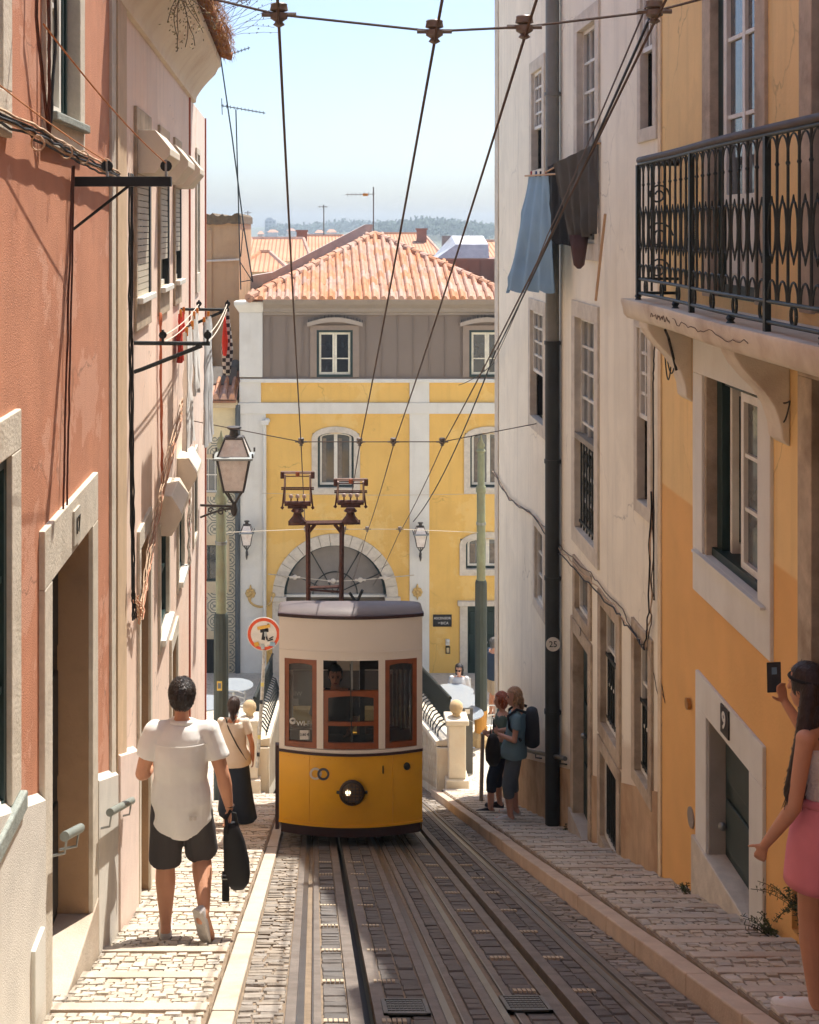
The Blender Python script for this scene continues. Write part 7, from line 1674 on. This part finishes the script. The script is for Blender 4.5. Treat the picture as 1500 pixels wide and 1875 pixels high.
def shoes(o, J, c, sole=srgb(214,206,196), which='lr', mat=None):
    k = J['k']
    for a in which:
        an, to = J['an'+a], J['to'+a]; d = (to-an); L = d.length; dn = d.normalized(); side_ = dn.cross(Vector((0,0,1)))
        side_ = side_.normalized() if side_.length > .05 else Vector((1,0,0)); up = side_.cross(dn).normalized()
        foot = Vector((d.x,d.y,0)); flat = an.z < .14*k
        if flat: dn = foot.normalized(); up = Vector((0,0,1)); side_ = dn.cross(up); base = Vector((an.x,an.y,to.z-.012*k))
        else: base = an-up*.055*k
        m = MB()
        prof = [(-.065,.020,.035),(-.05,.034,.065),(.0,.037,.085),(.05,.040,.075),(.10,.043,.058),(.15,.046,.045),(.19,.042,.034),(.215,.024,.022)]
        m.rings([[base+dn*x*k+side_*w_*k*cos(t)+up*(hh*k*max(0,sin(t))*.95+.004*(sin(t)<0)) for t in [2*pi*i/14 for i in range(14)]] for x,w_,hh in prof])
        s_ = skin_obj('shoe', m, mat or M('shoe '+str(c), c, rough=.7, var=.06, bump=.15), .008*k, o, 3)
        m = MB(); m.rings([[base+dn*x*k+side_*(w_+.004)*k*cos(t)+up*(-.014+.014*(sin(t) > 0)+.008)*k for t in [2*pi*i/14+.01 for i in range(14)]] for x,w_,hh in prof]); m.build('sole', M('sole '+str(sole), sole, rough=.7, var=.15, scale=30), s_)
def finish(o, loc, rz): o.location = loc; o.rotation_euler = (0,0,rz); return o

# --- man in white shirt walking away with a bag
J = stand(1.76); V = Vector
J.update(pel=V((0,0,.95)), chest=V((0,.02,1.31)), neck=V((0,.05,1.49)), head=V((.0,.09,1.625)), shl=V((-.19,.02,1.42)), shr=V((.19,.02,1.42)), ell=V((-.265,.0,1.13)), wrl=V((-.23,.22,1.06)), elr=V((.285,-.03,1.12)), wrr=V((.325,.03,.865)),
         hil=V((-.095,0,.92)), hir=V((.095,0,.92)), knl=V((-.11,.03,.50)), anl=V((-.105,-.01,.085)), tol=V((-.12,.16,.03)), knr=V((.13,.12,.52)), anr=V((.165,-.20,.27)), tor=V((.205,-.15,.085)), face=V((0,1,-.25)))
J['leg'] = 1.14; J['arm'] = 1.15; J['handr'] = (V((.05,.05,-1)), V((-1,0,0)), V((0,1,0)), .75); J['handl'] = (V((.2,1,.1)), V((1,0,0)), V((0,0,1)), .5)
man_skin = skin('tanned skin', srgb(206,150,118))
man = skin_obj('person', body(J), man_skin, .0065, smooth=5, label='man in white short sleeved shirt and dark shorts walking down the left steps', cat='person')
lin = M('white linen', srgb(236,234,228), rough=.9, var=.03, scale=9, bump=.55, bscale=9)
sh = tshirt(man, J, (1,1,1), hem=.715, grow=.020, sleeve=.62, mat=lin, hemcurve=.085, flare=.008, sl_r=.070, neckz=1.44, fold=.013, voxel=.0075, smooth=7)
m = MB(); nk = J['neck']; m.tube([nk+V((.075*cos(t),.068*sin(t)-.01,-.022+.016*sin(t)*-1)) for t in [2*pi*i/24 for i in range(25)]], .017, 8); m.build('collar', lin, man, smooth='all')
m = MB(); P_ = []
for i in range(13): t = R(215+9.2*i); c0 = tcen(J,1.33); P_.append(c0+V((.212*cos(t),.158*sin(t),.0)))
m.tube(P_, .0035, 5); m.build('yoke_seam', lin, man)
trousers(man, J, srgb(66,62,62), upto=1.0, grow=.018, loose=.03, name='shorts', top=1.0, mat=cloth_m('charcoal cotton', srgb(70,66,66), .9, .4, 16))
for dx in (.055,.082):
    m = MB(); c0 = V((dx+.02,-.158,.885)); m.box(c0-V((.010,.004,.012)),c0+V((.010,.002,.012))); m.build('label_patch', M('pale patch', srgb(196,190,182)), man)
hair(man, J, srgb(44,34,28), cap=.012, low=.0, front=.035, name='man', locks=1400, lock_len=.026)
shoes(man, J, srgb(186,182,180), sole=srgb(206,198,190))
m = MB(); w0 = J['wrr']; m.tube([w0+V((.031*cos(t),.031*sin(t),.02)) for t in [2*pi*i/14 for i in range(15)]], .006, 5); m.build('bracelet', M('dark bracelet', srgb(60,44,36)), man)
MX, MY = (332-VX)*8.72/FPX, 8.72; MZ = ZLW(MY)+.004; finish(man, (MX,MY,MZ), R(2)); man.scale = (.98,1.0,.955)
b = thing('black_bag', (MX+.36,MY-.02,MZ+.28), 'black soft bag carried in the walking man\'s right hand', 'bag')
m = MB(); bz = MZ; bx = MX+.355; by = MY+.02
rs = []
for z,w_,x_ in ((.74,.035,-.02),(.70,.055,-.02),(.62,.072,-.005),(.50,.085,.01),(.40,.088,.015),(.34,.075,.02),(.30,.045,.02)): rs.append([V((bx+x_+w_*cos(t),by+.05*(w_/.088)*sin(t),bz+z)) for t in [2*pi*i/18 for i in range(18)]])
m.rings(rs); m.build('pouch', cloth_m('black nylon', srgb(26,26,28), .7, .3, 20), b, smooth='all')
m = MB(); m.tube([V((bx-.05,by-.03,bz+.68)),V((bx-.055,by-.03,bz+.78)),V((bx-.03,by-.01,bz+.82)),V((bx+.0,by,bz+.80)),V((bx+.02,by,bz+.70))], .012, 6); m.build('handle', M('black strap', srgb(24,24,24)), b)
m = MB(); m.box((bx-.085,by-.02,bz+.22),(bx-.035,by+.0,bz+.42)); m.build('strap_end', M('black strap', srgb(24,24,24)), b, bevel=.008)
m = MB(); m.tube([V((bx-.085,by-.025,bz+.40)),V((bx-.03,by-.025,bz+.40)),V((bx-.03,by-.025,bz+.375)),V((bx-.085,by-.025,bz+.375)),V((bx-.085,by-.025,bz+.40))], .005, 5); m.build('buckle', steel, b)

# --- woman in long navy skirt
J = stand(1.64, True); J.update(head=J['head']+V((0,.01,-.01)), face=V((.1,1,-.3)), ell=V((-.225,.03,1.08)), wrl=V((-.215,.16,.86)), elr=V((.235,-.02,1.07)), wrr=V((.245,.03,.83)))
sk2 = skin('light brown skin', srgb(206,142,106)); wm = skin_obj('person', body(J), sk2, .009, label='woman in beige top and long navy skirt walking away', cat='person')  # light brown skin tone with slight random variation
tshirt(wm, J, (.6,.5,.4), hem=.83, grow=.022, sleeve=.55, flare=.035, hemcurve=-.0, mat=cloth_m('sand jersey', srgb(234,222,202), .9, .35, 12), sl_r=.066)
m = MB(); rs = []
for z,rx,ry,x_ in ((.98,.155,.125,0),(.88,.185,.15,0),(.70,.195,.175,.01),(.50,.205,.20,.02),(.30,.225,.225,.03),(.13,.25,.24,.045)):
    rs.append([V((x_+rx*cos(t)*(1+.05*sin(7*t)*(1-z)), ry*sin(t)*(1+.06*cos(6*t)*(1-z)), z-(.0 if z > .2 else .05*cos(t)))) for t in [2*pi*i/40 for i in range(40)]])
m.rings(rs); m.build('skirt', cloth_m('navy jersey', srgb(36,46,62), .9, .3, 10), wm, smooth='all')
hair(wm, J, srgb(58,40,32), parts=[((0,-.10,.07),(0,-.135,-.02),.04,.045),((0,-.135,-.02),(.01,-.12,-.17),.045,.02)], name='pony', front=.03)
shoes(wm, J, srgb(214,202,184)); 
m = MB(); c0 = tcen(J,1.40); m.tube([V((-.10,-.03,1.385)),V((-.05,-.125,1.28)),V((.06,-.145,1.08)),V((.17,-.10,.88))], .008, 5); m.build('bag_strap', M('dark strap', srgb(50,38,34)), wm)
m = MB(); m.tube([V((-.05,-.06,1.40)),V((0,-.085,1.36)),V((.05,-.06,1.40))], .006, 5); m.tube([V((0,-.085,1.36)),V((.0,-.125,1.20))], .005, 5); m.build('neck_tie', M('pale tie', srgb(228,216,196)), wm)
finish(wm, ((428-VX)*16.9/FPX, 16.9, ZLW(16.9)+.01), R(-3))

# --- woman leaning on the cream wall with a backpack
def capri_woman(H, pose, top, bottom, hairc, label, loc, rz, face, hp=()):
    J = stand(H, True); k = J['k']; J['face'] = face
    for a,b_ in pose.items(): J[a] = V(b_)*k
    J['handl'] = (V((.55,.8,.25)), V((.7,-.5,.4)), V((0,.3,1)), .7); J['handr'] = (V((-.55,.8,.25)), V((-.7,-.5,.4)), V((0,.3,1)), .7)
    o = skin_obj('person', body(J), skin('rosy skin', srgb(222,168,142)), .009, label=label, cat='person')
    tshirt(o, J, top, hem=.84, grow=.02, sleeve=.5, flare=.02, mat=cloth_m('jersey'+str(top), top, .9, .4, 12), sl_r=.07)
    trousers(o, J, bottom, below=.42, grow=.012, loose=.006, top=.93, mat=cloth_m('denim'+str(bottom), bottom, .85, .3, 26), name='capri_trousers')
    hair(o, J, hairc, parts=hp, name='w', cap=.012, front=.032); face_marks(o, J)
    return o, J
o, J = capri_woman(1.66, dict(chest=(0,-.03,1.28), pel=(0,.02,.93), neck=(0,-.02,1.455), head=(-.0,.02,1.60), shl=(-.165,-.03,1.39), shr=(.165,-.03,1.39), ell=(-.215,.0,1.11), elr=(.215,.0,1.11), wrl=(-.09,.21,1.13), wrr=(.07,.22,1.12), knl=(-.095,.09,.49), anl=(-.10,.06,.085), tol=(-.12,.23,.035), knr=(.10,.05,.49), anr=(.11,-.0,.085), tor=(.13,.17,.035)),
    srgb(118,148,158), srgb(104,114,122), srgb(178,136,98), 'woman in blue grey t-shirt with backpack leaning on the cream wall', None, 0, V((-.35,1,.02)), hp=[((.07,-.02,.0),(.068,.01,-.07),.03,.02),((-.07,-.02,.0),(-.068,.01,-.07),.03,.02),((0,-.09,-.03),(.02,-.11,-.14),.045,.03)])
shoes(o, J, srgb(206,200,192))
m = MB(); rs = []
for z,w_,d_ in ((1.42,.07,.04),(1.40,.12,.07),(1.30,.145,.09),(1.12,.15,.10),(.98,.14,.10),(.95,.10,.07)): rs.append(ering((0,-.205,z), w_, d_, 18))
m.rings(rs); m.build('backpack', cloth_m('dark navy nylon', srgb(38,42,50), .7, .3, 16), o, smooth='all')
for s_ in (-1,1): m = MB(); m.tube([V((s_*.11,-.14,1.40)),V((s_*.115,-.02,1.43)),V((s_*.12,.085,1.34)),V((s_*.13,.07,1.2)),V((s_*.14,-.08,1.05))], .018, 6); m.build('backpack_strap', M('navy strap', srgb(34,38,44)), o)
m = MB(); m.box((-.05,.27,1.12),(.03,.285,1.25)); m.build('phone', darkp, o, bevel=.006)
finish(o, ((944-VX)*16.6/FPX, 16.6, ZRW(16.6)+.01), R(78))
o, J = capri_woman(1.62, dict(pel=(0,.02,.93), chest=(0,-.03,1.28), neck=(0,-.02,1.455), head=(0,.0,1.60), ell=(-.2,.0,1.11), elr=(.2,.0,1.11), wrl=(-.08,.2,1.12), wrr=(.08,.2,1.1), knl=(-.10,.14,.50), anl=(-.11,.16,.085), tol=(-.12,.32,.035), knr=(.1,.06,.49), anr=(.1,.02,.085), tor=(.12,.18,.035)),
    srgb(96,116,104), srgb(44,54,72), srgb(176,92,58), 'red haired woman in dark capri trousers behind the leaning woman', None, 0, V((.2,1,.0)))
shoes(o, J, srgb(34,34,38), sole=srgb(60,58,58))
finish(o, ((918-VX)*17.9/FPX, 17.9, ZRW(17.9)+.01), R(84))
b = thing('shoulder_bag', (2.28,17.15,ZRW(17.2)+.85), 'dark slouchy shoulder bag held between the two leaning women', 'bag')
m = MB(); c0 = at(903,1375,17.15); rs = []
for dz,w_ in ((.22,.05),(.16,.10),(.02,.14),(-.12,.13),(-.19,.07)): rs.append([c0+V((w_*.75*cos(t),w_*.6*sin(t),dz)) for t in [2*pi*i/16 for i in range(16)]])
m.rings(rs); m.build('pouch', cloth_m('dark brown leather', srgb(44,38,36), .6, .3, 18), b, smooth='all'); m = MB(); m.tube([c0+V((-.04,0,.2)),c0+V((.0,.1,.42)),c0+V((.06,0,.2))], .009, 5); m.build('strap', M('dark strap', srgb(50,38,34)), b)

# --- young woman with phone at the right edge
J = stand(1.64, True); k = J['k']
J.update(shl=V((-.160,.0,1.33)), shr=V((.165,.03,1.34)), chest=V((0,.02,1.22)), neck=V((0,.05,1.40)), head=V((.0,.10,1.515)), ell=V((-.225,.015,1.02)), wrl=V((-.265,.15,.80)), elr=V((.22,.20,1.13)), wrr=V((.19,.36,1.33)), face=V((0,1,.0)))
J['handl'] = (V((-.1,.35,-1)), V((.8,.3,.1)), V((.2,1,.2)), .8); J['handr'] = (V((-.3,.1,.95)), V((-.4,-1,.0)), V((-1,.3,.2)), .35)
J.update(knl=V((-.10,.02,.47)), anl=V((-.105,-.02,.08)), tol=V((-.17,.12,.03)), knr=V((.10,-.02,.47)), anr=V((.11,-.08,.08)), tor=V((.08,.07,.03)))
sk3 = skin('brown skin', srgb(200,146,116)); gl_ = skin_obj('person', body(J), sk3, .006, smooth=5, label='young woman in pink skirt holding up a phone at the right edge', cat='person')
m = MB(); torso(m, J, .008, 1.07, 1.34); tp = skin_obj('crop_top', m, cloth_m('white lace', srgb(222,214,206), .9, .8, 60), .008, gl_, 2)
m = MB(); r_ = random.Random(2)
for i in range(60):
    t = 2*pi*i/60; c0 = tcen(J,1.07); p = c0+V((.140*cos(t),.112*sin(t),.0)); m.tube([p,p+V((r_.uniform(-.004,.004),r_.uniform(-.004,.004),-.022))], .0028, 4)
m.build('lace_fringe', M('white lace fringe', srgb(222,214,206)), tp)
m = MB(); m.rings([[V((rx*cos(t),ry*sin(t)+.0,z)) for t in [2*pi*i/36 for i in range(36)]] for z,rx,ry in ((1.02,.138,.108),(.98,.150,.118),(.90,.180,.145),(.78,.20,.165),(.66,.212,.178),(.62,.215,.18))]); m.build('skirt', cloth_m('pink cotton', srgb(230,138,148), .85, .35, 9), gl_, smooth='all')
m = MB(); m.rings([[V((rx*cos(t),ry*sin(t),z)) for t in [2*pi*i/36 for i in range(36)]] for z,rx,ry in ((1.0,.149,.118),(1.03,.142,.112))]); m.build('waistband', cloth_m('pink cotton', srgb(230,138,148)), gl_, smooth='all')
ph = [((x_,-.055,.02),(x_*1.2-.075,-.075,-.20),.042,.040) for x_ in (-.055,-.02,.02,.055)]+[((x_*1.2-.075,-.075,-.20),(x_*.9-.175,-.05,-.47),.040,.026) for x_ in (-.055,-.02,.02,.055)]
hair(gl_, J, srgb(44,30,26), parts=ph, name='long', cap=.010, front=.04)
r_ = random.Random(8); m = MB(); h = J['head']; fw = J['face'].normalized(); rt = V((fw.y,-fw.x,0)).normalized()
for i in range(120):
    x_ = r_.uniform(-.085,.08); p0 = h+rt*(x_*.9)-fw*.10+V((0,0,-.05)); p1 = h+rt*(x_*1.2-.075)-fw*(.095+r_.uniform(-.01,.012))+V((0,0,-.22)); p2 = h+rt*(x_*1.0-.18)-fw*(.06+r_.uniform(-.02,.02))+V((0,0,-.47-r_.uniform(0,.07))); m.tube([p0,p1,p2], [.0035,.0035,.0012], 4)
m.build('hair_strands', M('hair strands dark', srgb(48,33,28), rough=.45, var=.2, scale=20), gl_)
m = MB(); m.tube([h+rt*.082*cos(t)*1.0+V((0,0,.05))+fw*(.093*sin(t)-.008) for t in [2*pi*i/24 for i in range(25)]], .009, 6); m.build('head_band', M('black band', srgb(24,24,26)), gl_)
m = MB(); s1 = J['shl']+V((.05,.03,.05)); m.tube([J['shl']+V((.075,-.09,-.06)),s1+V((0,0,.0)),J['shl']+V((.08,.09,-.05))], .004, 5); m.build('top_strap', M('dark strap', srgb(50,38,34)), gl_)
shoes(gl_, J, srgb(224,220,212))
nm = M('red nail', srgb(206,44,44), rough=.25)
LX, LY, LZ = (1512-VX)*6.3/FPX, 6.3, ZRW(6.3)+.01
finish(gl_, (LX,LY,LZ), R(35))
rotm = Matrix.Rotation(R(35), 3, 'Z')
wr = rotm @ J['wrr']+V((LX,LY,LZ)); 
b = thing('phone', wr+V((-.05,.02,.10)), 'black smartphone held up by the woman in the pink skirt', 'phone')
c0 = wr+V((-.045,.03,.115)); ex = V((1,.12,0)).normalized(); ey = V((-.02,.0,1)).normalized(); ez = ex.cross(ey)
def slab(w_,h_,t0,t1,mt,nm_,ox=0,oy=0,bev=0): m = MB(); m.hexa([c0+ex*(ox+a*w_)+ey*(oy+b_*h_)+ez*t for t in (t0,t1) for a,b_ in ((-1,-1),(1,-1),(1,1),(-1,1))]); return m.build(nm_, mt, b, bevel=bev)
slab(.038,.078,-.004,.004,darkp,'case',bev=.004); slab(.034,.072,.0042,.005,M('phone screen', (.05,.06,.07), rough=.08, emit=0),'screen'); slab(.014,.018,.0051,.0056,M('screen sky', srgb(120,150,170)),'screen_picture',0,.035)
for i in range(4):
    p = wr+V((-.088+.003*i,.022,.06+.02*i)); m = MB(); m.ball(p,.006,.006,.008,nu=6,nv=5); m.build('nail', nm, gl_).matrix_parent_inverse = Matrix.LocRotScale(V((LX,LY,LZ)), Matrix.Rotation(R(35),4,'Z').to_quaternion(), V((1,1,1))).inverted()

# --- woman in sunglasses seated at a cafe table, man in blue t-shirt, tram driver
J = stand(1.64, True); k = J['k']
for a in ('pel','chest','neck','head','shl','shr','ell','elr','wrl','wrr','hil','hir'): J[a] = J[a]-V((0,0,.42))
J['knl'] = V((-.10,.40,.48)); J['knr'] = V((.10,.40,.48)); J['anl'] = V((-.10,.36,.085)); J['anr'] = V((.10,.36,.085)); J['tol'] = V((-.11,.52,.035)); J['tor'] = V((.11,.52,.035)); J['wrl'] = V((-.14,.30,.78)); J['wrr'] = V((.16,.28,.78)); J['face'] = V((.25,1,-.1))
J['zo'] = .42/k
_T = TORSOF; TORSOF = [(z-.42/k,rx,ry) for z,rx,ry in _T]
sg_ = skin_obj('person', body(J), skin('pale skin', srgb(220,166,140)), .011, label='dark haired woman in sunglasses seated at a cafe table', cat='person')
m = MB(); torso(m, J, .02); [limb(m, J['sh'+a], J['sh'+a].lerp(J['el'+a],.6), .062, .058) for a in 'lr']; skin_obj('shirt', m, cloth_m('pale grey jersey', srgb(206,208,210)), .011, sg_, 4)
m = MB(); [limb(m, J['hi'+a], J['kn'+a], .10, .07) for a in 'lr']; [limb(m, J['kn'+a], J['kn'+a].lerp(J['an'+a],.9), .07, .05) for a in 'lr']; m.ball(J['pel']-V((0,0,.02)),.18,.14,.10); skin_obj('trousers', m, cloth_m('dark trousers', srgb(48,48,54)), .011, sg_, 4)
TORSOF = _T
hair(sg_, J, srgb(30,24,22), name='dark', cap=.014, front=.04, parts=[((.06,-.02,.0),(.06,-.02,-.10),.04,.03),((-.06,-.02,.0),(-.06,-.02,-.10),.04,.03)]); face_marks(sg_, J, glasses=True); shoes(sg_, J, srgb(60,56,54))
SX, SY = (841-VX)*28.3/FPX, 28.3; finish(sg_, (SX,SY,side(SY)+.02), R(172)); chair(SX+.02,SY+.06,R(172),'aluminium chair under the woman in sunglasses')
J = stand(1.74); J['face'] = V((.3,1,0)); bm_ = skin_obj('person', body(J), skin('tanned skin', srgb(206,150,118)), .011, label='grey haired man in navy t-shirt and beige shorts by the green door', cat='person')
tshirt(bm_, J, srgb(44,58,74), grow=.02, sleeve=.6, mat=cloth_m('navy t-shirt', srgb(46,60,76)), voxel=.011); trousers(bm_, J, srgb(176,158,132), upto=.9, grow=.016, loose=.02, voxel=.011); hair(bm_, J, srgb(92,88,84), name='grey', cap=.005); shoes(bm_, J, srgb(60,56,52))
finish(bm_, ((904-VX)*28.6/FPX, 28.6, side(28.6)+.02), R(-70))
J = stand(1.72); J['face'] = V((0,1,0)); J['wrl'] = V((-.15,.32,1.05)); J['wrr'] = V((.18,.32,1.05))
dr = skin_obj('person', body(J), skin('tanned skin', srgb(206,150,118)), .012, label='tram driver in dark clothes behind the open front window', cat='person')
tshirt(dr, J, srgb(30,32,38), sleeve=.95, grow=.02, mat=cloth_m('dark uniform', srgb(30,32,38)), voxel=.012); trousers(dr, J, srgb(30,32,38), below=.9, grow=.014, voxel=.012, mat=cloth_m('dark uniform', srgb(30,32,38))); hair(dr, J, srgb(26,22,20), name='drv'); face_marks(dr, J); shoes(dr, J, srgb(28,26,26))
finish(dr, ((614-VX)*15.55/FPX, 15.55, Z0+.185+shear(15.55)), R(180))
